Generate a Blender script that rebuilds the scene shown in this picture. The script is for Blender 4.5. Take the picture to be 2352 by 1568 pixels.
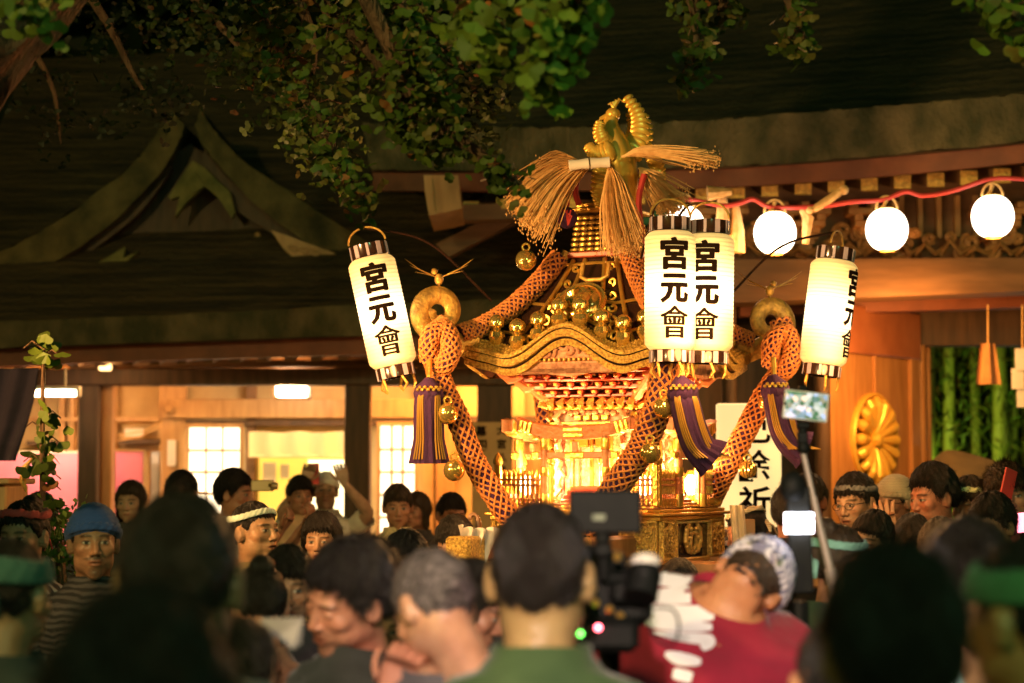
import bpy, math, random
import numpy as np
from mathutils import Vector, Matrix, Euler, Quaternion
from mathutils.bvhtree import BVHTree
from math import pi, sin, cos, radians as R

sc = bpy.context.scene
for o in list(bpy.data.objects): bpy.data.objects.remove(o)
COL = sc.collection
rnd = random.Random(7)
rng = np.random.default_rng(7)

# ---------------------------------------------------------------- camera
F = 4573.0          # focal length in pixels of a 2352 px wide picture (70 mm on a 36 mm frame)
PITCH = R(4.0)
CAMZ = 1.72
cam_d = bpy.data.cameras.new('camera'); cam = bpy.data.objects.new('camera', cam_d); COL.objects.link(cam)
cam.location = (0, 0, CAMZ); cam.rotation_euler = (R(90) + PITCH, 0, 0)
cam_d.lens = 70; cam_d.sensor_width = 36; cam_d.clip_start = 0.1; cam_d.clip_end = 400
cam_d.dof.use_dof = True; cam_d.dof.focus_distance = 8.3; cam_d.dof.aperture_fstop = 2.2
cam_d.dof.aperture_blades = 8
sc.camera = cam

def W(px, py, Y):
    """world point seen at photo pixel (2352 wide copy) standing at world depth Y"""
    u = (px - 1176) / F; v = (784 - py) / F
    d = Vector((u, cos(PITCH) - sin(PITCH) * v, sin(PITCH) + cos(PITCH) * v))
    d *= Y / d.y
    return Vector((d.x, d.y, d.z + CAMZ))

# ---------------------------------------------------------------- world, moon, exposure
wd = bpy.data.worlds.new('World'); sc.world = wd; wd.use_nodes = True
nt = wd.node_tree; bg = nt.nodes['Background']
sky = nt.nodes.new('ShaderNodeTexSky'); sky.sky_type = 'NISHITA'; sky.sun_disc = False
sky.sun_elevation = R(4); sky.sun_rotation = R(200); sky.air_density = 1.0
mix = nt.nodes.new('ShaderNodeMix'); mix.data_type = 'RGBA'; mix.blend_type = 'MULTIPLY'; mix.inputs['Factor'].default_value = 1
mix.inputs['B'].default_value = (0.5, 1.0, 0.30, 1)
nt.links.new(sky.outputs[0], mix.inputs['A']); nt.links.new(mix.outputs['Result'], bg.inputs[0])
bg.inputs[1].default_value = 0.009
sun_d = bpy.data.lights.new('moon', 'SUN'); sun_d.energy = 0.012; sun_d.angle = R(0.5); sun_d.color = (0.8, 1, 0.85)
sun = bpy.data.objects.new('moon', sun_d); COL.objects.link(sun); sun.rotation_euler = (R(50), 0, R(25))
vs = sc.view_settings; vs.view_transform = 'Standard'; vs.look = 'None'; vs.exposure = 0.9; vs.gamma = 1
sc.render.engine = 'CYCLES'
cy = sc.cycles
cy.use_denoising = True
try: cy.denoiser = 'OPENIMAGEDENOISE'
except Exception: pass
cy.use_adaptive_sampling = True; cy.adaptive_threshold = 0.02
cy.max_bounces = 6; cy.diffuse_bounces = 2; cy.glossy_bounces = 3; cy.transmission_bounces = 3; cy.volume_bounces = 0
cy.sample_clamp_indirect = 4; cy.sample_clamp_direct = 0; cy.caustics_reflective = False; cy.caustics_refractive = False
sc.render.use_persistent_data = False

def lamp(name, kind, loc, power, color, size=0.1, target=None, spot=60, blend=0.5, size_y=None):
    d = bpy.data.lights.new(name, kind); d.energy = power; d.color = color
    if kind in ('POINT', 'SPOT'): d.shadow_soft_size = size
    if kind == 'AREA':
        d.size = size
        if size_y: d.shape = 'RECTANGLE'; d.size_y = size_y
    if kind == 'SPOT': d.spot_size = R(spot); d.spot_blend = blend
    o = bpy.data.objects.new(name, d); COL.objects.link(o); o.location = loc
    if target is not None:
        o.rotation_euler = (Vector(target) - Vector(loc)).to_track_quat('-Z', 'Y').to_euler()
    return o

ORANGE = (1.0, 0.50, 0.16); WARM = (1.0, 0.62, 0.28)
# off-frame lights; the fills are added to brighten roofs, leaves, shrine, crowd and foreground
lamp('roof_leaf_fill', 'SPOT', (-5.5, -3.0, 5.2), 950, (1.0, 0.76, 0.27), 0.25, (-0.8, 11, 4.6), 75)  # added unseen spot brightening the roofs and foliage
lamp('video_light', 'SPOT', (-0.10, 0.2, 2.95), 520, (1.0, 0.68, 0.56), 0.08, (0.30, 4.8, 1.34), 24, 0.6)

lamp('shrine_crowd_fill', 'SPOT', (-3.7, 5.9, 2.7), 800, (1, 0.52, 0.17), 0.15, (0.80, 9.4, 2.15), 38, 0.6)  # added unseen warm spot bringing up the shrine and straw
lamp('shrine_crowd_fill', 'SPOT', (-2.6, 4.6, 3.2), 110, (1, 0.48, 0.15), 0.15, (-1.5, 7.8, 1.45), 42, 0.7)  # added unseen warm spot bringing up the faces at left
lamp('foreground_fill', 'POINT', (2.5, -4.0, 5.0), 280, (0.40, 1.0, 0.45), 0.3)  # added green point light lifting the black foreground
# ---------------------------------------------------------------- helpers: materials
def nodes(m): return m.node_tree.nodes, m.node_tree.links
def mat(name, col, rough=0.6, metal=0.0, col2=None, scale=20, bump=0.0, bscale=60, stretch=(1, 1, 1), detail=5, attr=None, spec=0.5, coord='Object', sheen=0, contrast=(0.35, 0.65), sss=0, bdist=0.01):
    m = bpy.data.materials.new(name); m.use_nodes = True
    n, l = nodes(m); b = n['Principled BSDF']
    b.inputs['Roughness'].default_value = rough; b.inputs['Metallic'].default_value = metal
    b.inputs['Specular IOR Level'].default_value = spec
    b.inputs['Base Color'].default_value = (*col, 1)
    if sheen: b.inputs['Sheen Weight'].default_value = sheen
    if sss:
        b.inputs['Subsurface Weight'].default_value = sss; b.inputs['Subsurface Scale'].default_value = 0.01
        b.inputs['Subsurface Radius'].default_value = (1, 0.35, 0.2)
    tc = n.new('ShaderNodeTexCoord'); mp = n.new('ShaderNodeMapping'); mp.inputs['Scale'].default_value = stretch
    l.new(tc.outputs[coord], mp.inputs[0])
    src = None
    if attr:
        a = n.new('ShaderNodeAttribute'); a.attribute_name = attr; src = a.outputs['Color']
    if col2 is not None:
        t = n.new('ShaderNodeTexNoise'); t.inputs['Scale'].default_value = scale; t.inputs['Detail'].default_value = detail
        l.new(mp.outputs[0], t.inputs['Vector'])
        cr = n.new('ShaderNodeValToRGB'); cr.color_ramp.elements[0].position = contrast[0]; cr.color_ramp.elements[1].position = contrast[1]
        cr.color_ramp.elements[0].color = (*col, 1); cr.color_ramp.elements[1].color = (*col2, 1)
        l.new(t.outputs['Fac'], cr.inputs[0])
        if src is not None:
            mx = n.new('ShaderNodeMix'); mx.data_type = 'RGBA'; mx.blend_type = 'MULTIPLY'; mx.inputs['Factor'].default_value = 1
            l.new(src, mx.inputs['A']); l.new(cr.outputs[0], mx.inputs['B']); src = mx.outputs['Result']
        else: src = cr.outputs[0]
    if src is not None: l.new(src, b.inputs['Base Color'])
    if bump:
        t2 = n.new('ShaderNodeTexNoise'); t2.inputs['Scale'].default_value = bscale; t2.inputs['Detail'].default_value = 6
        l.new(mp.outputs[0], t2.inputs['Vector'])
        bp = n.new('ShaderNodeBump'); bp.inputs['Strength'].default_value = bump; bp.inputs['Distance'].default_value = bdist
        l.new(t2.outputs['Fac'], bp.inputs['Height']); l.new(bp.outputs[0], b.inputs['Normal'])
    return m
def emit(name, col, strength, base=(0.8, 0.8, 0.8)):
    m = bpy.data.materials.new(name); m.use_nodes = True
    n, l = nodes(m); b = n['Principled BSDF']; b.inputs['Base Color'].default_value = (*base, 1)
    b.inputs['Emission Color'].default_value = (*col, 1); b.inputs['Emission Strength'].default_value = strength
    b.inputs['Roughness'].default_value = 0.6
    return m
def stripes(name, c1, c2, scale=30, axis='X', rough=0.8, kind='bands', distort=0.5):
    m = bpy.data.materials.new(name); m.use_nodes = True
    n, l = nodes(m); b = n['Principled BSDF']; b.inputs['Roughness'].default_value = rough
    tc = n.new('ShaderNodeTexCoord'); w = n.new('ShaderNodeTexWave'); w.wave_type = 'BANDS'; w.bands_direction = axis
    w.inputs['Scale'].default_value = scale; w.inputs['Distortion'].default_value = distort
    l.new(tc.outputs['Object'], w.inputs['Vector'])
    cr = n.new('ShaderNodeValToRGB'); cr.color_ramp.interpolation = 'LINEAR'
    cr.color_ramp.elements[0].position = 0.4; cr.color_ramp.elements[1].position = 0.55
    cr.color_ramp.elements[0].color = (*c1, 1); cr.color_ramp.elements[1].color = (*c2, 1)
    l.new(w.outputs['Fac'], cr.inputs[0]); l.new(cr.outputs[0], b.inputs['Base Color'])
    return m

M = {}
M['gold'] = mat('gold', (0.90, 0.58, 0.12), 0.30, 0.78, (0.75, 0.42, 0.09), 14, 0.35, 55)
M['gold_fine'] = mat('gold_chased', (0.95, 0.66, 0.16), 0.30, 0.65, (0.45, 0.24, 0.05), 90, 1.0, 130, bdist=0.012)
M['gold_smooth'] = mat('gold_polished', (0.95, 0.68, 0.20), 0.12, 0.85)
M['gold_leaf'] = mat('gold_leaf', (0.90, 0.55, 0.12), 0.38, 0.45, (0.55, 0.30, 0.08), 40, 0.6, 80)
M['lacquer'] = mat('black_lacquer', (0.030, 0.014, 0.010), 0.16, 0.0, spec=0.7)
M['red_lacquer'] = mat('red_lacquer', (0.42, 0.055, 0.02), 0.30, 0, (0.55, 0.10, 0.04), 12)
M['keyaki'] = mat('zelkova_wood', (0.45, 0.17, 0.07), 0.40, 0, (0.62, 0.26, 0.11), 22, 0.5, 60, (1, 1, 1))
M['carved'] = mat('carved_wood', (0.50, 0.20, 0.10), 0.45, 0, (0.80, 0.42, 0.24), 40, 0.9, 70)
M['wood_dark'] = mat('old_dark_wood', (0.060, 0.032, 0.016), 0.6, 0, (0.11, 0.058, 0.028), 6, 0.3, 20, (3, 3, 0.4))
M['wood_beam'] = mat('beam_wood', (0.17, 0.085, 0.035), 0.6, 0, (0.26, 0.13, 0.055), 5, 0.3, 16, (0.5, 3, 3))
M['wood_light'] = mat('cypress_wood', (0.44, 0.24, 0.09), 0.55, 0, (0.58, 0.34, 0.14), 5, 0.2, 20, (3, 3, 0.5))
M['wood_door'] = mat('door_wood', (0.42, 0.19, 0.06), 0.5, 0, (0.56, 0.28, 0.10), 5, 0.3, 14, (5, 5, 0.6))
M['soffit_red'] = mat('soffit_wood', (0.16, 0.045, 0.022), 0.6, 0, (0.24, 0.07, 0.03), 5, 0.3, 20)
M['plaster'] = mat('plaster', (0.50, 0.33, 0.15), 0.8, 0, (0.60, 0.42, 0.20), 4, 0.1, 40)
M['thatch'] = mat('bark_roof', (0.034, 0.032, 0.016), 0.85, 0, (0.115, 0.080, 0.034), 3.5, 0.9, 28, (0.35, 1.4, 6), bdist=0.03)
n_, l_ = nodes(M['thatch']); w_ = n_.new('ShaderNodeTexWave'); w_.bands_direction = 'Z'; w_.inputs['Scale'].default_value = 4.5; w_.inputs['Distortion'].default_value = 5.0; w_.inputs['Detail Scale'].default_value = 2
tc_ = n_.new('ShaderNodeTexCoord'); l_.new(tc_.outputs['Object'], w_.inputs['Vector']); bp_ = n_.new('ShaderNodeBump'); bp_.inputs['Strength'].default_value = 0.45; bp_.inputs['Distance'].default_value = 0.05
l_.new(w_.outputs['Fac'], bp_.inputs['Height']); old_ = n_['Principled BSDF'].inputs['Normal'].links[0].from_node; l_.new(bp_.outputs[0], old_.inputs['Normal'])
M['thatch_hall'] = M['thatch'].copy(); M['thatch_hall'].name = 'lamplit_bark_roof'  # bark copy coloured warmer and brighter in place of lamplight on the hall roof
for n2 in M['thatch_hall'].node_tree.nodes:
    if n2.type == 'VALTORGB': n2.color_ramp.elements[0].color = (.042, .030, .013, 1); n2.color_ramp.elements[1].color = (.145, .092, .038, 1)
M['thatch_edge'] = mat('bark_roof_edge', (0.055, 0.055, 0.022), 0.9, 0, (0.20, 0.15, 0.075), 3.2, 0.9, 26, (1.4, 1.4, .9), contrast=(0.38, 0.72), bdist=0.03)
M['moss_board'] = mat('mossy_board', (0.12, 0.12, 0.035), 0.85, 0, (0.26, 0.22, 0.07), 7, 0.6, 30)
M['ground'] = mat('stone_paving', (0.16, 0.14, 0.11), 0.85, 0, (0.24, 0.21, 0.17), 3, 0.5, 30, coord='Object')
M['skin'] = mat('skin', (0.80, 0.76, 0.74), 0.40, 0, (1, 1, 1), 22, 0.30, 90, attr='col', spec=0.45, sss=0.08)
M['hair_black'] = mat('black_hair', (0.007, 0.005, 0.004), 0.38, 0, (0.016, 0.011, 0.009), 60, 0.8, 160, (3, 3, 0.4), spec=0.45)
M['hair_brown'] = mat('dark_brown_hair', (0.035, 0.020, 0.012), 0.42, 0, (0.07, 0.040, 0.022), 30, 0.8, 70, (3, 3, 0.6), spec=0.5)
M['hair_gray'] = mat('gray_hair', (0.035, 0.03, 0.028), 0.55, 0, (0.20, 0.17, 0.165), 34, 0.8, 60, (1.2, 4.5, 3.0), spec=0.4)
def cloth(name, c, c2=None, **k):
    c2 = c2 or tuple(min(1, x * 1.35 + .004) for x in c)
    if name not in M: M[name] = mat(name, c, 0.85, 0, c2, 9, 0.5, 22, sheen=0.2, **k)
    return M[name]
M['paper'] = mat('white_paper', (0.75, 0.72, 0.66), 0.8)
M['ink'] = mat('black_ink', (0.010, 0.006, 0.004), 0.95, spec=0.05)
M['purple'] = mat('purple_cord', (0.038, 0.008, 0.065), 0.8, 0, (0.065, 0.014, 0.10), 60, 0.6, 160, (6, 6, 0.6))
M['net'] = mat('orange_net_cord', (0.58, 0.19, 0.045), 0.75, 0, (0.74, 0.30, 0.08), 80)
M['straw'] = mat('rice_straw', (0.66, 0.36, 0.12), 0.65, 0, (0.84, 0.54, 0.22), 30, 0.2, 60)
M['black_plastic'] = mat('black_plastic', (0.004, 0.005, 0.0045), 0.6, 0, (0.008, 0.009, 0.008), 20, spec=0.2)
M['leaf'] = mat('ginkgo_leaf', (0.78, 0.78, 0.78), 0.55, 0, (1, 1, 1), 3, attr='col', spec=0.3)
M['bark'] = mat('tree_bark', (0.10, 0.055, 0.03), 0.9, 0, (0.26, 0.14, 0.075), 5, 1.0, 16, (3, 3, 0.6), bdist=0.05)
M['bamboo'] = mat('bamboo_culm', (0.28, 0.42, 0.06), 0.45, 0, (0.40, 0.52, 0.09), 4)

# ---------------------------------------------------------------- helpers: meshes
WM = {}     # world matrix of each parent, so that parts can be given in world coordinates
def link(o, parent=None):
    COL.objects.link(o)
    if parent is not None: o.parent = parent
    return o
def tag(o, label=None, cat=None, group=None, kind=None):
    if label: o['label'] = label
    if cat: o['category'] = cat
    if group: o['group'] = group
    if kind: o['kind'] = kind
    return o
def thing(name, label, cat, loc=(0, 0, 0), rot=(0, 0, 0), group=None):
    o = bpy.data.objects.new(name, None); o.empty_display_size = 0.1; COL.objects.link(o)
    o.location = loc; o.rotation_euler = rot
    tag(o, label, cat, group)
    WM[o.name] = Matrix.Translation(Vector(loc)) @ Euler(rot).to_matrix().to_4x4()
    return o

class MB:
    def __init__(s): s.v = []; s.f = []; s.c = []; s.m = []; s.mi = 0; s.n = 0; s.hascol = False; s.col = (1, 1, 1)
    def add(s, V, Fs, col=None):
        V = np.asarray(V, float).reshape(-1, 3)
        o = s.n; s.v.append(V); s.n += len(V)
        s.f.extend([tuple(i + o for i in f) for f in Fs]); s.m.extend([s.mi] * len(Fs))
        if col is None: c = np.tile(np.array([*s.col, 1.0]), (len(V), 1))
        else:
            c = np.asarray(col, float)
            if c.ndim == 1: c = np.tile(np.array([*c[:3], 1.0]), (len(V), 1))
            else: c = np.hstack([c[:, :3], np.ones((len(c), 1))])
            s.hascol = True
        s.c.append(c)
        return o
    def box(s, c, d, rot=None, bev=0.0, taper=1.0):
        """box centred at c with full sizes d; rot = 3x3 / Matrix"""
        x, y, z = [a / 2 for a in d]
        b = min(bev, x * .49, y * .49, z * .49)
        if b > 0:
            P = []
            for zz, q in ((-z, b), (-z + b, 0), (z - b, 0), (z, b)):
                k = taper if zz > 0 else 1
                X, Y = (x - q) * k, (y - q) * k
                bb = b if q == 0 else b * .4
                for sx, sy in ((-1, -1), (1, -1), (1, 1), (-1, 1)):
                    pass
                P += [(-X + bb, -Y, zz), (X - bb, -Y, zz), (X, -Y + bb, zz), (X, Y - bb, zz), (X - bb, Y, zz), (-X + bb, Y, zz), (-X, Y - bb, zz), (-X, -Y + bb, zz)]
            Fs = []
            for r in range(3):
                for i in range(8):
                    j = (i + 1) % 8
                    Fs.append((r * 8 + i, r * 8 + j, r * 8 + 8 + j, r * 8 + 8 + i))
            Fs.append(tuple(range(7, -1, -1))); Fs.append(tuple(range(24, 32)))
        else:
            P = [(-x, -y, -z), (x, -y, -z), (x, y, -z), (-x, y, -z), (-x * taper, -y * taper, z), (x * taper, -y * taper, z), (x * taper, y * taper, z), (-x * taper, y * taper, z)]
            Fs = [(3, 2, 1, 0), (4, 5, 6, 7), (0, 1, 5, 4), (1, 2, 6, 5), (2, 3, 7, 6), (3, 0, 4, 7)]
        P = np.array(P)
        if rot is not None: P = P @ np.array(Matrix(rot).to_3x3()).T
        s.add(P + np.array(c), Fs); return s
    def bar(s, a, b, w, h, bev=0.0, up=(0, 0, 1)):
        a = Vector(a); b = Vector(b); d = b - a; L = d.length
        z = d.normalized(); u = Vector(up)
        if abs(z.dot(u)) > .98: u = Vector((0, 1, 0))
        x = u.cross(z).normalized(); y = z.cross(x)
        Rm = Matrix((x, y, z)).transposed()
        return s.box((a + b) / 2, (w, h, L), Rm, bev)
    def tube(s, pts, rad, n=10, caps=True, closed=False, flat=1.0, col=None, phase=0):
        P = np.array([list(p) for p in pts], float); k = len(P)
        r = np.broadcast_to(np.asarray(rad, float), (k,))
        T = np.gradient(P, axis=0)
        if closed: T = np.roll(P, -1, 0) - np.roll(P, 1, 0)
        T /= np.linalg.norm(T, axis=1)[:, None] + 1e-12
        u = np.array([0, 0, 1.0]) if abs(T[0][2]) < .9 else np.array([0, 1.0, 0])
        U = np.cross(u, T[0]); U /= np.linalg.norm(U)
        V = []; a = np.arange(n) * 2 * pi / n + phase
        for i in range(k):
            U = U - T[i] * U.dot(T[i]); U /= np.linalg.norm(U) + 1e-12
            Wv = np.cross(T[i], U)
            V.append(P[i] + r[i] * (np.cos(a)[:, None] * U + flat * np.sin(a)[:, None] * Wv))
        V = np.vstack(V); Fs = []
        kk = k if closed else k - 1
        for i in range(kk):
            i2 = (i + 1) % k
            for j in range(n):
                j2 = (j + 1) % n
                Fs.append((i * n + j, i * n + j2, i2 * n + j2, i2 * n + j))
        if caps and not closed:
            Fs.append(tuple(range(n - 1, -1, -1))); Fs.append(tuple((k - 1) * n + j for j in range(n)))
        s.add(V, Fs, col); return s
    def lathe(s, prof, c=(0, 0, 0), n=24, rot=None, ridges=0, ramp=0.0, a0=0, a1=2 * pi):
        """prof = [(r, z)...] turned about local z"""
        full = abs(a1 - a0 - 2 * pi) < 1e-6
        na = n if full else n + 1
        a = a0 + np.arange(na) * (a1 - a0) / n
        V = []
        for r, z in prof:
            rr = r * (1 + (ramp * np.cos(ridges * a) if ridges else 0))
            V.append(np.stack([rr * np.cos(a), rr * np.sin(a), np.full(na, z)], 1))
        V = np.vstack(V); Fs = []
        for i in range(len(prof) - 1):
            for j in range(n):
                j2 = (j + 1) % na
                Fs.append((i * na + j, i * na + j2, (i + 1) * na + j2, (i + 1) * na + j))
        if full:
            if prof[0][0] > 1e-4: Fs.append(tuple(range(na - 1, -1, -1)))
            if prof[-1][0] > 1e-4: Fs.append(tuple((len(prof) - 1) * na + j for j in range(na)))
        if rot is not None: V = V @ np.array(Matrix(rot).to_3x3()).T
        s.add(V + np.array(c), Fs); return s
    def ball(s, c, r, n=16, rot=None):
        r = np.broadcast_to(np.asarray(r, float), (3,))
        prof = [(sin(t), -cos(t)) for t in np.linspace(0.001, pi - 0.001, n // 2 + 1)]
        a = np.arange(n) * 2 * pi / n
        V = np.vstack([np.stack([p * np.cos(a), p * np.sin(a), np.full(n, z)], 1) for p, z in prof]) * r
        Fs = []
        for i in range(len(prof) - 1):
            for j in range(n):
                j2 = (j + 1) % n
                Fs.append((i * n + j, i * n + j2, (i + 1) * n + j2, (i + 1) * n + j))
        if rot is not None: V = V @ np.array(Matrix(rot).to_3x3()).T
        s.add(V + np.array(c), Fs); return s
    def prism(s, poly, origin, ux, uy, depth):
        """polygon (list of 2d) in plane (ux,uy) at origin, extruded by vector depth"""
        o = np.array(origin, float); ux = np.array(ux, float); uy = np.array(uy, float); d = np.array(depth, float)
        A = np.array([o + p[0] * ux + p[1] * uy for p in poly]); n = len(poly)
        V = np.vstack([A, A + d])
        Fs = [tuple(range(n)), tuple(range(2 * n - 1, n - 1, -1))] + [(j, (j + 1) % n, n + (j + 1) % n, n + j) for j in range(n)]
        s.add(V, Fs); return s
    def grid(s, G, closed_u=False, col=None):
        """G array (a,b,3)"""
        a, b, _ = G.shape; Fs = []
        for i in range(a - 1):
            for j in range(b if closed_u else b - 1):
                j2 = (j + 1) % b
                Fs.append((i * b + j, i * b + j2, (i + 1) * b + j2, (i + 1) * b + j))
        s.add(G.reshape(-1, 3), Fs, col if col is None else np.asarray(col).reshape(-1, 3)); return s
    def build(s, name, material, parent=None, smooth=True, angle=35, local=False):
        V = np.vstack(s.v)
        if parent is not None and not local and parent.name in WM:
            Mi = np.array(WM[parent.name].inverted()); V = V @ Mi[:3, :3].T + Mi[:3, 3]
        me = bpy.data.meshes.new(name); me.from_pydata(V.tolist(), [], s.f)
        mats = material if isinstance(material, (list, tuple)) else [material]
        for mm in mats: me.materials.append(mm)
        if len(mats) > 1: me.polygons.foreach_set('material_index', s.m)
        if s.hascol:
            at = me.color_attributes.new('col', 'FLOAT_COLOR', 'POINT'); at.data.foreach_set('color', np.vstack(s.c).ravel())
        if smooth:
            me.polygons.foreach_set('use_smooth', [True] * len(me.polygons))
            if angle:
                try: me.set_sharp_from_angle(angle=R(angle))
                except Exception: pass
        me.update()
        o = bpy.data.objects.new(name, me); link(o, parent)
        if parent is not None and parent.name in WM: WM[o.name] = WM[parent.name]
        else: WM[o.name] = Matrix.Identity(4)
        return o

def smooth_path(pts, n=40):
    P = np.array([list(p) for p in pts], float); k = len(P)
    if k < 3: return [P[0] + (P[1] - P[0]) * t for t in np.linspace(0, 1, n)]
    Q = np.vstack([2 * P[0] - P[1], P, 2 * P[-1] - P[-2]]); out = []
    for t in np.linspace(0, k - 1 - 1e-9, n):
        i = int(t); f = t - i; a, b, c, d = Q[i], Q[i + 1], Q[i + 2], Q[i + 3]
        out.append(0.5 * ((2 * b) + (-a + c) * f + (2 * a - 5 * b + 4 * c - d) * f * f + (-a + 3 * b - 3 * c + d) * f ** 3))
    return out
def pxpath(pts, n=40):      # pts: (px, py, Y)
    return smooth_path([W(*p) for p in pts], n)

_tc = {}
def refine(V, Fs, maxlen=.09):
    V = [tuple(v) for v in V]; out = []; cache = {}
    def midp(i, j):
        k = (min(i, j), max(i, j))
        if k not in cache: V.append(tuple((np.array(V[i]) + np.array(V[j])) / 2)); cache[k] = len(V) - 1
        return cache[k]
    st = []
    for f in Fs:
        for k in range(1, len(f) - 1): st.append((f[0], f[k], f[k + 1]))
    while st:
        t = st.pop(); L = [math.dist(V[t[k]], V[t[(k + 1) % 3]]) for k in range(3)]; m = max(range(3), key=lambda q: L[q])
        if L[m] < maxlen: out.append(t)
        else:
            i, j, k = t[m], t[(m + 1) % 3], t[(m + 2) % 3]; q = midp(i, j); st += [(i, q, k), (q, j, k)]
    return np.array(V), out
def glyph(ch, res=3, off=0.022):
    """outline of a character as a flat mesh: verts (n,2) in a unit box, faces"""
    if (ch, off) in _tc: return _tc[(ch, off)]
    cu = bpy.data.curves.new('t', 'FONT'); cu.body = ch; cu.size = 1; cu.resolution_u = res; cu.offset = off
    o = bpy.data.objects.new('t', cu); COL.objects.link(o)
    dg = bpy.context.evaluated_depsgraph_get(); me = o.evaluated_get(dg).to_mesh()
    V = np.array([v.co[:2] for v in me.vertices]).reshape(-1, 2); Fs = [tuple(p.vertices) for p in me.polygons]
    o.evaluated_get(dg).to_mesh_clear(); bpy.data.objects.remove(o); bpy.data.curves.remove(cu)
    if len(V):
        lo, hi = V.min(0), V.max(0); V = (V - (lo + hi) / 2) / max(hi - lo)
    _tc[(ch, off)] = (V, Fs); return _tc[(ch, off)]
# ================================================================ SETTING
def strip_board(name, top, bot, depth, material, parent, Y=None, n=40, rough=0.0):
    """a board whose front face lies between two photo polylines, extruded back by depth metres"""
    T = np.array([list(p) for p in smooth_path([W(*p) for p in top], n)]); B = np.array([list(p) for p in smooth_path([W(*p) for p in bot], n)])
    D = np.array([0, depth, 0]); rows = 6
    G = np.array([B + (T - B) * t for t in np.linspace(0, 1, rows)])
    if rough: G = G + rng.normal(0, rough, G.shape)
    mb = MB(); mb.grid(G); mb.grid(np.array([T, T + D])); mb.grid(np.array([B + D, B])); mb.grid(np.array([T + D, B + D]))
    for k in (0, -1): mb.add(np.array([B[k], T[k], T[k] + D, B[k] + D]), [(0, 1, 2, 3)])
    return mb.build(name, material, parent)
def poly_board(mb, pts, Y, depth=0.06):
    P = [W(x, y, Y) for x, y in pts]
    V = np.array([list(p) for p in P]); n = len(V); D = np.array([0, depth, 0])
    mb.add(np.vstack([V, V + D]), [tuple(range(n)), tuple(range(2 * n - 1, n - 1, -1))] + [(j, n + j, n + (j + 1) % n, (j + 1) % n) for j in range(n)])
def pbox(mb, x0, y0, x1, y1, Y, depth, bev=0.0):
    """box whose front face covers the photo rectangle at depth Y"""
    a = W(x0, y1, Y); b = W(x1, y0, Y)
    mb.box(((a.x + b.x) / 2, Y + depth / 2, (W((x0 + x1) / 2, y0, Y).z + W((x0 + x1) / 2, y1, Y).z) / 2), (b.x - a.x, depth, W(x0, y0, Y).z - W(x0, y1, Y).z), None, bev)
    return mb
def pillar(mb, x0, x1, ytop, Y, depth=None, bev=0.012, zbot=0.0):
    a = W(x0, ytop, Y); b = W(x1, ytop, Y); w = b.x - a.x; d = depth or w
    mb.box(((a.x + b.x) / 2, Y + d / 2, (a.z + zbot) / 2), (w, d, a.z - zbot), None, bev); return mb

# ground
mb = MB(); mb.grid(np.array([[(x, y, 0.0) for x in np.linspace(-90, 90, 13)] for y in np.linspace(-12, 120, 13)]))
g = mb.build('ground', M['ground']); tag(g, kind='structure')
mb = MB()
for k in range(9):
    for j in range(26):
        mb.box((-7.2 + k * 1.8 + (j % 2) * .9, 0.5 + j * .62, 0.008), (1.785, .605, .012), None, .003)
g = mb.build('paving', M['ground']); tag(g, kind='structure')

# ---------------------------------------------------------------- left hall
hall = thing('shrine_office', 'long wooden shrine office hall with bark roof and curved gable at the left', 'building', (-2.5, 17.5, 0))
YE, YC, YW = 15.4, 16.6, 18.0
strip_board('eave_edge', [(-260, 752, YE), (0, 738, YE), (420, 722, YE), (830, 700, YE), (1100, 690, YE), (1400, 684, YE)],
            [(-260, 812, YE), (0, 797, YE), (420, 784, YE), (850, 768, YE), (1100, 762, YE), (1400, 758, YE)], 0.5, M['thatch_edge'], hall, rough=0.004)
# main roof slope
x0, x1 = W(-260, 740, YE).x, W(1400, 690, YE).x
G = []
zr = [W(-260, 750, YE).z, W(1400, 683, YE).z]
for t in np.linspace(0, 1, 26):
    row = []
    for s in np.linspace(0, 1, 60):
        x = x0 + (x1 - x0) * s; ze = zr[0] + (zr[1] - zr[0]) * s
        row.append((x, YE + .004 + 4.2 * t, ze + 2.0 * t + 1.0 * t * t + rnd.uniform(-.008, .008)))
    G.append(row)
mb = MB(); mb.grid(np.array(G)); mb.build('roof', M['thatch_hall'], hall)
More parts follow.
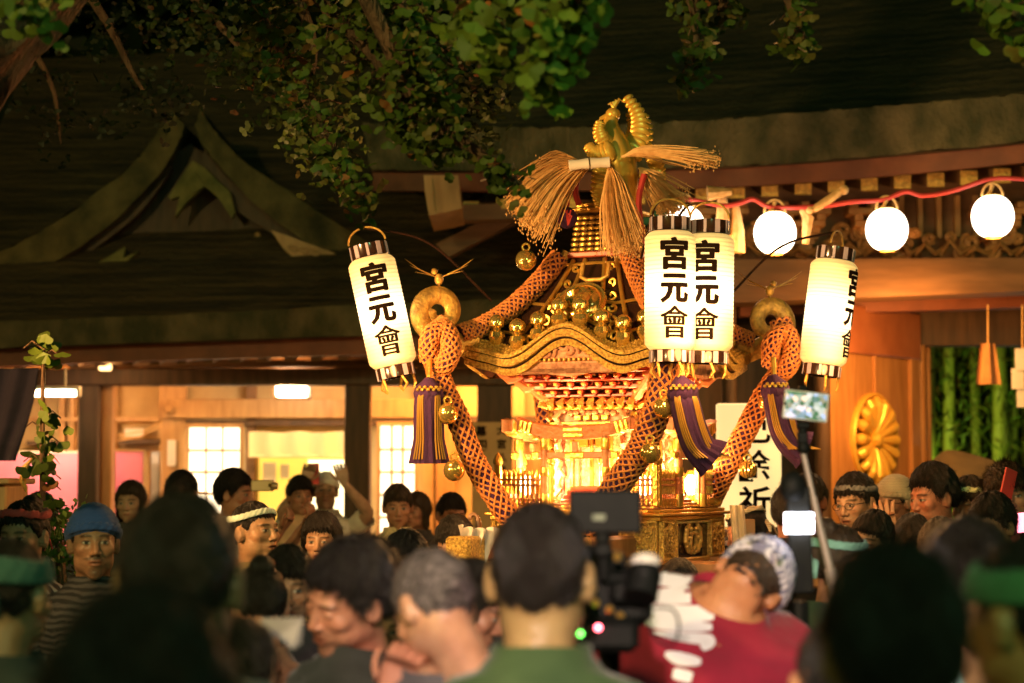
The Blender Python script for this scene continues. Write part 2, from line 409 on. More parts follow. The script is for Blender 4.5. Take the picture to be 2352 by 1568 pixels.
# gable: swept bargeboards with roof behind
YG = 16.5
M['gable_edge'] = mat('gable_bark_edge', (0.060, 0.052, 0.020), 0.9, 0, (0.19, 0.14, 0.055), 4, 0.9, 26, bdist=.03)
Lt = [(-260, 668), (-120, 628), (0, 578), (120, 515), (220, 445), (300, 380), (350, 318), (378, 276), (392, 250)]
Lb = [(-260, 735), (-120, 700), (0, 655), (130, 598), (245, 520), (330, 440), (378, 384), (408, 330), (425, 285)]
Rt = [(462, 250), (478, 280), (512, 322), (565, 375), (650, 430), (755, 500), (870, 570), (960, 615), (1050, 640)]
Rb = [(446, 285), (462, 328), (506, 384), (560, 442), (640, 512), (730, 575), (830, 632), (930, 668), (1040, 690)]
for nm, T_, B_ in (('bargeboard', Lt, Lb), ('bargeboard', Rt, Rb)):
    strip_board(nm, [(x, y, YG) for x, y in T_], [(x, y, YG) for x, y in B_], 0.14, M['gable_edge'], hall, rough=0.004)
    T3 = np.array([list(p) for p in smooth_path([W(x, y, YG + .05) for x, y in T_], 40)])
    G = np.array([T3 + np.array([0, d, .0]) for d in np.linspace(0, 3.2, 12)]); G[:, :, 2] += rng.normal(0, .008, G.shape[:2])
    mb = MB(); mb.grid(G); mb.build('gable_roof', M['thatch'], hall)
    # second, inner board set back
    strip_board('inner_board', [(x + (9 if nm and T_ is Lt else -9), y + 62, YG + .16) for x, y in T_[1:-1]], [(x + (16 if T_ is Lt else -16), y + 112, YG + .16) for x, y in T_[1:-1]], 0.10, M['wood_dark'], hall)
mb = MB(); poly_board(mb, [(-200, 740), (437, 330), (1050, 740)], YG + .42, .08); mb.build('gable_wall', M['wood_dark'], hall)
mb = MB()
poly_board(mb, [(442, 368), (415, 408), (386, 452), (392, 458), (412, 450), (402, 497), (430, 462), (470, 428), (500, 452), (532, 500), (540, 488), (528, 440), (500, 415), (470, 385)], YG + .02, .09)
poly_board(mb, [(446, 392), (470, 428), (440, 445), (425, 425)], YG - .01, .05)
mb.build('gable_pendant', M['moss_board'], hall)
mb = MB(); poly_board(mb, [(180, 618), (230, 600), (288, 566), (284, 592), (318, 577), (276, 612), (240, 622)], YG - .04, .08); mb.build('gable_pendant', M['moss_board'], hall)
mb = MB(); poly_board(mb, [(622, 528), (664, 542), (700, 556), (772, 582), (730, 594), (676, 594), (650, 570)], YG - .08, .08)
for a_ in (0, 1, 2): mb.tube([W(672 + a_ * 26 + 9 * cos(t), 568 + a_ * 5 + 9 * sin(t) * (1 - t / 9), YG - .10) for t in np.linspace(0, 5.5, 14)], .010, 6)
mb.build('gable_pendant', M['wood_light'], hall)
mb = MB(); mb.tube([W(590 + 12 * k, 695 - 4 * k + 5 * (k % 2), YG - .5) for k in range(4)], .02, 6); mb.ball(W(592, 540, YG + .3), .03)
mb.build('gable_crest', M['wood_light'], hall)
# under the eaves
strip_board('eave_board', [(-260, 790, YE + .2), (420, 766, YE + .2), (1400, 740, YE + .2)], [(-260, 852, YE + .2), (420, 826, YE + .2), (1400, 800, YE + .2)], 0.1, M['soffit_red'], hall)
mb = MB(); a = W(-260, 830, YE + .3); b = W(1400, 790, YE + .3); c = W(1400, 842, YW + .2); d = W(-260, 842, YW + .2)
c.z = d.z = 3.10; mb.add([list(a), list(b), list(c), list(d)], [(0, 1, 2, 3)]); mb.build('soffit', M['wood_beam'], hall)
for k in range(22):
    px = -80 + k * 62; mb = MB(); a = W(px, 838 - k * 1.6, YE + .32); mb.bar(a, (a.x, YC + .5, a.z + .20), .075, .085, .006, (1, 0, 0))
    mb.build('rafter', M['wood_beam'], hall)
mb = MB(); pbox(mb, -260, 846, 1400, 884, YC - .05, .24, .01); mb.build('tie_beam', M['wood_dark'], hall)
mb = MB(); pbox(mb, 210, 826, 1400, 842, YC + .02, .16, .01); mb.build('tie_beam', M['wood_beam'], hall)
for x0_, x1_ in ((181, 226), (791, 850), (1096, 1176), (-120, -70)):
    mb = MB(); pillar(mb, x0_, x1_, 846, YC, .24); mb.build('pillar', M['wood_dark'], hall)
    mb = MB(); mb.box((W((x0_ + x1_) / 2, 850, YC).x, YC + .12, .05), (.34, .36, .10), None, .02); mb.build('stone_base', M['ground'], hall)
    mb = MB(); pbox(mb, x0_ - 22, 833, x1_ + 22, 846, YC - .06, .34, .012); mb.build('bracket', M['wood_beam'], hall)
mb = MB(); pbox(mb, -260, 800, 1400, 850, YC + .30, .05); mb.build('light_stop_board', M['wood_beam'], hall)  # added board hiding the bright soffit between the rafters
mb = MB(); pillar(mb, 226, 260, 846, YC + .16, .12); mb.build('pillar_lit_side', M['wood_door'], hall)  # lighter box stands in for the lamplit side of the dark pillar
# rear wall
mb = MB(); a = W(-300, 900, YW); b = W(1330, 900, YW)
mb.box(((a.x + b.x) / 2, YW + .1, 1.6), (b.x - a.x, .12, 3.2)); mb.build('wall', M['plaster'], hall)
for x0_, x1_, m_ in ((366, 428, 'wood_light'), (566, 588, 'wood_beam'), (262, 268, 'wood_light'), (1002, 1048, 'wood_door'), (1180, 1206, 'wood_light'), (136, 150, 'wood_light'), (160, 172, 'wood_light'), (958, 996, 'wood_light'), (1240, 1290, 'wood_door')):
    mb = MB(); pillar(mb, x0_, x1_, 850, YW - .10, .10, .006); mb.build('post', M[m_], hall)
mb = MB(); pbox(mb, 372, 916, 1000, 960, YW - .17, .10, .008); mb.build('lintel', M['wood_light'], hall)
mb = MB(); pbox(mb, 426, 964, 1000, 978, YW - .14, .07, .004); mb.build('lintel', M['wood_dark'], hall)
mb = MB(); pbox(mb, 1048, 955, 1300, 975, YW - .14, .07, .004); mb.build('lintel', M['wood_dark'], hall)
mb = MB(); pbox(mb, 60, 958, 366, 968, YW - .14, .07, .004); mb.build('lintel', M['wood_light'], hall)
mb = MB(); pbox(mb, 270, 1008, 366, 1020, YW - .14, .07, .004); pbox(mb, 60, 1012, 136, 1022, YW - .14, .07, .004); mb.build('lintel', M['wood_dark'], hall)
mb = MB(); cpt = W(388, 937, YW - .2); mb.lathe([(0.001, -.05), (.028, -.045), (.052, -.02), (.055, 0)], cpt, 20, Matrix.Rotation(R(-90), 3, 'X'))
for k in range(6):
    a_ = k * pi / 3; mb.ball(cpt + Vector((.03 * cos(a_), -.035, .03 * sin(a_))), .016, 8)
mb.build('nail_cover', M['wood_light'], hall)
M['shoji'] = emit('lit_shoji_paper', (1.0, 0.80, 0.50), 1.7)
for k, (x0_, y0_, x1_, y1_) in enumerate(((604, 1062, 634, 1110), (644, 1066, 664, 1098), (384, 1010, 404, 1070), (1058, 1000, 1076, 1060), (286, 984, 330, 1002), (830, 990, 846, 1050))):
    mb = MB(); pbox(mb, x0_, y0_, x1_, y1_, YW - .135 if k > 1 else YW - .085, .004); mb.build('paper_notice', M['paper'], hall)
mb = MB(); mb.tube([W(268, 1000, YW - .3), W(330, 990, YW - .32), W(372, 968, YW - .3)], .006, 5); mb.tube([W(268, 1012, YW - .3), W(320, 1004, YW - .32), W(372, 978, YW - .3)], .006, 5); mb.build('cord', M['straw'], hall)
def shoji(x0_, x1_, y0_, rows, cols, rowh):
    fr = MB(); w = (x1_ - x0_) / cols; zb = W(0, y0_ + rows * rowh, YW - .2).z
    pbox(fr, x0_ - 9, y0_ - 12, x1_ + 9, y0_ - 2, YW - .22, .05); pbox(fr, x0_ - 9, y0_ + rows * rowh, x1_ + 9, y0_ + rows * rowh + 90, YW - .22, .04)
    pbox(fr, x0_ - 10, y0_ - 12, x0_, 1560, YW - .23, .05); pbox(fr, x1_, y0_ - 12, x1_ + 10, 1560, YW - .23, .05)
    for i in range(1, cols): pbox(fr, x0_ + i * w - 3.5, y0_ - 2, x0_ + i * w + 3.5, y0_ + rows * rowh, YW - .216, .03)
    for i in range(1, rows): pbox(fr, x0_, y0_ + i * rowh - 3, x1_, y0_ + i * rowh + 3, YW - .212, .03)
    f = fr.build('shoji_screen', M['wood_light'], hall)
    pn = MB(); pbox(pn, x0_ - 2, y0_ - 3, x1_ + 2, y0_ + rows * rowh, YW - .185, .01); pn.build('paper', M['shoji'], f)
shoji(434, 548, 984, 6, 3, 50); shoji(874, 950, 980, 5, 3, 52)
# doorway with a lit room
M['room_wall'] = emit('lit_room_wall', (1.0, 0.60, 0.09), 0.55, (0.7, 0.5, 0.12))
mb = MB(); pbox(mb, 590, 1040, 790, 1560, YW - .06, .03); mb.build('lit_doorway', M['room_wall'], hall)
mb = MB(); pbox(mb, 706, 1056, 790, 1300, YW - .075, .012); mb.build('white_door_curtain', emit('lit_white_cloth', (1, 0.85, 0.45), 1.5), hall)
# bamboo blind over the doorway
mb = MB(); a = W(572, 992, YW - .3); b = W(792, 992, YW - .3)
G = [[(a.x + (b.x - a.x) * s, YW - .32 + .02 * sin(s * 22), a.z - .215 * t + .006 * sin(s * 15)) for s in np.linspace(0, 1, 60)] for t in np.linspace(0, 1, 14)]
mb.grid(np.array(G)); mb.tube([(a.x, YW - .32, a.z - .215), (b.x, YW - .32, a.z - .215)], .012, 8)
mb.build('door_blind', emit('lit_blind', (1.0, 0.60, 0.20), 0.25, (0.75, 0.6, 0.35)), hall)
# transom grilles
mb = MB()
for k in range(12): pbox(mb, 276 + k * 7.5, 1020, 279 + k * 7.5, 1034, YW - .12, .02)
mb.build('grille', M['wood_dark'], hall)

def glow_panel(name, x0, y0, x1, y1, Y, depth, material, label, cat, bev=0.0, frame=None, fw=4, group=None):
    c = W((x0 + x1) / 2, y1, Y); t = thing(name, label, cat, (c.x, Y, c.z), group=group)
    mb = MB(); pbox(mb, x0, y0, x1, y1, Y, depth, bev); mb.build('panel', material, t)
    if frame:
        mb = MB()
        for q in ((x0 - fw, y0 - fw, x1 + fw, y0), (x0 - fw, y1, x1 + fw, y1 + fw), (x0 - fw, y0, x0, y1), (x1, y0, x1 + fw, y1)): pbox(mb, *q, Y - .012, depth + .02)
        mb.build('frame', frame, t)
    return t
# pink sheets and the white pillar sign
M['pink'] = mat('pink_vinyl', (0.85, 0.22, 0.40), 0.5, 0, (0.9, 0.28, 0.46), 2)
glow_panel('pink_banner', -60, 1040, 179, 1330, 17.3, .03, M['pink'], 'pink sheet behind the hanging sapling at the far left', 'banner', frame=M['paper'])
glow_panel('pink_banner', 262, 1036, 328, 1330, 17.2, .03, M['pink'], 'narrow pink sheet right of the thick left pillar', 'banner', frame=M['wood_light'])
glow_panel('white_board', 343, 1036, 366, 1330, 17.4, .05, mat('bluish_board', (0.62, 0.66, 0.78), .6), 'tall narrow bluish white board beside the pink sheet', 'board', frame=M['wood_light'], fw=2)
# fluorescent fitting
t = thing('tube_light', 'glowing white fluorescent tube under the eaves at the far left', 'lamp', W(125, 903, 15.9))
mb = MB(); mb.tube([W(77, 903, 15.9), W(174, 903, 15.9)], .024, 12); mb.build('tube', emit('tube_glow', (1, 0.72, 0.42), 14), t)
mb = MB(); pbox(mb, 74, 886, 182, 894, 15.86, .09, .005); pbox(mb, 174, 894, 184, 911, 15.88, .05, .004); pbox(mb, 68, 894, 76, 911, 15.88, .05, .004)
mb.tube([W(100, 888, 15.9), W(100, 845, 15.9)], .008, 6); mb.tube([W(150, 888, 15.9), W(150, 845, 15.9)], .008, 6); mb.build('housing', M['paper'], t)
# box lamp behind the tie beam
t = thing('box_lamp', 'bright white box lamp hanging behind the dark tie beam', 'lamp', W(672, 862, 17.15))
mb = MB(); c = W(672, 862, 17.15)
mb.box((c.x, c.y, c.z + .085), (.285, .24, .235), None, .01); mb.box((c.x, c.y, c.z - .11), (.265, .22, .15), None, .01, 1.0)
mb.build('shade', emit('box_lamp_glow', (1, 0.80, 0.52), 9), t)
mb = MB()
for sx in (-1, 1):
    for sy in (-1, 1): mb.bar((c.x + sx * .146, c.y + sy * .122, c.z - .20), (c.x + sx * .146, c.y + sy * .122, c.z + .21), .012, .012)
mb.box((c.x, c.y, c.z + .215), (.36, .30, .02), None, .006); mb.box((c.x, c.y, c.z - .2), (.28, .24, .015)); mb.tube([(c.x, c.y, c.z + .22), (c.x, c.y, c.z + .5)], .01, 6)
mb.build('frame', M['wood_dark'], t)
t = thing('wall_lamp', 'small lit bracket lamp on the beam by the left pillar', 'lamp', W(240, 843, 16.3))
mb = MB(); pbox(mb, 226, 833, 252, 850, 16.25, .10, .01); mb.build('shade', emit('wall_lamp_glow', (1, .55, .2), 2.2), t)
mb = MB(); pbox(mb, 226, 826, 290, 833, 16.24, .12, .004); mb.build('bracket', M['wood_light'], t)
lamp('box_lamp_bulb', 'POINT', W(672, 862, 17.15) + Vector((0, -.34, -.1)), 26, (1, .52, .18), .1)
lamp('tube_lamp', 'AREA', W(110, 925, 16.7), 14, (1, .60, .30), .6, W(110, 1150, 17.3), size_y=.1)
lamp('wall_lamp_bulb', 'POINT', W(240, 852, 15.95), 4, (1, .48, .15), .05)
# light inside the hall
lamp('hall_ceiling_lamp', 'AREA', (W(640, 900, 17).x, 17.1, 2.95), 105, (1, 0.43, 0.10), 2.4, (W(640, 900, 17).x, 17.6, 1), size_y=.5)
lamp('hall_ceiling_lamp', 'AREA', (W(180, 900, 17).x, 17.0, 2.9), 85, (1, 0.43, 0.10), 1.4, (W(160, 900, 17).x, 17.6, 1), size_y=.4)
lamp('hall_ceiling_lamp', 'AREA', (W(1130, 900, 17).x, 17.2, 2.9), 60, (1, 0.43, 0.10), 1.2, (W(1130, 900, 17).x, 17.7, 1), size_y=.4)

# ---------------------------------------------------------------- dark evergreens added behind the hall to black out the sky
for k, (px, Y, zc, rx, lab) in enumerate(((150, 27, 9.0, 5.0, 'dark broad evergreen added behind the hall gable to cover the sky'), (820, 29, 9.5, 4.6, 'dark evergreen crown added to cover the sky between hall and gate roof'), (-250, 24, 8.5, 4.0, 'dark evergreen added at the left frame edge to cover the sky'))):
    c = W(px, 900, Y); t = thing('sky_cover_tree', lab, 'tree', (c.x, Y, 0)); mb = MB(); mb.hascol = True
    for q in range(3200):
        u_ = Vector((rnd.gauss(0, 1), rnd.gauss(0, 1), rnd.gauss(0, 1))).normalized() * (rnd.random() ** .35); p = Vector((c.x + u_.x * rx, Y + u_.y * rx * .6, zc + u_.z * 5.6))
        dd_ = Vector((rnd.gauss(0, 1), rnd.gauss(0, 1), rnd.gauss(0, 1))).normalized(); s_ = dd_.cross(Vector((rnd.random(), rnd.random(), .2))).normalized() * .22
        mb.add([p, p + dd_ * .3 + s_, p + dd_ * .62, p + dd_ * .3 - s_], [(0, 1, 2, 3)], (.02, .035, .012))
    mb.build('crown', M['leaf'], t, smooth=False); mb = MB(); mb.tube([(c.x, Y, 0), (c.x + .1, Y, 4), (c.x, Y, 9)], [.35, .28, .12], 10); mb.build('trunk', M['bark'], t)
# ---------------------------------------------------------------- the gate
gate = thing('shrine_gate', 'great wooden shrine gate with thick mossy bark roof edge at the right', 'gate', (3.2, 14.4, 0))
def yg(px): return 14.2 - 1.3 * (px - 850) / 1550.0
eb = [(850, 390), (1176, 391), (1560, 385), (1800, 374), (2100, 350), (2480, 312)]
et = [(832, 280), (1176, 293), (1460, 284), (1700, 270), (1950, 250), (2200, 229), (2480, 198)]
strip_board('roof_edge', [(x, y, yg(x)) for x, y in et], [(x, y, yg(x)) for x, y in eb], 0.7, M['thatch_edge'], gate, n=90, rough=0.005)
T3 = np.array([list(p) for p in smooth_path([W(x, y + 7, yg(x) + .012) for x, y in et], 90)])
G = []
for t in np.linspace(0, 1, 40):
    row = T3.copy(); row[:, 1] += 6.5 * t; row[:, 2] += 3.9 * t + 2.2 * t * t
    row[:, 0] += (1 - np.linspace(0, 1, 90)) ** 2 * 5.0 * t + 0.5 * t
    row[:, 2] += rng.normal(0, .007, 90); G.append(row)
mb = MB(); mb.grid(np.array(G)); mb.build('roof', M['thatch'], gate)
# left side of the hipped roof
A0 = T3[0]; G = []
for t in np.linspace(0, 1, 30):
    row = []
    for s in np.linspace(0, 1, 30):
        hip = np.array([A0[0] + 5.0 * t, A0[1] + 6.5 * t, A0[2] + 3.9 * t + 2.2 * t * t]); far = np.array([A0[0] + 5.0 * t, A0[1] + 9, hip[2]])
        row.append(hip + (far - hip) * s)
    G.append(row)
mb = MB(); mb.grid(np.array(G)); mb.build('roof', M['thatch'], gate)
strip_board('fascia_board', [(x + 6, y + 3, yg(x) + .10) for x, y in eb], [(x + 6, y + 47, yg(x) + .10) for x, y in eb], 0.06, M['soffit_red'], gate, n=60)
# underside
B3 = np.array([list(p) for p in smooth_path([W(x + 6, y + 4, yg(x) + .16) for x, y in eb], 40)])
mb = MB(); mb.grid(np.array([B3, B3 + np.array([0, 1.7, .28])])); mb.build('soffit', M['soffit_red'], gate)
def endy(px): return np.interp(px, [1080, 1550, 2330, 2480], [478, 448, 402, 392])
for k in range(19):
    px = 1082 + k * 76.2; Y = yg(px) + .38; a = W(px, endy(px), Y)
    mb = MB(); mb.bar(a, (a.x + .05, a.y + 1.25, a.z + .24), .105, .10, .006, (1, 0, 0)); rf = mb.build('rafter', M['wood_beam'], gate)
    mb = MB(); mb.box((a.x, a.y - .006, a.z), (.118, .014, .100), None, .004); mb.box((a.x, a.y - .018, a.z), (.05, .012, .045), None, .004); mb.build('end_cap', M['gold_leaf'], rf)
# corner beam nose
mb = MB(); poly_board(mb, [(973, 402), (1052, 402), (1060, 478), (1020, 488), (985, 494), (976, 440)], 13.6, .9); poly_board(mb, [(996, 412), (1006, 412), (1016, 488), (1004, 490)], 13.585, .02)
mb.build('corner_beam', M['wood_light'], gate)
mb = MB(); poly_board(mb, [(1060, 470), (1500, 452), (1500, 490), (1060, 506)], 14.3, .2); mb.build('bracket_beam', M['wood_beam'], gate)
mb = MB(); poly_board(mb, [(1000, 560), (1180, 470), (1200, 500), (1030, 590)], 15.0, .2); mb.build('bracket_arm', M['wood_beam'], gate)
# frieze wall
YB = 14.35
mb = MB(); poly_board(mb, [(1560, 400), (2500, 360), (2500, 600), (1560, 600)], YB + .35, .1); mb.build('frieze_wall', M['wood_beam'], gate)
mb = MB()
for k in range(6): pbox(mb, 2066 + k * 43, 448, 2077 + k * 43, 545, YB + .25, .06, .004)
mb.build('slats', M['wood_light'], gate)
for px in (1660, 1850, 2010, 2300):      # bracket blocks under the rafters
    mb = MB()
    for j, (w_, y_) in enumerate(((16, 560), (30, 535), (46, 505), (60, 476))):
        pbox(mb, px - w_, y_, px + w_, y_ + 15, YB + .1 - .05 * j, .25, .006)
        for q in (-1, 0, 1): pbox(mb, px + q * w_ * .8 - 10, y_ - 14, px + q * w_ * .8 + 10, y_, YB + .08 - .05 * j, .2, .004)
    mb.build('bracket', M['wood_door'], gate)
mb = MB()                                  # carved clouds and scrolls on the frieze
for k in range(46):
    px = 1625 + rnd.random() * 800; py = 562 + rnd.uniform(-38, 22); r0 = rnd.uniform(12, 26); ph = rnd.random() * 6; sg = rnd.choice((-1, 1)); Yk = YB + rnd.uniform(.0, .2)
    mb.tube([W(px + r0 * (1 - t / 11) * cos(ph + sg * t), py + r0 * .8 * (1 - t / 11) * sin(ph + sg * t), Yk) for t in np.linspace(0, 9, 26)], np.linspace(.016, .026, 26), 6)
for k in range(14):
    px = 1640 + k * 58; mb.tube([W(px, 585, YB + .1), W(px + 20, 560 + rnd.uniform(-10, 10), YB), W(px + 44, 582, YB + .05), W(px + 66, 570, YB + .1)], .02, 6)
mb.build('frieze_carving', M['wood_door'], gate)
mb = MB(); poly_board(mb, [(1560, 597), (2500, 590), (2500, 662), (1560, 700)], YB - .15, .42); mb.build('main_beam', M['wood_beam'], gate)
mb = MB(); poly_board(mb, [(1700, 706), (2500, 672), (2500, 700), (1700, 726)], YB + .6, .2); mb.build('door_lintel', M['soffit_red'], gate)
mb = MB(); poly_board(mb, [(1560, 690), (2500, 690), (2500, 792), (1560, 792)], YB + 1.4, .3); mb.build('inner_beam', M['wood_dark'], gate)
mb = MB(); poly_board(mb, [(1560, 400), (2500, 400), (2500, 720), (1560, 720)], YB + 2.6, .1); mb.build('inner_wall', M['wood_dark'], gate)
for x0_, x1_, Yp, m_ in ((1866, 1904, YB - .05, 'wood_dark'), (1655, 1690, YB, 'wood_dark'), (2100, 2122, YB + 1.3, 'wood_door'), (2122, 2134, YB + 1.5, 'wood_door')):
    c = W((x0_ + x1_) / 2, 600, Yp + .15); r_ = (W(x1_, 600, Yp).x - W(x0_, 600, Yp).x) / 2
    mb = MB(); top = W(0, 600 if Yp < YB + 1 else 770, Yp).z; mb.lathe([(r_ * 1.02, 0), (r_, .1), (r_, top)], (c.x, c.y, 0), 20); mb.build('pillar', M[m_], gate)
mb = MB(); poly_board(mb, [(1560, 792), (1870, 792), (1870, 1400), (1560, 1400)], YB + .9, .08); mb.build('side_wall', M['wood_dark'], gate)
# open door leaf, turned inwards, with chrysanthemum boss
H0 = W(1884, 690, 14.55); H1 = W(2096, 722, 15.7)
leaf = MB(); ux = Vector((H1.x - H0.x, H1.y - H0.y, 0)); LW = ux.length; ux.normalize(); un = Vector((ux.y, -ux.x, 0)); zt = 3.02
def lp(s, z, o=0.0): return Vector((H0.x, H0.y, 0)) + ux * s + un * o + Vector((0, 0, z))
RL = Matrix((ux, -un, Vector((0, 0, 1)))).transposed()
leaf.box(lp(LW / 2, (zt + .15) / 2), (LW, .05, zt - .15), RL, .004); dl = leaf.build('door_leaf', M['wood_door'], gate)
mb = MB()
for s_ in (.07, LW - .07): mb.box(lp(s_, (zt + .15) / 2, .035), (.14, .04, zt - .15), RL, .006)
mb.box(lp(LW * .52, (zt + .15) / 2 + .5, .032), (.035, .03, zt - 1.2), RL, .004)
mb.box(lp(LW / 2, .95, .036), (LW - .28, .04, .16), RL, .006); mb.build('stile', M['wood_door'], dl)
mb = MB(); mb.box(lp(LW / 2, zt - .17, .04), (LW, .06, .36), RL, .006); mb.build('top_rail', mat('reddish_rail', (.36, .12, .05), .5, 0, (.44, .16, .07), 6), dl)
mb = MB(); cc = lp(LW * .50, 2.03, .030); RB = Matrix((ux, Vector((0, 0, 1)), un)).transposed()
NP = 16; rr = .34; G = []
for j in range(NP):
    a_ = j * 2 * pi / NP
    mb.tube([cc + RB @ Vector((rr * q * cos(a_), rr * q * sin(a_), h_)) for q, h_ in ((.16, .012), (.35, .030), (.60, .042), (.80, .042), (.93, .024))], [.012, .022, .036, .046, .030], 10)
mb.lathe([(rr * .17, 0), (rr * .17, .05), (rr * .1, .075), (.002, .08)], cc, 24, RB)
mb.lathe([(rr * .95, -.02), (rr * .95, .02), (rr * 1.0, .036), (rr * 1.05, .02), (rr * 1.05, -.02)], cc, 64, RB)
mb.build('chrysanthemum_boss', mat('bright_gold_leaf', (1.0, .66, .12), .30, .35, (.95, .55, .08), 30), dl)

# beyond the gate: bamboo, shrubs, lamp and awning
t_b = []
for k, (px, Y, dy) in enumerate(((2127, 19, 0), (2168, 20, 3), (2196, 21, 0), (2240, 21.5, 0), (2282, 20, 0), (2325, 21, 0), (2345, 22, 0), (2375, 21, 0), (2183, 24, 0), (2315, 24, 0))):
    c = W(px, 900, Y); lab = ('bright lit bamboo stalk, number %d from the left beyond the gate' % (k + 1))
    t = thing('bamboo', 'lit green bamboo stalk growing beyond the open gate', 'bamboo', (c.x, Y, 0), group='bamboo stalks beyond the gate')
    mb = MB(); r_ = .042 + .02 * rnd.random(); prof = []; z = 0
    while z < 4.2:
        prof += [(r_, z), (r_ * .99, z + .30), (r_ * 1.12, z + .312), (r_ * .9, z + .324)]; z += .33
    mb.lathe(prof, (c.x, Y, 0), 10, Matrix.Rotation(R(rnd.uniform(-2, 2)), 3, 'Y')); mb.build('culm', M['bamboo'], t)
    mb = MB(); mb.hascol = True
    for q in range(150):
        z = rnd.uniform(2.0, 4.2); p = Vector((c.x + rnd.gauss(0, .22), Y + rnd.gauss(0, .25), z)); d = Vector((rnd.gauss(0, 1), rnd.gauss(0, 1), -abs(rnd.gauss(0, 1)) - .3)).normalized(); s_ = d.cross(Vector((rnd.random(), rnd.random(), rnd.random()))).normalized() * .013
        gcol = (.07 + .08 * rnd.random(), .15 + .12 * rnd.random(), .02)
        mb.add([p, p + d * .06 + s_, p + d * .15, p + d * .06 - s_], [(0, 1, 2, 3)], gcol)
    mb.build('leaves', M['leaf'], t, smooth=False)
def bush(px0, px1, ytop, ybot, Y, n, label, col=(.07, .17, .02), size=.05, name='shrub', cat='shrub', group=None):
    c = W((px0 + px1) / 2, ybot, Y); t = thing(name, label, cat, (c.x, Y, 0), group=group)
    mb = MB(); mb.hascol = True; a = W(px0, ytop, Y); b = W(px1, ybot, Y); cl = [(rnd.uniform(a.x, b.x), rnd.uniform(b.z, a.z), rnd.gauss(0, .3)) for _ in range(14)]
    for q in range(n):
        k = rnd.choice(cl); p = Vector((k[0] + rnd.gauss(0, size * 1.6), Y + k[2] + rnd.gauss(0, .14), k[1] + rnd.gauss(0, size * 1.4)))
        d = Vector((rnd.gauss(0, 1), rnd.gauss(0, 1), rnd.gauss(0, 1))).normalized(); s_ = d.cross(Vector((rnd.random(), rnd.random(), .1))).normalized() * size * .4; f_ = rnd.uniform(.6, 1.5)
        mb.add([p, p + d * size * .5 + s_, p + d * size, p + d * size * .5 - s_], [(0, 1, 2, 3)], tuple(v * f_ for v in col))
    mb.build('foliage', M['leaf'], t, smooth=False)
    mb = MB(); mb.tube([(c.x, Y, 0), (c.x + .05, Y, .5), (c.x, Y, max(.6, (a.z + b.z) / 2))], [.05, .035, .02], 7); mb.build('stem', M['bark'], t)
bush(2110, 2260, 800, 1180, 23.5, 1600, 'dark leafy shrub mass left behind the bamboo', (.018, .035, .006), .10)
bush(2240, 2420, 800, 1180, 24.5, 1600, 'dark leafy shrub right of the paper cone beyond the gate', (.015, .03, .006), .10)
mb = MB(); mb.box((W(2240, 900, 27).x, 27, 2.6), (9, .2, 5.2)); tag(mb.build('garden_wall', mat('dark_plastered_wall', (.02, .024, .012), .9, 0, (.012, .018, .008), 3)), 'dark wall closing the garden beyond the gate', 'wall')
lamp('garden_spotlight', 'SPOT', (W(2150, 1200, 17.5).x, 17.2, .5), 120, (0.95, 1.0, 0.20), .08, (W(2180, 1000, 21).x, 21, 2.0), 48)
t = thing('garden_lamp', 'small round white garden lamp at the right frame edge beyond the gate', 'lamp', W(2350, 1112, 16.5))
mb = MB(); mb.ball(W(2350, 1112, 16.5), .055, 16); mb.build('globe', emit('garden_lamp_glow', (.95, 1, .7), 30), t)
c = W(2350, 1112, 16.5); mb = MB(); mb.tube([(c.x, c.y, 0), (c.x, c.y, c.z - .05)], .025, 8); mb.build('post', M['black_plastic'], t)
t = thing('awning', 'low brown cloth awning seen through the gate', 'awning', W(2240, 1180, 16.0))
mb = MB(); P0 = [(2122, 1092), (2148, 1052), (2178, 1033), (2230, 1042), (2300, 1062), (2400, 1092)]
T3 = np.array([list(p) for p in smooth_path([W(x, y, 15.6) for x, y in P0], 24)]); mb.grid(np.array([T3 + np.array([0, -.5, -.35]), T3, T3 + np.array([0, .6, -.10]), T3 + np.array([0, 1.1, -.4])]))
mb.build('cloth', cloth('awning_cloth', (.16, .12, .06)), t)
mb = MB()
for px in (2128, 2390): c = W(px, 1090, 15.6); mb.tube([(c.x, c.y, 0), (c.x, c.y, c.z)], .02, 8)
mb.build('pole', M['wood_dark'], t)
# paper hangings in the gateway
t = thing('paper_hanging', 'plain brown tapering cloth hanging in the gateway', 'hanging', W(2268, 790, 14.6))
mb = MB(); P = [W(2252, 788, 14.6), W(2286, 788, 14.6), W(2301, 882, 14.6), W(2243, 882, 14.6)]
G = np.array([[list(P[0].lerp(P[1], s).lerp(P[3].lerp(P[2], s), q) + Vector((0, .03 * sin(s * 9), 0))) for s in np.linspace(0, 1, 16)] for q in np.linspace(0, 1, 6)])
mb.grid(G); G2 = G.copy(); G2[:, :, 1] += .02; mb.grid(G2); mb.build('cloth', cloth('brown_cloth', (.42, .20, .07)), t)
mb = MB(); mb.tube([W(2269, 790, 14.6), W(2269, 700, 14.6)], .006, 6); mb.build('cord', M['straw'], t)
t = thing('paper_streamer', 'pale zigzag paper streamer hanging at the right frame edge', 'streamer', W(2350, 796, 14.3))
mb = MB()
for q in ((2332, 800, 2362, 850, 0), (2324, 846, 2352, 893, .02), (2336, 890, 2366, 935, .04)):
    pbox(mb, q[0], q[1], q[2], q[3], 14.3 + q[4], .006)
mb.build('paper', M['paper'], t); mb = MB(); mb.tube([W(2348, 800, 14.3), W(2348, 700, 14.3)], .006, 6); mb.build('cord', M['straw'], t)
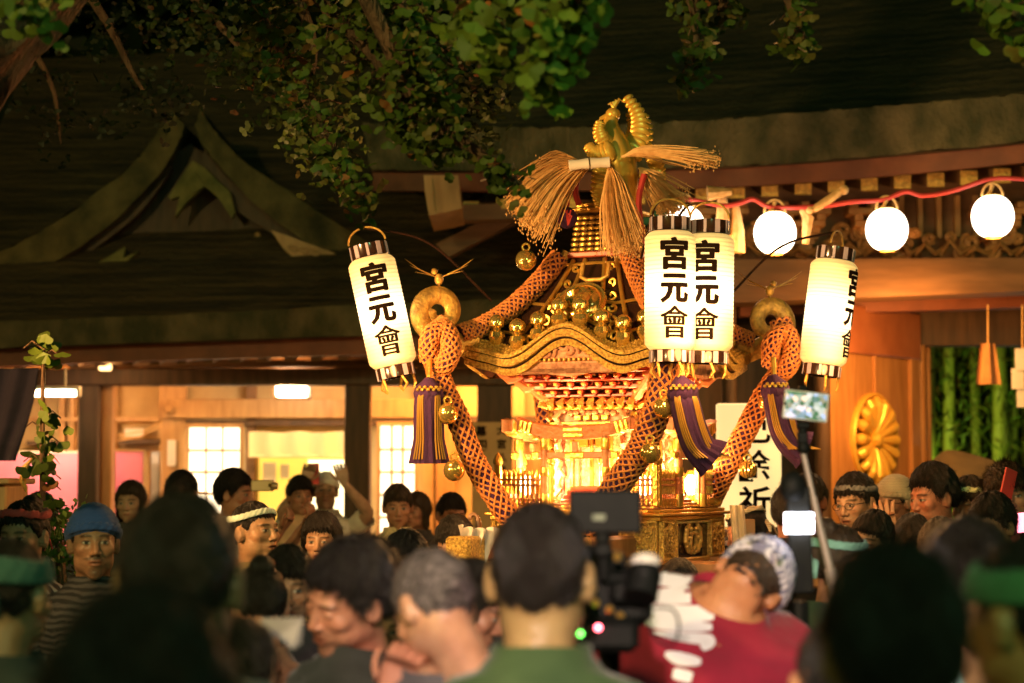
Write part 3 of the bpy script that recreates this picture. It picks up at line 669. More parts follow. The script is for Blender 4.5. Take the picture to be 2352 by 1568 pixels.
lamp('gate_door_fill', 'AREA', (W(2060, 780, 14.2).x, 13.7, 2.72), 24, (1, 0.42, 0.10), .6, (W(2000, 1000, 15).x, 15.2, 1.8))  # unseen area light aimed to brighten the open door leaf

# ---------------------------------------------------------------- globe lanterns on the red cord
M['globe'] = emit('globe_lantern_glow', (1.0, 0.84, 0.62), 3.4)
YL = 11.6
globes = [(1570, 522), (1780, 535), (2037, 527), (2280, 497)]
for (px, py), lab in zip(globes, ('round white paper lantern half hidden behind the tall twin lanterns', 'round glowing white lantern left of the three on the red cord', 'round glowing white lantern middle of the three on the red cord', 'round glowing white lantern nearest the right frame edge on the red cord')):
    c = W(px, py, YL); t = thing('globe_lantern', lab, 'lantern', c, group='round lanterns on the red cord')
    k = 11.6 / F; r_ = 48.5 * k; mb = MB(); prof = []
    for a_ in np.linspace(-1, 1, 60):
        th = a_ * R(74); prof.append((r_ * cos(th) ** .82 * (1 + .006 * cos(a_ * 60)), r_ * 1.02 * sin(th)))
    mb.lathe(prof, c, 36); mb.build('shade', M['globe'], t)
    mb = MB(); mb.lathe([(r_ * .36, -r_ * 1.04), (r_ * .38, -r_ * .97)], c, 20); mb.build('rim', M['gold_leaf'], t); mb = MB(); mb.lathe([(r_ * .34, r_ * .95), (r_ * .36, r_ * 1.03)], c, 20); mb.build('rim', M['gold_leaf'], t)
    mb = MB(); mb.tube([c + Vector((r_ * .5 * cos(a_), 0, r_ * .98 + r_ * .62 * sin(a_))) for a_ in np.linspace(0, pi, 16)], .008, 6)
    mb.tube([c + Vector((0, 0, r_ * 1.5)), c + Vector((-.01, 0, r_ * 1.2)), c + Vector((-.03, 0, r_ * 1.0))], .012, 6); mb.build('handle', M['straw'], t)
    lamp('lantern_bulb', 'POINT', c + Vector((0, -.02, -r_ * 1.35)), 10, (1, 0.47, 0.15), .10)
cord = thing('lantern_cord', 'red cord with straw ties strung under the gate eaves', 'cord', W(1900, 465, YL))
mb = MB(); mb.tube(pxpath([(1480, 440, YL), (1560, 455, YL), (1600, 460, YL), (1660, 472, YL), (1700, 466, YL), (1730, 457, YL), (1765, 474, YL), (1830, 476, YL), (1900, 472, YL), (1960, 463, YL), (2030, 458, YL), (2080, 440, YL), (2120, 449, YL), (2180, 440, YL), (2230, 424, YL), (2270, 412, YL), (2320, 409, YL), (2420, 418, YL)], 120), .0135, 8)
mb.build('cord', mat('red_cord', (.62, .06, .05), .6), cord)
mb = MB(); mb.tube([W(1868, 480, YL), W(1900, 462, YL), W(1930, 440, YL)], [.020, .028, .022], 8); mb.ball(W(1938, 436, YL), .03, 10); mb.ball(W(1860, 482, YL), .025, 8); mb.build('straw_tie', M['straw'], cord)
for (px, py) in ((1657, 430), (1690, 470)): mb = MB(); mb.tube([W(px, py, YL + .1), W(px + 4, py + 60, YL + .1), W(px + 2, py + 110, YL + .1)], [.02, .04, .05], 8); mb.build('straw_tie', M['straw'], cord)
mb = MB(); mb.tube([W(1842, 480, YL + .1), W(1856, 500, YL + .1), W(1850, 560, YL + .1)], [.02, .035, .02], 8); mb.build('straw_tie', M['straw'], cord)
mb = MB(); mb.tube([W(1625, 445, YL), W(1680, 440, YL)], [.05, .02], 8); mb.build('straw_tie', M['straw'], cord)

# ---------------------------------------------------------------- signs
def text_line(mb, chars, px, y0, step, size, Y, sx=1.0, tilt=0):
    for i, ch in enumerate(chars):
        V, Fs = glyph(ch); c = W(px, y0 + i * step, Y); k = size * Y / F
        P = np.array([[c.x + v[0] * k * sx, c.y, c.z + v[1] * k] for v in V]); mb.add(P, Fs)
M['sign_glow'] = emit('sign_lamplight_glow', (1.0, 0.72, 0.30), 0.50, (.8, .72, .5))  # weak glow put into the panel in place of lamplight falling on it
t = glow_panel('prayer_sign', 1650, 926, 1794, 1210, 11.4, .10, M['sign_glow'], 'tall cream sign, lamplight put in as glow, with black brush characters right of the shrine', 'sign', .008)
mb = MB(); text_line(mb, '厄除祈願', 1733, 985, 84, 74, 11.385)
mb.build('characters', M['ink'], t, smooth=False)
mb = MB(); c = W(1722, 1210, 11.4); mb.bar((c.x - .1, 11.46, 0), (c.x - .1, 11.46, c.z), .05, .05); mb.bar((c.x + .1, 11.46, 0), (c.x + .1, 11.46, c.z), .05, .05); mb.build('leg', M['wood_dark'], t)
t = glow_panel('wooden_notice', 1084, 969, 1174, 1240, 15.2, .05, M['plaster'], 'pale wooden notice board with two columns of black characters', 'sign', .004)
mb = MB(); text_line(mb, '大宮八幡宮祭', 1152, 988, 31, 22, 15.185); text_line(mb, '幕四一', 1105, 990, 33, 26, 15.185); mb.build('characters', M['ink'], t, smooth=False)
mb = MB(); c = W(1130, 1240, 15.2); mb.bar((c.x, 15.24, 0), (c.x, 15.24, c.z), .08, .04); mb.build('leg', M['wood_dark'], t)
t = glow_panel('donation_box', -60, 1112, 16, 1190, 9.0, .4, M['wood_light'], 'pale wooden box at the left frame edge beside the sapling', 'box', .01)
mb = MB(); pbox(mb, -70, 1098, 21, 1112, 8.95, .5, .01); mb.build('lid', M['wood_light'], t)
# purple drape hanging on the left
t = thing('purple_drape', 'dark purple cloth drape hanging at the left frame edge', 'curtain', W(30, 850, 6.5))
mb = MB(); L_ = [W(-60, 848, 6.5), W(-60, 950, 6.5), W(-60, 1058, 6.5)]; R_ = [W(88, 846, 6.5), W(74, 935, 6.5), W(34, 1058, 6.5)]
A = smooth_path(L_, 14); B = smooth_path(R_, 14)
G = np.array([[list(Vector(a) + (Vector(b) - Vector(a)) * s + Vector((0, .010 * sin(s * 16 + i * .2), 0))) for s in np.linspace(0, 1, 40)] for i, (a, b) in enumerate(zip(A, B))])
mb.grid(G); G2 = G.copy(); G2[:, :, 1] += .012; mb.grid(G2); mb.build('cloth', cloth('purple_cloth', (.012, .004, .018)), t)

# ---------------------------------------------------------------- ginkgo tree and leaves
def leaf_pts(size, fold):
    a = np.linspace(-1.0, 1.0, 9) * R(62); r = np.array([.80, .96, 1.0, .97, .80, .97, 1.0, .96, .80])
    P = [(0, 0, 0)] + [(r[i] * sin(a[i]) * 1.1, 0.10 + fold * abs(sin(a[i])) , -r[i] * cos(a[i])) for i in range(9)]
    return np.array(P) * size
LEAF_F = [(0, i, i + 1) for i in range(1, 9)]
def add_leaf(mb, p, size, col, tilt=.6):
    P = leaf_pts(size, rnd.uniform(-.2, .3)); e = Euler((rnd.gauss(0, tilt), rnd.gauss(0, tilt * 1.1), rnd.uniform(-.9, .9) + (pi if rnd.random() < .5 else 0)))
    P = P @ np.array(e.to_matrix()).T + np.array(p); mb.add(P, LEAF_F, col)
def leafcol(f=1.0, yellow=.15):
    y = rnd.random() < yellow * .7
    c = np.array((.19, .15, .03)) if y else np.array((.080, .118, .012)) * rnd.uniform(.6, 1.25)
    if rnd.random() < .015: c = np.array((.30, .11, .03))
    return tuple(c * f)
tree = thing('ginkgo_tree', 'large ginkgo with fissured trunk leaning in at the upper left', 'tree', (-2.75, 6.2, 0))
tp = [(-2.9, 6.2, 0), (-2.75, 6.2, 1.0), (-2.45, 6.2, 2.2), (-1.98, 6.25, 2.95), (-1.50, 6.3, 3.55), (-1.0, 6.5, 4.6), (-.6, 6.7, 6.0)]
mb = MB(); P = smooth_path(tp, 60); n = 48
C_ = []
for i, p in enumerate(P):
    t_ = i / 59; r_ = .42 * (1 - t_) + .20 + .25 * math.exp(-t_ * 14)
    a_ = np.arange(n) * 2 * pi / n
    rr_ = r_ * (1 + .07 * np.sin(a_ * 9 + 2.2 * np.sin(i * .35)) + .05 * np.sin(a_ * 17 + i * .4) + rng.normal(0, .02, n))
    C_.append(np.stack([p[0] + rr_ * np.cos(a_), p[1] + rr_ * np.sin(a_), np.full(n, p[2]) + .25 * rr_ * np.cos(a_)], 1))
mb.grid(np.array(C_), closed_u=True); mb.build('trunk', M['bark'], tree)
branches = [  # (points px,py,Y), leaf count, spread px, yellowness, size, leaf tint for a lit or shaded branch
    ([(560, -60, 7.6), (600, 20, 7.5), (640, 110, 7.4), (700, 190, 7.3), (740, 290, 7.2), (800, 400, 7.2), (840, 455, 7.2)], 420, (38, 26), .22, .048, 1.0),
    ([(690, -60, 7.2), (760, 30, 7.1), (840, 110, 7.0), (900, 190, 6.9), (960, 260, 6.8), (1010, 300, 6.8)], 340, (50, 38), .14, .055, 1.0),
    ([(960, 240, 6.8), (1040, 310, 6.7), (1100, 350, 6.7), (1160, 400, 6.7), (1205, 435, 6.7)], 90, (18, 18), .30, .052, 1.0),
    ([(880, -60, 6.8), (940, 20, 6.8), (990, 90, 6.8), (1000, 200, 6.8), (985, 330, 6.8)], 260, (46, 40), .18, .056, 1.0),
    ([(1000, -60, 6.0), (1080, 10, 6.0), (1120, 70, 6.0), (1140, 130, 6.0)], 120, (38, 30), .05, .062, 1.1),
    ([(1240, -60, 5.4), (1270, 0, 5.4), (1280, 60, 5.4), (1262, 120, 5.4), (1250, 160, 5.4)], 120, (44, 26), .04, .062, 1.25),
    ([(1320, -60, 5.4), (1330, -10, 5.4), (1350, 50, 5.4)], 40, (26, 26), .04, .062, 1.25),
    ([(1560, -60, 6.8), (1590, 0, 6.8), (1600, 80, 6.8), (1592, 170, 6.8)], 110, (26, 20), .4, .050, .8),
    ([(1660, -60, 6.8), (1670, -10, 6.8), (1650, 20, 6.8)], 50, (40, 20), .3, .050, .8),
    ([(1790, -60, 6.8), (1815, 0, 6.8), (1830, 60, 6.8), (1855, 90, 6.8)], 70, (20, 16), .45, .050, .9),
    ([(2230, -80, 5.8), (2280, -30, 5.8), (2330, 30, 5.8), (2380, 80, 5.8)], 45, (36, 26), .15, .060, 1.1),
    ([(-40, -40, 5.6), (40, 0, 5.6), (95, 30, 5.6)], 40, (40, 24), .15, .050, 1.0),
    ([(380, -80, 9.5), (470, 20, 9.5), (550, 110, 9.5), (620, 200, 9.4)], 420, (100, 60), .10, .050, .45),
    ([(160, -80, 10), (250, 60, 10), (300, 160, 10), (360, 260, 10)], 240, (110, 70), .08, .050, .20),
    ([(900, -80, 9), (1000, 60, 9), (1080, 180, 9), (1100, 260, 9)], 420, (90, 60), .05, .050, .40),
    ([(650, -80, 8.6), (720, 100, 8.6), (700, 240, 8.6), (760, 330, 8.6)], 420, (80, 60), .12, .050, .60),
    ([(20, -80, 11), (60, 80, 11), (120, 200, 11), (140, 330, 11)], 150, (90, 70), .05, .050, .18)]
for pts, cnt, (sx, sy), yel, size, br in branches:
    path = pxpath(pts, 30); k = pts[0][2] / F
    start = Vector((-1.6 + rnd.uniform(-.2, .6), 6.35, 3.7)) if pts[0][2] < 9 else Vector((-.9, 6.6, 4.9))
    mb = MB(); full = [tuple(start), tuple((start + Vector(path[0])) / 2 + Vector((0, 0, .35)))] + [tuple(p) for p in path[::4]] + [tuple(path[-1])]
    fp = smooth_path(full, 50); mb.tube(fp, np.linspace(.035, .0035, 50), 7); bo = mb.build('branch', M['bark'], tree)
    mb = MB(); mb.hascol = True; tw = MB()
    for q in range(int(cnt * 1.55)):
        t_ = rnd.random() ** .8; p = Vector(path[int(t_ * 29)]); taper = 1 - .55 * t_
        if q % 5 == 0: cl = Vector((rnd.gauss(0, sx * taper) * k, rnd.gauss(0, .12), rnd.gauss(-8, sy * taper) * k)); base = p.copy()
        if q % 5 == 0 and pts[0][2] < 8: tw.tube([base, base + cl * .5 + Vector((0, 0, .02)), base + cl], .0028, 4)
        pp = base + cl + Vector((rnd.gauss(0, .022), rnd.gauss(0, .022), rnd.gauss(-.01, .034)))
        add_leaf(mb, pp, size * (.72 if pts[0][2] < 6.5 else .60) * rnd.uniform(.6, 1.15), leafcol(br * (1.7 if pts[0][2] < 6.5 else 1.15 if pts[0][2] < 8 else .8), yel))  # near leaves coloured lighter, far ones darker, as light would fall
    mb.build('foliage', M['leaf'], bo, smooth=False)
    if tw.n: tw.build('twigs', M['bark'], bo)
# young ginkgo in front of the hall
sap = thing('sapling', 'slender potted ginkgo sapling in front of the pink sheet', 'sapling', W(100, 1400, 8.0) * 1)
sp = pxpath([(92, 1500, 8), (96, 1300, 8), (98, 1150, 8), (97, 1000, 8), (98, 900, 8), (102, 800, 8)], 40)
mb = MB(); mb.tube(sp, np.linspace(.017, .006, 40), 7)
for k, (py, side) in enumerate(((1180, 1), (1150, -1), (1100, 1), (1060, -1), (1020, 1), (985, -1), (960, 1), (820, 1), (800, -1), (1210, -1), (1125, 1))):
    a = W(97, py, 8); mb.tube([a, a + Vector((side * .04, 0, .03)), a + Vector((side * .075, 0, .0))], .003, 5)
mb.build('stem', M['bark'], sap)
mb = MB(); mb.hascol = True
for (px, py, n_, s_) in ((85, 1000, 5, 20), (112, 1010, 5, 22), (88, 1040, 6, 18), (120, 1065, 5, 18), (75, 1075, 4, 14), (118, 960, 5, 18), (95, 945, 4, 16), (85, 800, 7, 18), (118, 810, 7, 20), (100, 778, 4, 16), (120, 1140, 4, 16), (85, 1170, 4, 14), (125, 1175, 5, 18), (118, 1108, 3, 10)):
    for q in range(n_):
        add_leaf(mb, W(px + rnd.gauss(0, s_ * .7), py + rnd.gauss(0, s_ * .6), 8 + rnd.gauss(0, .04)), .044, leafcol(1.1, .1), .5)
mb.build('foliage', M['leaf'], sap, smooth=False)
bush(95, 178, 1190, 1300, 8.2, 500, 'round leafy shrub at the foot of the sapling', (.12, .20, .03), .032)
for k_, (nm, x0_, y0_, x1_, y1_, lab) in enumerate((('paper_charm', 46, 1060, 60, 1130, 'small yellow crescent ornament tied on the sapling'),)):
    t = thing(nm, lab, 'ornament', W(60, 1100, 7.95)); mb = MB()
    mb.tube([W(74, 1052, 7.95), W(56, 1075, 7.95), (W(52, 1105, 7.95)), W(60, 1130, 7.95)], [.004, .014, .014, .004], 8); mb.build('ornament', M['gold_leaf'], t)
# ================================================================ PORTABLE SHRINE
MC = Vector((0.458, 9.35, 0)); PHI = R(-25.6)
mik = thing('portable_shrine', 'golden portable shrine with black lacquer roof carried above the crowd', 'portable shrine', MC, (0, 0, PHI))
def ml(x, y, z): return WM[mik.name] @ Vector((x, y, z))
def rz4(mb_fn, name, material, parent, **k):
    """build the same part on the four sides"""
    out = []
    for q in range(4):
        mb = MB(); mb_fn(mb); Rq = np.array(Matrix.Rotation(q * pi / 2, 3, 'Z'))
        mb.v = [v @ Rq.T for v in mb.v]; out.append(mb.build(name, material, parent, local=True, **k))
    return out
# base
mb = MB(); mb.box((0, 0, 1.455), (.80, .80, .19), None, .008); mb.build('base', M['lacquer'], mik, local=True)
mb = MB()
for z_, w_, h_ in ((1.360, .84, .022), (1.552, .84, .022), (1.570, .88, .014), (1.585, .84, .016)): mb.box((0, 0, z_), (w_, w_, h_), None, .005)
mb.build('base_moulding', M['gold'], mik, local=True)
def base_panels(mb, x_=-.31, w_=.17):
    for _ in (0,):
        mb.box((x_, -.405, 1.455), (w_, .02, .165), None, .006)
        for s in (-1, 1): mb.box((x_ + s * w_ * .5, -.412, 1.455), (.012, .026, .172), None, .004)
        mb.box((x_, -.414, 1.538), (w_, .024, .012), None, .004); mb.box((x_, -.414, 1.372), (w_, .024, .012), None, .004)
        for k in range(22):
            a = rnd.random() * 6; r0 = rnd.uniform(.012, .028); cx_ = x_ + rnd.uniform(-.055, .055); cz_ = 1.455 + rnd.uniform(-.06, .06)
            mb.tube([(cx_ + r0 * (1 - t / 9) * cos(a + t), -.418 - .004 * (k % 3), cz_ + r0 * (1 - t / 9) * sin(a + t)) for t in np.linspace(0, 5.5, 10)], .0055, 5)
rz4(base_panels, 'relief_panel', M['gold_fine'], mik); rz4(lambda m_: base_panels(m_, .31), 'relief_panel', M['gold_fine'], mik)
def base_crest(mb):
    for s in (-1, 1):
        mb.tube([(s * .015, -.41, 1.39), (s * .06, -.412, 1.40), (s * .095, -.412, 1.445), (s * .085, -.414, 1.50), (s * .055, -.414, 1.52), (s * .065, -.416, 1.495)], [.008, .012, .013, .012, .009, .005], 7)
        for k in range(6): mb.ball((s * (.06 + .03 * sin(k)), -.415, 1.40 + k * .02), .011, 8)
        mb.tube([(s * .012, -.41, 1.40), (s * .035, -.414, 1.43), (s * .028, -.416, 1.47), (0, -.416, 1.485)], .008, 6)
    for k in range(26): mb.ball((-.21 + k * .0168, -.412, 1.532), .0075, 6)
rz4(base_crest, 'crest_relief', M['gold_leaf'], mik)
mb = MB()
for z_, w_ in ((1.600, .80), (1.615, .78)): mb.box((0, 0, z_), (w_, w_, .012), None, .003)
mb.build('deck', M['keyaki'], mik, local=True)
# railing
def railing(mb):
    for x in np.arange(-.385, .39, .0235):
        if abs(x) < .13: continue
        mb.box((x, -.385, 1.675), (.014, .014, .13), None, .003)
    for z_ in (1.635, 1.70, 1.725):
        for s in (-1, 1): mb.box((s * .26, -.385, z_), (.27, .020, .012), None, .003)
def railing_gold(mb):
    for x in np.arange(-.385, .39, .0235):
        if abs(x) < .13: continue
        mb.lathe([(.009, 1.66), (.0105, 1.69), (.009, 1.735), (.0115, 1.745), (.001, 1.772)], (x, -.385, 0), 6)
        mb.box((x, -.395, 1.625), (.010, .008, .03), None, .002)
    for x in (-.395, -.13, .13, .395):
        mb.box((x, -.388, 1.70), (.026, .026, .19), None, .004); mb.lathe([(.02, 1.795), (.022, 1.81), (.014, 1.83), (.001, 1.85)], (x, -.388, 0), 10)
    for x in np.linspace(-.37, .37, 20): mb.box((x, -.397, 1.603), (.022, .010, .012), None, .003)
rz4(railing, 'railing', M['keyaki'], mik); rz4(railing_gold, 'railing_fittings', M['gold'], mik)
# torii on each side
def torii(mb):
    for s in (-1, 1):
        mb.lathe([(.021, 1.60), (.019, 1.92)], (s * .15, -.40, 0), 14)
    mb.box((0, -.40, 1.835), (.42, .022, .030), None, .004)
    n = 24; xs = np.linspace(-.27, .27, n); G = []
    for dz, dy in ((0, -.022), (.055, -.032), (.062, 0), (.055, .032), (0, .022), (0, -.022)):
        G.append([(x * (1 + .04 * (dz > .02)), -.40 + dy, 1.905 + dz + .045 * (abs(x) / .27) ** 2.2) for x in xs])
    mb.grid(np.array(G)); mb.box((0, -.40, 1.872), (.03, .02, .05), None, .003)
    for s in (-1, 1): mb.box((s * .275, -.40, 1.975), (.012, .058, .060), None, .003)
tos = rz4(torii, 'torii', M['keyaki'], mik)
def torii_gold(mb):
    for s in (-1, 1):
        for z0, z1 in ((1.60, 1.66), (1.74, 1.78), (1.86, 1.91)): mb.lathe([(.0225, z0), (.0235, z0 + .005), (.0235, z1 - .005), (.0225, z1)], (s * .15, -.40, 0), 14)
        mb.box((s * .195, -.40, 1.835), (.04, .027, .034), None, .006)
        for k in range(3):
            x = s * (.215 + .022 * k); mb.box((x, -.40, 1.932 + .045 * (abs(x) / .27) ** 2.2), (.021, .068, .060 - .006 * k), Matrix.Rotation(-s * .28, 3, 'Y'), .006)
    mb.box((0, -.40, 1.925), (.10, .062, .022), None, .010); mb.box((0, -.40, 1.950), (.10, .068, .022), None, .010); mb.box((0, -.40, 1.835), (.10, .030, .032), None, .014)
for q, to in enumerate(tos):
    mb = MB(); torii_gold(mb); Rq = np.array(Matrix.Rotation(q * pi / 2, 3, 'Z')); mb.v = [v @ Rq.T for v in mb.v]; mb.build('torii_fittings', M['gold'], to, local=True)
# little lamps on the deck
M['deck_lamp'] = emit('deck_lamp_glow', (1.0, 0.80, 0.52), 26)
for q in range(4):
    for s in (-1, 1):
        Rq = Matrix.Rotation(q * pi / 2, 3, 'Z'); p = Rq @ Vector((s * .29, -.30, 1.70))
        mb = MB(); mb.lathe([(.012, -.045), (.026, -.02), (.028, .02), (.012, .045)], p, 14); lm = mb.build('deck_lamp', M['deck_lamp'], mik, local=True)
        mb = MB(); mb.lathe([(.03, -.095), (.012, -.085), (.012, -.045)], p, 12); mb.lathe([(.034, .045), (.004, .07)], p, 12); mb.build('lamp_stand', M['gold'], lm, local=True)
for q, s in ((0, -1), (0, 1), (1, -1), (1, 1), (3, 1), (2, 0)):
    Rq = Matrix.Rotation(q * pi / 2, 3, 'Z'); p = Rq @ Vector((s * .20, -.315, 1.735)); lamp('deck_lamp_bulb', 'POINT', ml(*p), 9.0, (1, .50, .16), .03)
# shrine body
M['body'] = mat('carved_white_wood', (.62, .30, .18), .5, 0, (.85, .62, .48), 34, .9, 60)
mb = MB(); mb.box((0, 0, 1.83), (.40, .40, .46), None, .006); mb.build('body', M['body'], mik, local=True)
def body_side(mb):
    for s in (-1, 1):
        mb.box((s * .10, -.205, 1.80), (.07, .012, .30), None, .003)
        for k in range(7): mb.tube([(s * (.15 + .012 * sin(k * 2.2)), -.215, 1.62 + k * .06), (s * (.165 + .012 * cos(k * 2)), -.235, 1.65 + k * .06), (s * .15, -.222, 1.685 + k * .06)], [.012, .016, .010], 6)
    for k in range(12): mb.ball((-.17 + k * .031, -.215, 2.035 + .008 * sin(k * 2)), (.016, .014, .014), 8)
rz4(body_side, 'wall_carving', M['carved'], mik)
def body_door(mb):
    for z_, h_ in ((1.62, .02), (1.95, .022), (1.985, .012), (2.055, .02)): mb.box((0, -.212, z_), (.42 if z_ > 1.96 else .20, .022, h_), None, .004)
    for s in (-1, 1):
        mb.box((s * .10, -.212, 1.79), (.014, .022, .33), None, .004); mb.box((s * .004, -.212, 1.79), (.004, .02, .33))
        mb.box((s * .052, -.210, 1.90), (.07, .016, .05), None, .008)
        for k in range(10): mb.ball((s * .207, -.207, 1.63 + .043 * k), (.017, .017, .024), 8)
    for k in range(4): mb.box((-.068 + .045 * k, -.214, 2.01), (.035, .016, .024), None, .006)
rz4(body_door, 'door', M['gold'], mik)
# stairs in front
def stairs(mb):
    for k in range(4): mb.box((0, -.36 + .035 * k, 1.625 + .02 * k), (.17, .035, .022), None, .003)
rz4(stairs, 'stairs', M['red_lacquer'], mik)
# bracket complex
def brackets(mb):
    for j in range(6):
        h_ = .215 + .038 * j; z_ = 2.075 + .035 * j
        mb.box((0, -h_ + .02, z_), (2 * h_, .03, .013), None, .003)
        n_ = 7 + j
        for k in range(n_):
            x = -h_ + .012 + (2 * h_ - .024) * k / (n_ - 1)
            mb.box((x, -h_, z_ + .016), (.026, .034, .020), None, .005, 1.15); mb.box((x, -h_ + .03, z_ + .006), (.015, .08, .014), None, .003)
rz4(brackets, 'bracket_tier', M['red_lacquer'], mik)
def bracket_gold(mb):
    for j in range(6):
        h_ = .215 + .038 * j; z_ = 2.075 + .035 * j; n_ = 7 + j
        for k in range(n_):
            x = -h_ + .012 + (2 * h_ - .024) * k / (n_ - 1); mb.box((x, -h_ - .019, z_ + .016), (.018, .006, .013), None, .003)
    for k in range(9): mb.tube([(-.20 + .05 * k, -.225, 2.06), (-.19 + .05 * k, -.262, 2.075), (-.175 + .05 * k, -.25, 2.10)], [.014, .018, .006], 6)
    for x in np.linspace(-.47, .47, 40): mb.box((x, -.475, 2.262 + .03 * (abs(x) / .5) ** 4), (.013, .05, .016), None, .004)
    mb.box((0, -.43, 2.247), (.90, .03, .012), None, .003)
rz4(bracket_gold, 'bracket_ends', M['gold_leaf'], mik)
for q in range(4):      # beast heads and curled rafters at the corners
    Rq = Matrix.Rotation(q * pi / 2, 3, 'Z'); mb = MB()
    for k, (r0, z0) in enumerate(((.34, 2.12), (.42, 2.16), (.50, 2.20))):
        d = Vector((1, -1, 0)).normalized(); mb.tube([Rq @ (d * (r0 - .1) + Vector((0, 0, z0))), Rq @ (d * r0 + Vector((0, 0, z0 - .01))), Rq @ (d * (r0 + .08) + Vector((0, 0, z0 + .04)))], [.02, .026, .010], 8)
    mb.build('corner_bracket', M['keyaki'], mik, local=True)
mb = MB(); mb.box((0, 0, 2.255), (.90, .90, .02)); mb.build('ceiling', M['red_lacquer'], mik, local=True)
# roof
HE = .520; HT = .15; ZE = 2.285; ZT = 2.765
def ze(s): 
    a = abs(s) / HE; b = 0.5 * (1 + cos(pi * min(1, abs(s) / .27)))
    return ZE + .055 * a ** 3.5 + .125 * b - .012 * math.exp(-((abs(s) - .30) / .06) ** 2)
def roofpt(s, t, off=0.0, dz=0.0):
    """s in [-1,1] along the side, t from eave to top; side facing local -y"""
    h_ = HE + (HT - HE) * t; x = s * h_
    z = ZE + (ze(s * HE) - ZE) * (1 - t) ** 1.3 + (ZT - ZE) * (.42 * t + .58 * t * t)
    if off:
        z += off
    return (x, -h_, z + dz)
def roof_side(mb):
    mb.grid(np.array([[roofpt(s, t) for s in np.linspace(-1, 1, 61)] for t in np.linspace(0, 1, 24)]))
    ss = np.linspace(-1, 1, 61)
    mb.grid(np.array([[roofpt(s, 0) for s in ss], [(s * (HE - .02), -HE + .02, roofpt(s, 0)[2] - .085) for s in ss], [(s * .42, -.42, 2.262) for s in ss]]))
rz4(roof_side, 'roof', M['lacquer'], mik)
def roof_edge(mb):
    ss = np.linspace(-1, 1, 81)
    def strip(o, z0, z1, d=.010):
        G = []
        for (oo, zz) in ((o - d, z0), (o, z0), (o, z1), (o - d, z1)): G.append([(s * (HE + oo), -(HE + oo), roofpt(s, 0)[2] + zz) for s in ss])
        mb.grid(np.array(G))
    strip(.012, -.006, .012, .03); strip(.004, -.045, -.012, .02); strip(-.012, -.085, -.055, .02)
roof_e = rz4(roof_edge, 'roof_edge', M['gold_fine'], mik, angle=25)
def roof_band(mb):     # chased gold band lying on the slope
    mb.grid(np.array([[roofpt(s, t, dz=.006) for s in np.linspace(-1, 1, 61)] for t in np.linspace(0.0, .16, 5)]))
    for t in (.01, .055, .10, .15):
        for s in np.linspace(-.97, .97, 64): mb.ball(roofpt(s, t, dz=.008), (.0075, .0075, .006), 6)
rz4(roof_band, 'roof_band', M['gold_fine'], mik)
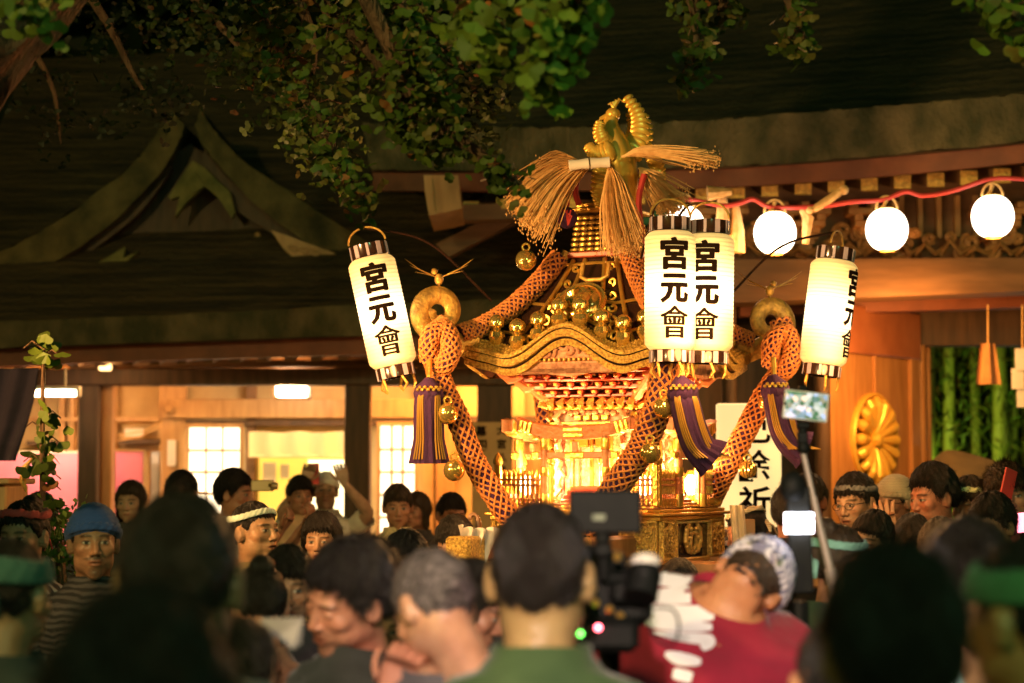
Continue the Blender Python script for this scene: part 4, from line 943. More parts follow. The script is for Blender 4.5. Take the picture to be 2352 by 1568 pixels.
for q in range(4):
    Rq = Matrix.Rotation(q * pi / 2, 3, 'Z')
    for s in np.linspace(-.80, .80, 8):
        p = Rq @ Vector(roofpt(s, .17)); mb = MB()
        mb.lathe([(.016, -.01), (.030, .006), (.040, .030), (.034, .052), (.018, .062), (.020, .070), (.036, .078), (.040, .096), (.034, .116), (.018, .130), (.002, .136)], p, 16)
        mb.build('roof_finial', M['gold_smooth'], mik, local=True)
    # crest disc with three commas
    mb = MB(); p = Vector(roofpt(0, .52)); nrm = Vector((0, -.80, .60)).normalized(); ax = Vector((1, 0, 0)); up = nrm.cross(ax) * -1
    RB = Matrix((ax, up, nrm)).transposed(); p = p + nrm * .012
    mb.lathe([(.122, -.02), (.128, .004), (.122, .018), (.108, .012), (.10, .028), (.07, .048), (.001, .058)], p, 40, RB)
    for k in range(3):
        a0 = k * 2 * pi / 3; mb.tube([p + RB @ Vector((.07 * (1 - .5 * t) * cos(a0 + 2.4 * t), .07 * (1 - .5 * t) * sin(a0 + 2.4 * t), .048 - .01 * (1 - t))) for t in np.linspace(0, 1, 10)], np.linspace(.006, .032, 10), 8)
    mb.v = [v @ np.array(Rq).T for v in mb.v]; mb.build('crest', M['gold_smooth'], mik, local=True)
    # gable carving under the curved eave
    mb = MB()
    P2 = [(x, ze(x) - .088) for x in np.linspace(-.24, .24, 21)] + [(.20, 2.245), (.10, 2.20), (0, 2.185), (-.10, 2.20), (-.20, 2.245)]
    mb.prism(P2, (0, -.485, 0), (1, 0, 0), (0, 0, 1), (0, .03, 0))
    for k in range(16):
        a = k * 1.3; cx_ = -.17 + .34 * (k / 15); cz_ = 2.27 + .05 * (1 - (cx_ / .2) ** 2) + .015 * sin(a)
        mb.tube([(cx_ + .024 * (1 - t / 8) * cos(a + t), -.49, cz_ + .024 * (1 - t / 8) * sin(a + t)) for t in np.linspace(0, 6, 12)], .009, 6)
    mb.v = [v @ np.array(Rq).T for v in mb.v]; mb.build('gable_carving', M['carved'], mik, local=True)
    # ridge and fern-shaped curl
    d = Vector((1, -1, 0)).normalized()
    def rp(t, up_=.02): x_, y_, z_ = roofpt(1, t); return Vector((x_, y_, z_ + up_))
    mb = MB(); mb.tube([Rq @ rp(t) for t in np.linspace(1, 0, 20)], .022, 10)
    base = rp(0, .0); pts = [base + d * -.08 + Vector((0, 0, .03)), base + Vector((0, 0, .0)), base + d * .10 + Vector((0, 0, .045))]
    cc = base + d * .105 + Vector((0, 0, .150)); 
    for t in np.linspace(-.45 * pi, 2.1 * pi, 34):
        rr_ = .100 * (1 - .60 * (t + .45 * pi) / (2.55 * pi)); pts.append(cc + d * (rr_ * cos(t)) + Vector((0, 0, rr_ * sin(t))))
    mb.tube([Rq @ p_ for p_ in pts], np.concatenate([[.03, .034, .034], np.linspace(.034, .020, 34)]), 10, flat=1.5)
    cv = mb.build('roof_ridge', M['gold_leaf'], mik, local=True)
    # swallow on the curl
    mb = MB(); b0 = cc + Vector((0, 0, .13)); side = Vector((1, 1, 0)).normalized()
    mb.tube([cc + Vector((0, 0, .09)), b0], .006, 6); mb.ball(b0 + Vector((0, 0, .02)), (.022, .022, .028), 10); mb.ball(b0 + d * .022 + Vector((0, 0, .055)), .016, 10)
    for s_ in (-1, 1):
        for k in range(3): mb.tube([b0 + Vector((0, 0, .025)), b0 + d * (-.05 - .02 * k) * s_ + side * .03 * s_ + Vector((0, 0, .045 + .012 * k)), b0 - d * (.10 + .025 * k) * s_ + side * .05 * s_ + Vector((0, 0, .055 + .03 * k))], [.007, .008, .002], 5, flat=.3)
    mb.v = [v @ np.array(Rq).T for v in mb.v]; mb.build('swallow_ornament', M['gold_leaf'], cv, local=True)
def roof_fittings(mb):
    for s_ in (-1, 1):
        for o_ in (.30, .66): mb.tube([roofpt(s_ * o_, t, dz=.012) for t in np.linspace(.18, .96, 14)], .011, 7)
        for k in range(7):
            t_ = .24 + .11 * k; x_, y_, z_ = roofpt(s_ * .48, t_, dz=.014); r0 = .034 * (1 - .5 * t_)
            mb.tube([(x_ + r0 * (1 - q / 8) * cos(q * s_ + k), y_, z_ + r0 * (1 - q / 8) * sin(q * s_ + k)) for q in np.linspace(0, 6, 12)], .0075, 5)
    for t_ in (.30, .62, .93): mb.tube([roofpt(s, t_, dz=.012) for s in np.linspace(-1, 1, 30)], .008, 6)
rz4(roof_fittings, 'roof_fittings', M['gold'], mik)
# neck of the roof
mb = MB(); mb.box((0, 0, 2.772), (.34, .34, .028), None, .006); mb.build('neck_sill', M['red_lacquer'], mik, local=True)
mb = MB(); mb.box((0, 0, 2.88), (.27, .27, .19), None, .006, .86)
mb.build('neck', M['lacquer'], mik, local=True)
def scales(mb):
    for j in range(7):
        y_ = -.137 + .0028 * j; n_ = 7
        for k in range(n_):
            x = (-.12 + .24 * k / (n_ - 1)) * (1 - .02 * j); mb.ball((x, y_, 2.80 + j * .025), (.021, .007, .010), 8)
rz4(scales, 'neck_scales', M['gold'], mik)
mb = MB(); mb.box((0, 0, 2.985), (.30, .30, .025), None, .008); mb.box((0, 0, 3.01), (.24, .24, .03), None, .01); mb.build('neck_cap', M['gold'], mik, local=True)
mb = MB()                                     # small gold frame ornament on the slope below the sill
mb.tube([(-.03, -.235, 2.72), (-.03, -.26, 2.655), (0, -.265, 2.64), (.07, -.265, 2.64), (.10, -.26, 2.655), (.10, -.235, 2.72)], .010, 8); mb.build('roof_bracket', M['gold_leaf'], mik, local=True)
# phoenix
YP = 9.25
mb = MB(); P = lambda x, y, dY=0: W(x, y, YP + dY)
mb.tube(pxpath([(1440, 470, YP), (1432, 420, YP), (1420, 370, YP), (1408, 330, YP), (1402, 300, YP), (1404, 275, YP), (1412, 255, YP)], 24), np.interp(np.linspace(0, 1, 24), [0, .3, .5, .8, 1], [.05, .085, .075, .034, .026]), 14)
mb.ball(P(1408, 262), (.036, .034, .032), 12); mb.tube([P(1398, 264), P(1380, 272), P(1374, 282)], [.014, .009, .002], 8)
for k in range(4): mb.tube([P(1410, 248), P(1402 + 7 * k, 236 - 3 * k), P(1396 + 12 * k, 240 - 2 * k)], [.009, .008, .003], 6)
mb.tube([P(1425, 420), P(1418, 470)], .012, 6); mb.tube([P(1450, 420), P(1452, 470)], .012, 6)
ph = mb.build('phoenix', bpy.data.materials['bright_gold_leaf'], mik)
def plume(pts, n_, w0, w1, name='feather'):
    mb = MB(); path = pxpath(pts, n_)
    for i, p_ in enumerate(path):
        f_ = i / (n_ - 1); w_ = w0 + (w1 - w0) * f_; nx = Vector(path[min(n_ - 1, i + 1)]) - Vector(path[max(0, i - 1)]); ang = math.atan2(nx.x, nx.z)
        RR = Matrix.Rotation(ang, 3, 'Y') @ Matrix.Rotation(R(18), 3, 'X')
        mb.ball(p_, (w_, .012, w_ * .55), 10, RR)
    mb.build(name, bpy.data.materials['bright_gold_leaf'], ph)
plume([(1446, 350, YP), (1466, 320, YP), (1470, 285, YP), (1462, 255, YP), (1442, 226, YP)], 12, .062, .030, 'tail_feather')
plume([(1456, 352, YP + .05), (1478, 330, YP + .05), (1486, 300, YP + .05), (1480, 268, YP + .05)], 9, .05, .024, 'tail_feather')
plume([(1438, 350, YP + .08), (1452, 320, YP + .08), (1456, 290, YP + .08), (1448, 262, YP + .08)], 9, .05, .026, 'tail_feather')
plume([(1400, 335, YP - .06), (1384, 320, YP - .08), (1376, 300, YP - .08), (1378, 282, YP - .08)], 9, .050, .024, 'wing')
plume([(1400, 345, YP - .1), (1376, 352, YP - .1), (1362, 348, YP - .1), (1352, 336, YP - .1)], 8, .05, .028, 'wing')
plume([(1385, 372, YP - .12), (1376, 400, YP - .12), (1372, 440, YP - .12), (1380, 470, YP - .12)], 12, .04, .030, 'wing')
plume([(1500, 362, YP), (1512, 390, YP), (1516, 430, YP), (1526, 470, YP)], 13, .040, .030, 'wing')
plume([(1478, 400, YP), (1490, 430, YP), (1506, 462, YP), (1548, 482, YP)], 10, .032, .024, 'wing')
# ropes
def net_rope(pts, r_=.047, parent=mik, turns=None, name='rope'):
    path = np.array([list(p) for p in smooth_path(pts, 160)]); L = np.sum(np.linalg.norm(np.diff(path, axis=0), axis=1))
    core = MB(); core.tube(path, r_, 18); co = core.build(name, M['purple'], parent)
    T = np.gradient(path, axis=0); T /= np.linalg.norm(T, axis=1)[:, None]
    U = np.cross([0, 1.0, .01], T[0]); U /= np.linalg.norm(U); Us = []; Ws = []
    for i in range(160):
        U = U - T[i] * U.dot(T[i]); U /= np.linalg.norm(U); Us.append(U.copy()); Ws.append(np.cross(T[i], U))
    Us = np.array(Us); Ws = np.array(Ws); turns = L / (2 * pi * r_) * 1.0; nt_ = MB()
    for sg in (-1, 1):
        for k in range(9):
            a = sg * np.linspace(0, 1, 160) * turns * 2 * pi + k * 2 * pi / 9 + .09 * np.sin(np.linspace(0, 30, 160) + k); a = a[:, None]
            nt_.tube(path + (r_ + .002 + .001 * sg) * (np.cos(a) * Us + np.sin(a) * Ws) + rng.normal(0, .0011, (160, 3)), rng.uniform(.0038, .0066, 160), 5)
    nt_.build('net', M['net'], co)
dl_ = Vector((-1, -1, 0)).normalized()
def cornerpts(sx, sy, up_=.05):
    out = []
    for t in np.linspace(.93, .0, 7):
        x_, y_, z_ = roofpt(1, t); out.append(ml(sx * abs(x_), sy * abs(y_), z_ + up_))
    return out
for sx, sy in ((-1, -1), (1, -1), (1, 1), (-1, 1)):
    net_rope([tuple(p) for p in cornerpts(sx, sy)], .042)
net_rope([W(1030, 742, 9.02), W(1000, 775, 9.0), W(1000, 830, 8.98), W(1022, 900, 8.96), W(1052, 960, 8.95), W(1085, 1050, 8.95), W(1128, 1125, 8.92), W(1178, 1196, 8.92), W(1230, 1240, 8.95)])
net_rope([W(1528, 770, 8.56), W(1525, 850, 8.52), W(1512, 930, 8.5), W(1486, 1000, 8.5), W(1462, 1050, 8.5), W(1430, 1095, 8.52), W(1392, 1150, 8.6), W(1350, 1210, 8.7)], .055)
net_rope([W(1792, 735, 9.5), W(1806, 790, 9.48), W(1796, 845, 9.46), W(1752, 915, 9.45), W(1715, 985, 9.45), W(1682, 1050, 9.45), W(1652, 1108, 9.5), W(1632, 1150, 9.6)], .047)
net_rope([ml(-.50, .52, 2.40), ml(-.62, .64, 2.30), ml(-.58, .60, 2.0), ml(-.42, .44, 1.72), ml(-.36, .36, 1.58)], .06)
# knots around the fern curls
for k_, (px, py, Y) in enumerate(((1010, 790, 8.98), (1795, 800, 9.46))):
    net_rope([W(px - 24, py + 40, Y - .03), W(px - 22, py - 14, Y - .07), W(px + 10, py - 34, Y - .05), W(px + 26, py, Y - .08), W(px + 16, py + 40, Y - .07), W(px - 10, py + 62, Y)], .040, name='rope_knot')
# red cords on the roof top
mb = MB()
for pts in ([(1482, 560), (1470, 500), (1468, 450), (1480, 400)], [(1330, 470), (1322, 440), (1328, 400)], [(1400, 470), (1398, 530), (1410, 580)]): mb.tube(pxpath([(x, y, 9.15) for x, y in pts], 16), .014, 8)
mb.build('red_cord', mat('crimson_cord', (.42, .03, .03), .7), mik)
# carrying poles
M['pole'] = mat('pole_wood', (.30, .13, .05), .35, 0, (.42, .20, .08), 6, .15, 20, (3, 3, .5))
for n_, (a, b) in enumerate((((-.25, -1.0), (-.25, 1.0)), ((.25, -1.0), (.25, 1.0)))):
    mb = MB(); mb.box((a[0], 0, 1.425), (.105, 2.0, .105), None, .012); po = mb.build('carrying_pole', M['pole'], mik, local=True)
    for s in (-1, 1):
        mb = MB(); mb.box((a[0], s * 1.0, 1.425), (.118, .16, .118), None, .012); mb.box((a[0], s * 1.082, 1.425), (.100, .006, .100), None, .002); mb.build('end_cap', M['gold_fine'], po, local=True)
for y_ in (-.25, .25):
    mb = MB(); mb.box((0, y_, 1.315), (2.1, .105, .10), None, .012); po = mb.build('carrying_pole', M['pole'], mik, local=True)
    for s in (-1, 1): mb = MB(); mb.box((s * 1.04, y_, 1.315), (.14, .116, .112), None, .01); mb.build('end_cap', M['pole'], po, local=True)

# bells, tassels, balls
def bell(px, py, Y, r_, lab, ridged=False):
    t = thing('bell', lab, 'bell', W(px, py, Y), group='gold bells on the shrine ropes'); mb = MB(); c = W(px, py, Y)
    mb.lathe([(.001, -1 * r_)] + [(r_ * cos(a), r_ * sin(a)) for a in np.linspace(-1.5, 1.5, 22)] + [(.001, r_)], c, 32, None, 16 if ridged else 0, .05); mb.build('shell', M['gold_smooth'], t)
    mb = MB(); mb.tube([c + Vector((.016 * cos(a), 0, r_ + .012 + .016 * sin(a))) for a in np.linspace(0, 2 * pi, 13)[:-1]], .005, 6, closed=True); mb.build('loop', M['gold'], t)
bell(1028, 950, 8.85, .048, 'gold bell on the left rope beside the top of the purple tassel')
bell(1043, 1080, 8.83, .048, 'lower gold bell on the left rope above the raised hand')
bell(1524, 936, 8.40, .046, 'upper gold bell on the front rope left of the middle tassel')
bell(1493, 1040, 8.40, .046, 'lower gold bell on the front rope beside the railing')
bell(1718, 1078, 9.35, .042, 'ridged gold bell hanging in front of the cream sign', True)
bell(1208, 597, 9.1, .048, 'gold bell above the upper left ridge rope')
bell(1758, 925, 9.3, .036, 'small gold bell tucked beside the right rope and tassel')
def tassel(pts, lab, w0=.062, w1=.088):
    path = smooth_path([W(*p) for p in pts], 30); t = thing('tassel', lab, 'tassel', W(*pts[0]), group='purple tassels of the shrine')
    c = Vector(path[0]); d = (Vector(path[4]) - c).normalized(); RR = d.to_track_quat('-Z', 'Y').to_matrix()
    mb = MB(); mb.lathe([(.018, .07), (.030, .055), (.055, .03), (.066, 0), (.060, -.03), (.045, -.045), (.05, -.055)], c + d * .02, 24, RR, 12, .04); mb.build('knob', M['purple'], t)
    mb = MB(); s0 = c + d * .045
    n = 60; T = np.array([list(p) for p in path]) ; G = []
    for i, p_ in enumerate(T):
        f_ = i / 29
        if f_ < .1: continue
        rr_ = np.interp(f_, [0.1, .2, .8, 1], [w0 * .85, w0, w0 * 1.08, w1]); a = np.arange(n) * 2 * pi / n
        tt = (T[min(29, i + 1)] - T[max(0, i - 1)]); tt /= np.linalg.norm(tt); u_ = np.cross(tt, [0, 1, 0]); u_ /= np.linalg.norm(u_); v_ = np.cross(tt, u_)
        q_ = rr_ * (1 + .05 * np.sin(a * 15) * (.3 + f_)); G.append(p_ + q_[:, None] * (np.cos(a)[:, None] * u_ + np.sin(a)[:, None] * v_))
    G.append(np.tile(T[-1] * .85 + T[-3] * .15, (n, 1))); mb.grid(np.array(G), closed_u=True); fr = mb.build('fringe', M['purple'], t)
    mb = MB()
    for grp in (-2.25, -1.0):
        for k in range(4):
            a_ = grp + k * .10; st = []
            for i in range(4, 29):
                f_ = i / 29; rr_ = np.interp(f_, [0.1, .2, .8, 1], [w0 * .85, w0, w0 * 1.08, w1]) * 1.07
                tt = (T[min(29, i + 1)] - T[max(0, i - 1)]); tt /= np.linalg.norm(tt); u_ = np.cross(tt, [0, 1, 0]); u_ /= np.linalg.norm(u_); v_ = np.cross(tt, u_)
                aa = a_ + (f_ * .25 * (k - 2) * .3); p_ = T[i] + rr_ * (cos(aa) * np.array([1, 0, 0]) + sin(aa) * np.array([0, 1, 0])); st.append(p_)
            mb.tube(st, .0038, 5)
    mb.build('gold_strands', mat('gold_thread', (.40, .22, .035), .5, .2) if 'gold_thread' not in bpy.data.materials else bpy.data.materials['gold_thread'], fr)
    mb = MB()
    for k in range(10): a_ = -2.4 + k * .2; mb.ball(c + Vector((.064 * cos(a_), .064 * sin(a_), -.005 + .01 * (k % 2))), .009, 6)
    mb.tube([c + Vector((0, 0, .05)), c + Vector((.0, .02, .13))], .012, 6); mb.build('beads', M['gold'], t)
tassel([(985, 893, 8.88), (984, 930, 8.88), (985, 980, 8.88), (986, 1064, 8.88)], 'straight purple tassel with gold strands at the left corner of the shrine')
tassel([(1566, 890, 8.35), (1574, 930, 8.35), (1588, 985, 8.35), (1608, 1030, 8.35), (1640, 1056, 8.35)], 'curving purple tassel swinging right in the middle of the shrine')
tassel([(1778, 885, 9.1), (1786, 925, 9.1), (1800, 985, 9.1), (1822, 1020, 9.1), (1848, 1034, 9.1)], 'purple tassel swinging behind the phone on the stick')
t = thing('cord_ball', 'round purple knotted ball under the straw sheaf', 'ornament', W(1302, 500, 9.0)); mb = MB(); c = W(1302, 500, 9.0)
mb.ball(c, (.048, .048, .05), 20)
mb.build('ball', M['purple'], t); mb = MB()
for k in range(3): mb.tube([c + Vector((.02 * sin(k * 2.1), -.04, .03)), c + Vector((.01 * k, -.052, 0)), c + Vector((.004, -.045, -.04))], .004, 5)
mb.tube([c + Vector((0, 0, .04)), c + Vector((.01, .02, .14))], .010, 6); mb.build('cord', mat('crimson_cord2', (.42, .03, .03), .7), t)

# straw sheaves in the phoenix's beak
def sheaf(name, lab, root, sway, n, spread, length, bandpts=None):
    """root: px point; sway: list of px points down the middle; strands fan out"""
    t = thing(name, lab, 'straw sheaf', W(*root)); mb = MB(); mid = [W(*p) for p in sway]
    for k in range(n):
        a = rnd.gauss(0, 1) * spread; b = rnd.gauss(0, .05); l_ = rnd.uniform(.72, 1.05); pts = []
        for i, m_ in enumerate(mid):
            f_ = i / (len(mid) - 1); m0 = mid[0]; q = m0 + (m_ - m0) * l_
            dirv = (mid[-1] - mid[0]).normalized(); sd = Vector((dirv.z, 0, -dirv.x)); pts.append(q + sd * a * f_ ** .8 + Vector((rnd.gauss(0, .003), b * f_, -.05 * f_ * f_ * abs(a) * 3 + rnd.gauss(0, .006 * f_))))
        mb.tube(smooth_path(pts, 9), np.linspace(.0042, .0018, 9), 3, caps=False)
        if k % 3 == 0:
            e = pts[-1]
            for j in range(5): mb.ball(e + Vector((rnd.gauss(0, .010), rnd.gauss(0, .01), rnd.gauss(-.002, .014))), (.0035, .0035, .006), 5)
    mb.build('stalks', M['straw'], t); return t
s1 = sheaf('straw_sheaf', 'big straw sheaf with white paper band blown out to the left', (1352, 378, 9.0), [(1352, 380, 9.0), (1296, 392, 8.98), (1244, 432, 8.96), (1196, 492, 8.95)], 520, .062, .5)
s1b = sheaf('straw_sheaf', 'straw tips pointing left above the big left sheaf', (1340, 376, 9.05), [(1340, 376, 9.05), (1280, 366, 9.05), (1225, 400, 9.05)], 120, .03, .4)
s2 = sheaf('straw_sheaf', 'big straw sheaf hanging straight down in the middle over the roof neck', (1405, 380, 8.95), [(1400, 378, 8.98), (1412, 420, 8.95), (1420, 480, 8.92), (1440, 565, 8.90)], 520, .042, .5)
s3 = sheaf('straw_sheaf', 'thin reddish straw sheaf sticking out to the right below the phoenix', (1440, 352, 9.1), [(1430, 360, 9.1), (1480, 345, 9.1), (1560, 352, 9.1), (1640, 364, 9.1)], 150, .018, .4)
s4 = sheaf('straw_sheaf', 'ragged straw sheaf on the right side of the roof neck', (1480, 390, 9.2), [(1470, 385, 9.2), (1506, 425, 9.2), (1560, 478, 9.2)], 170, .040, .4)
mb = MB()
for a, b in (((1307, 380), (1352, 375)), ((1356, 375), (1400, 372))):
    p0 = W(*a, 8.93); p1 = W(*b, 8.93); mb.tube([p0, p0.lerp(p1, .5), p1], [.026, .022, .025], 14)
mb.build('paper_band', M['paper'], s1)

# tall paper lanterns
def lantern_mat():
    m = bpy.data.materials.new('lit_lantern_paper'); m.use_nodes = True; n, l = nodes(m); b = n['Principled BSDF']
    b.inputs['Base Color'].default_value = (.8, .7, .5, 1); b.inputs['Roughness'].default_value = .7
    tc = n.new('ShaderNodeTexCoord'); mp = n.new('ShaderNodeVectorMath'); mp.operation = 'MULTIPLY'; mp.inputs[1].default_value = (0, 0, 4.6)
    ln = n.new('ShaderNodeVectorMath'); ln.operation = 'LENGTH'; l.new(tc.outputs['Object'], mp.inputs[0]); l.new(mp.outputs[0], ln.inputs[0])
    cr = n.new('ShaderNodeValToRGB'); e = cr.color_ramp.elements; e[0].position = 0; e[0].color = (1, .78, .48, 1); e[1].position = 1; e[1].color = (1, .58, .16, 1)
    e2 = cr.color_ramp.elements.new(.45); e2.color = (1, .68, .28, 1)
    l.new(ln.outputs['Value'], cr.inputs[0]); l.new(cr.outputs[0], b.inputs['Emission Color'])
    mr = n.new('ShaderNodeMapRange'); mr.inputs['From Min'].default_value = 0; mr.inputs['From Max'].default_value = 1.0; mr.inputs['To Min'].default_value = 1.7; mr.inputs['To Max'].default_value = .42
    mr.interpolation_type = 'SMOOTHSTEP'; l.new(ln.outputs['Value'], mr.inputs['Value']); sp = n.new('ShaderNodeSeparateXYZ'); l.new(tc.outputs['Object'], sp.inputs[0]); ms = n.new('ShaderNodeMath'); ms.operation = 'MULTIPLY'; ms.inputs[1].default_value = 2 * pi * 28 / .505; l.new(sp.outputs['Z'], ms.inputs[0])
    sn = n.new('ShaderNodeMath'); sn.operation = 'SINE'; l.new(ms.outputs[0], sn.inputs[0]); m3 = n.new('ShaderNodeMapRange'); m3.inputs['From Min'].default_value = -1; m3.inputs['From Max'].default_value = -.2; m3.inputs['To Min'].default_value = .70; m3.inputs['To Max'].default_value = 1; l.new(sn.outputs[0], m3.inputs['Value'])
    m4 = n.new('ShaderNodeMath'); m4.operation = 'MULTIPLY'; l.new(mr.outputs[0], m4.inputs[0]); l.new(m3.outputs[0], m4.inputs[1]); l.new(m4.outputs[0], b.inputs['Emission Strength'])
    return m
M['lantern'] = lantern_mat()
def chochin(px, py, Y, tilt, face, lab, h_=.505, r_=.108, lit=1.0, mount=None):
    c = W(px, py, Y); t = thing('paper_lantern', lab, 'lantern', c, tuple((Matrix.Rotation(R(tilt), 3, 'Y') @ Matrix.Rotation(R(face), 3, 'Z')).to_euler()), group='tall paper lanterns on the shrine')
    mb = MB(); prof = []; N_ = 28
    for i in range(N_ * 4 + 1):
        f_ = i / (N_ * 4); z_ = (f_ - .5) * h_; edge = min(f_, 1 - f_) * h_
        rr_ = r_ * (1 - .26 * max(0, 1 - edge / .035) ** 2); prof.append((rr_ * (1 - .012 * (1 - abs(sin(f_ * N_ * pi)) ** .7)), z_))
    mb.lathe(prof, (0, 0, 0), 40); mb.build('paper', M['lantern'], t, local=True)
    for s, hh in ((1, .060), (-1, .052)):
        mb = MB(); z0 = s * (h_ / 2 - .002); mb.lathe([(r_ * .76, z0), (r_ * .79, z0 + s * .01), (r_ * .79, z0 + s * hh), (r_ * .74, z0 + s * hh), (r_ * .74, z0)] if s > 0 else [(r_ * .74, z0), (r_ * .74, z0 - hh), (r_ * .79, z0 - hh), (r_ * .79, z0 - .01), (r_ * .76, z0)], (0, 0, 0), 30); mb.build('rim', M['lacquer'], t, local=True)
    mb = MB()
    for s, hh in ((1, .060), (-1, .052)):
        for k in range(10):
            a_ = k * 2 * pi / 10 + .25; z0 = s * (h_ / 2 + hh / 2); mb.box((r_ * .80 * cos(a_), r_ * .80 * sin(a_), z0), (.003, .012 if k % 2 else .022, hh * .96), Matrix.Rotation(a_, 3, 'Z'))
    mb.build('rim_tape', mat('lavender_tape', (.48, .42, .55), .5) if 'lavender_tape' not in bpy.data.materials else bpy.data.materials['lavender_tape'], t, local=True)
    mb = MB(); mb.tube([(r_ * .78 * cos(a_), 0, h_ / 2 + .07 + .07 * sin(a_)) for a_ in np.linspace(0, pi, 14)], .005, 6)
    for k in range(5): a_ = k * 1.26; mb.tube([(r_ * .7 * cos(a_), r_ * .7 * sin(a_), -h_ / 2 - .05), (r_ * .75 * cos(a_ + .2), r_ * .7 * sin(a_), -h_ / 2 - .09), (r_ * .6 * cos(a_), r_ * .7 * sin(a_), -h_ / 2 - .115)], [.006, .007, .003], 6)
    mb.build('handle', M['gold_leaf'], t, local=True)
    for side in (0, pi):                        # the same words on both sides
        mb = MB(); rr_ = r_ * 1.012
        for ch, zc, ww, hh in (('宮', .149, .118, .134), ('元', 0.002, .118, .120), ('會', -.139, .118, .134)):
            V, Fs = refine(*glyph(ch, 3, 0.022 if ch != '會' else 0.0)); P_ = []
            lo, hi = V.min(0), V.max(0)
            for v in V:
                u_ = (v[0] - (lo[0] + hi[0]) / 2) / (hi[0] - lo[0]) * ww; a_ = -pi / 2 + side + u_ / rr_; z_ = zc + (v[1] - (lo[1] + hi[1]) / 2) / (hi[1] - lo[1]) * hh
                P_.append((rr_ * cos(a_), rr_ * sin(a_), z_))
            bm_ = MB(); P_ = np.array(P_); mb.add(P_, Fs)
            # heavy brush strokes: a second slightly shifted copy
            for dx_, dz_ in (((.0036, 0), (-.0036, 0), (0, .0018), (0, -.0018)) if ch != '會' else ((.0030, 0), (-.0030, 0), (.0015, .0008), (-.0015, -.0008), (0, .0010), (0, -.0010))):
                P2 = P_.copy(); a2 = np.arctan2(P2[:, 1], P2[:, 0]) + dx_ / rr_; q_ = rr_ + .0004 * (1 + (dx_ > 0) + 2 * (dz_ > 0) + 3 * (dz_ < 0)); P2 = np.stack([q_ * np.cos(a2), q_ * np.sin(a2), P2[:, 2] + dz_], 1); mb.add(P2, Fs)
        mb.build('characters', M['ink'], t, smooth=False, local=True)
    mb = MB(); mb.ball((0, 0, 0), .035, 12)
    Wc = WM[t.name]; top = Wc @ Vector((0, 0, h_ / 2 + .14))
    if mount is not None:
        mb = MB(); mb.tube(smooth_path([top, (top + mount) / 2 + Vector((0, 0, .10)), mount], 16), .006, 8); mb.build('hanger', M['lacquer'], t)
    lp_ = lamp('lantern_bulb', 'POINT', c + Vector((0, -.34, -.20)), 9 * lit, (1, .46, .14), .10)
chochin(878, 716, 8.95, -12.5, 3, 'tall paper lantern leaning left with three black characters left of the shrine', mount=ml(-.42, -.40, 2.55))
chochin(1539, 668, 8.38, 0.4, 6, 'left lantern of the upright pair in front of the shrine roof', mount=ml(.30, -.34, 2.72))
chochin(1627, 673, 8.50, 1.2, -14, 'right lantern of the upright pair overlapping behind the left one', mount=ml(.34, -.22, 2.72))
chochin(1903, 718, 9.35, 7.5, 62, 'tall paper lantern leaning right with its characters turned to the side', r_=.112, h_=.50, mount=ml(.42, .36, 2.55))
# ================================================================ PEOPLE
NA = 120
def az_of(i):      # head azimuth: 0 = back (+y), pi = face (-y); dense towards the face
    u = i / NA; return 2 * pi * u - 0.62 * sin(2 * pi * u) * -1 * -1
AZ = np.array([2 * pi * (i / NA) + 0.55 * math.sin(2 * pi * i / NA) for i in range(NA)])
EL = np.radians(np.concatenate([np.linspace(88, 40, 14), np.linspace(37, 24, 6), np.linspace(22, -52, 40), np.linspace(-54.5, -70, 8)]))
NE = len(EL)
def ell(P, c, r):
    q = (P - np.array(c)) / np.array(r); k0 = np.linalg.norm(q, axis=-1); k1 = np.linalg.norm(q / np.array(r), axis=-1) + 1e-9
    return k0 * (k0 - 1) / k1
def smin(a, b, k):
    h = np.clip(.5 + .5 * (b - a) / k, 0, 1); return b * (1 - h) + a * h - k * h * (1 - h)
def smax(a, b, k): return -smin(-a, -b, k)
def caps_(P, a, b, ra, rb):
    a = np.array(a); b = np.array(b); pa = P - a; ba = b - a; h = np.clip((pa @ ba) / (ba @ ba), 0, 1)
    return np.linalg.norm(pa - h[..., None] * ba, axis=-1) - (ra + (rb - ra) * h)
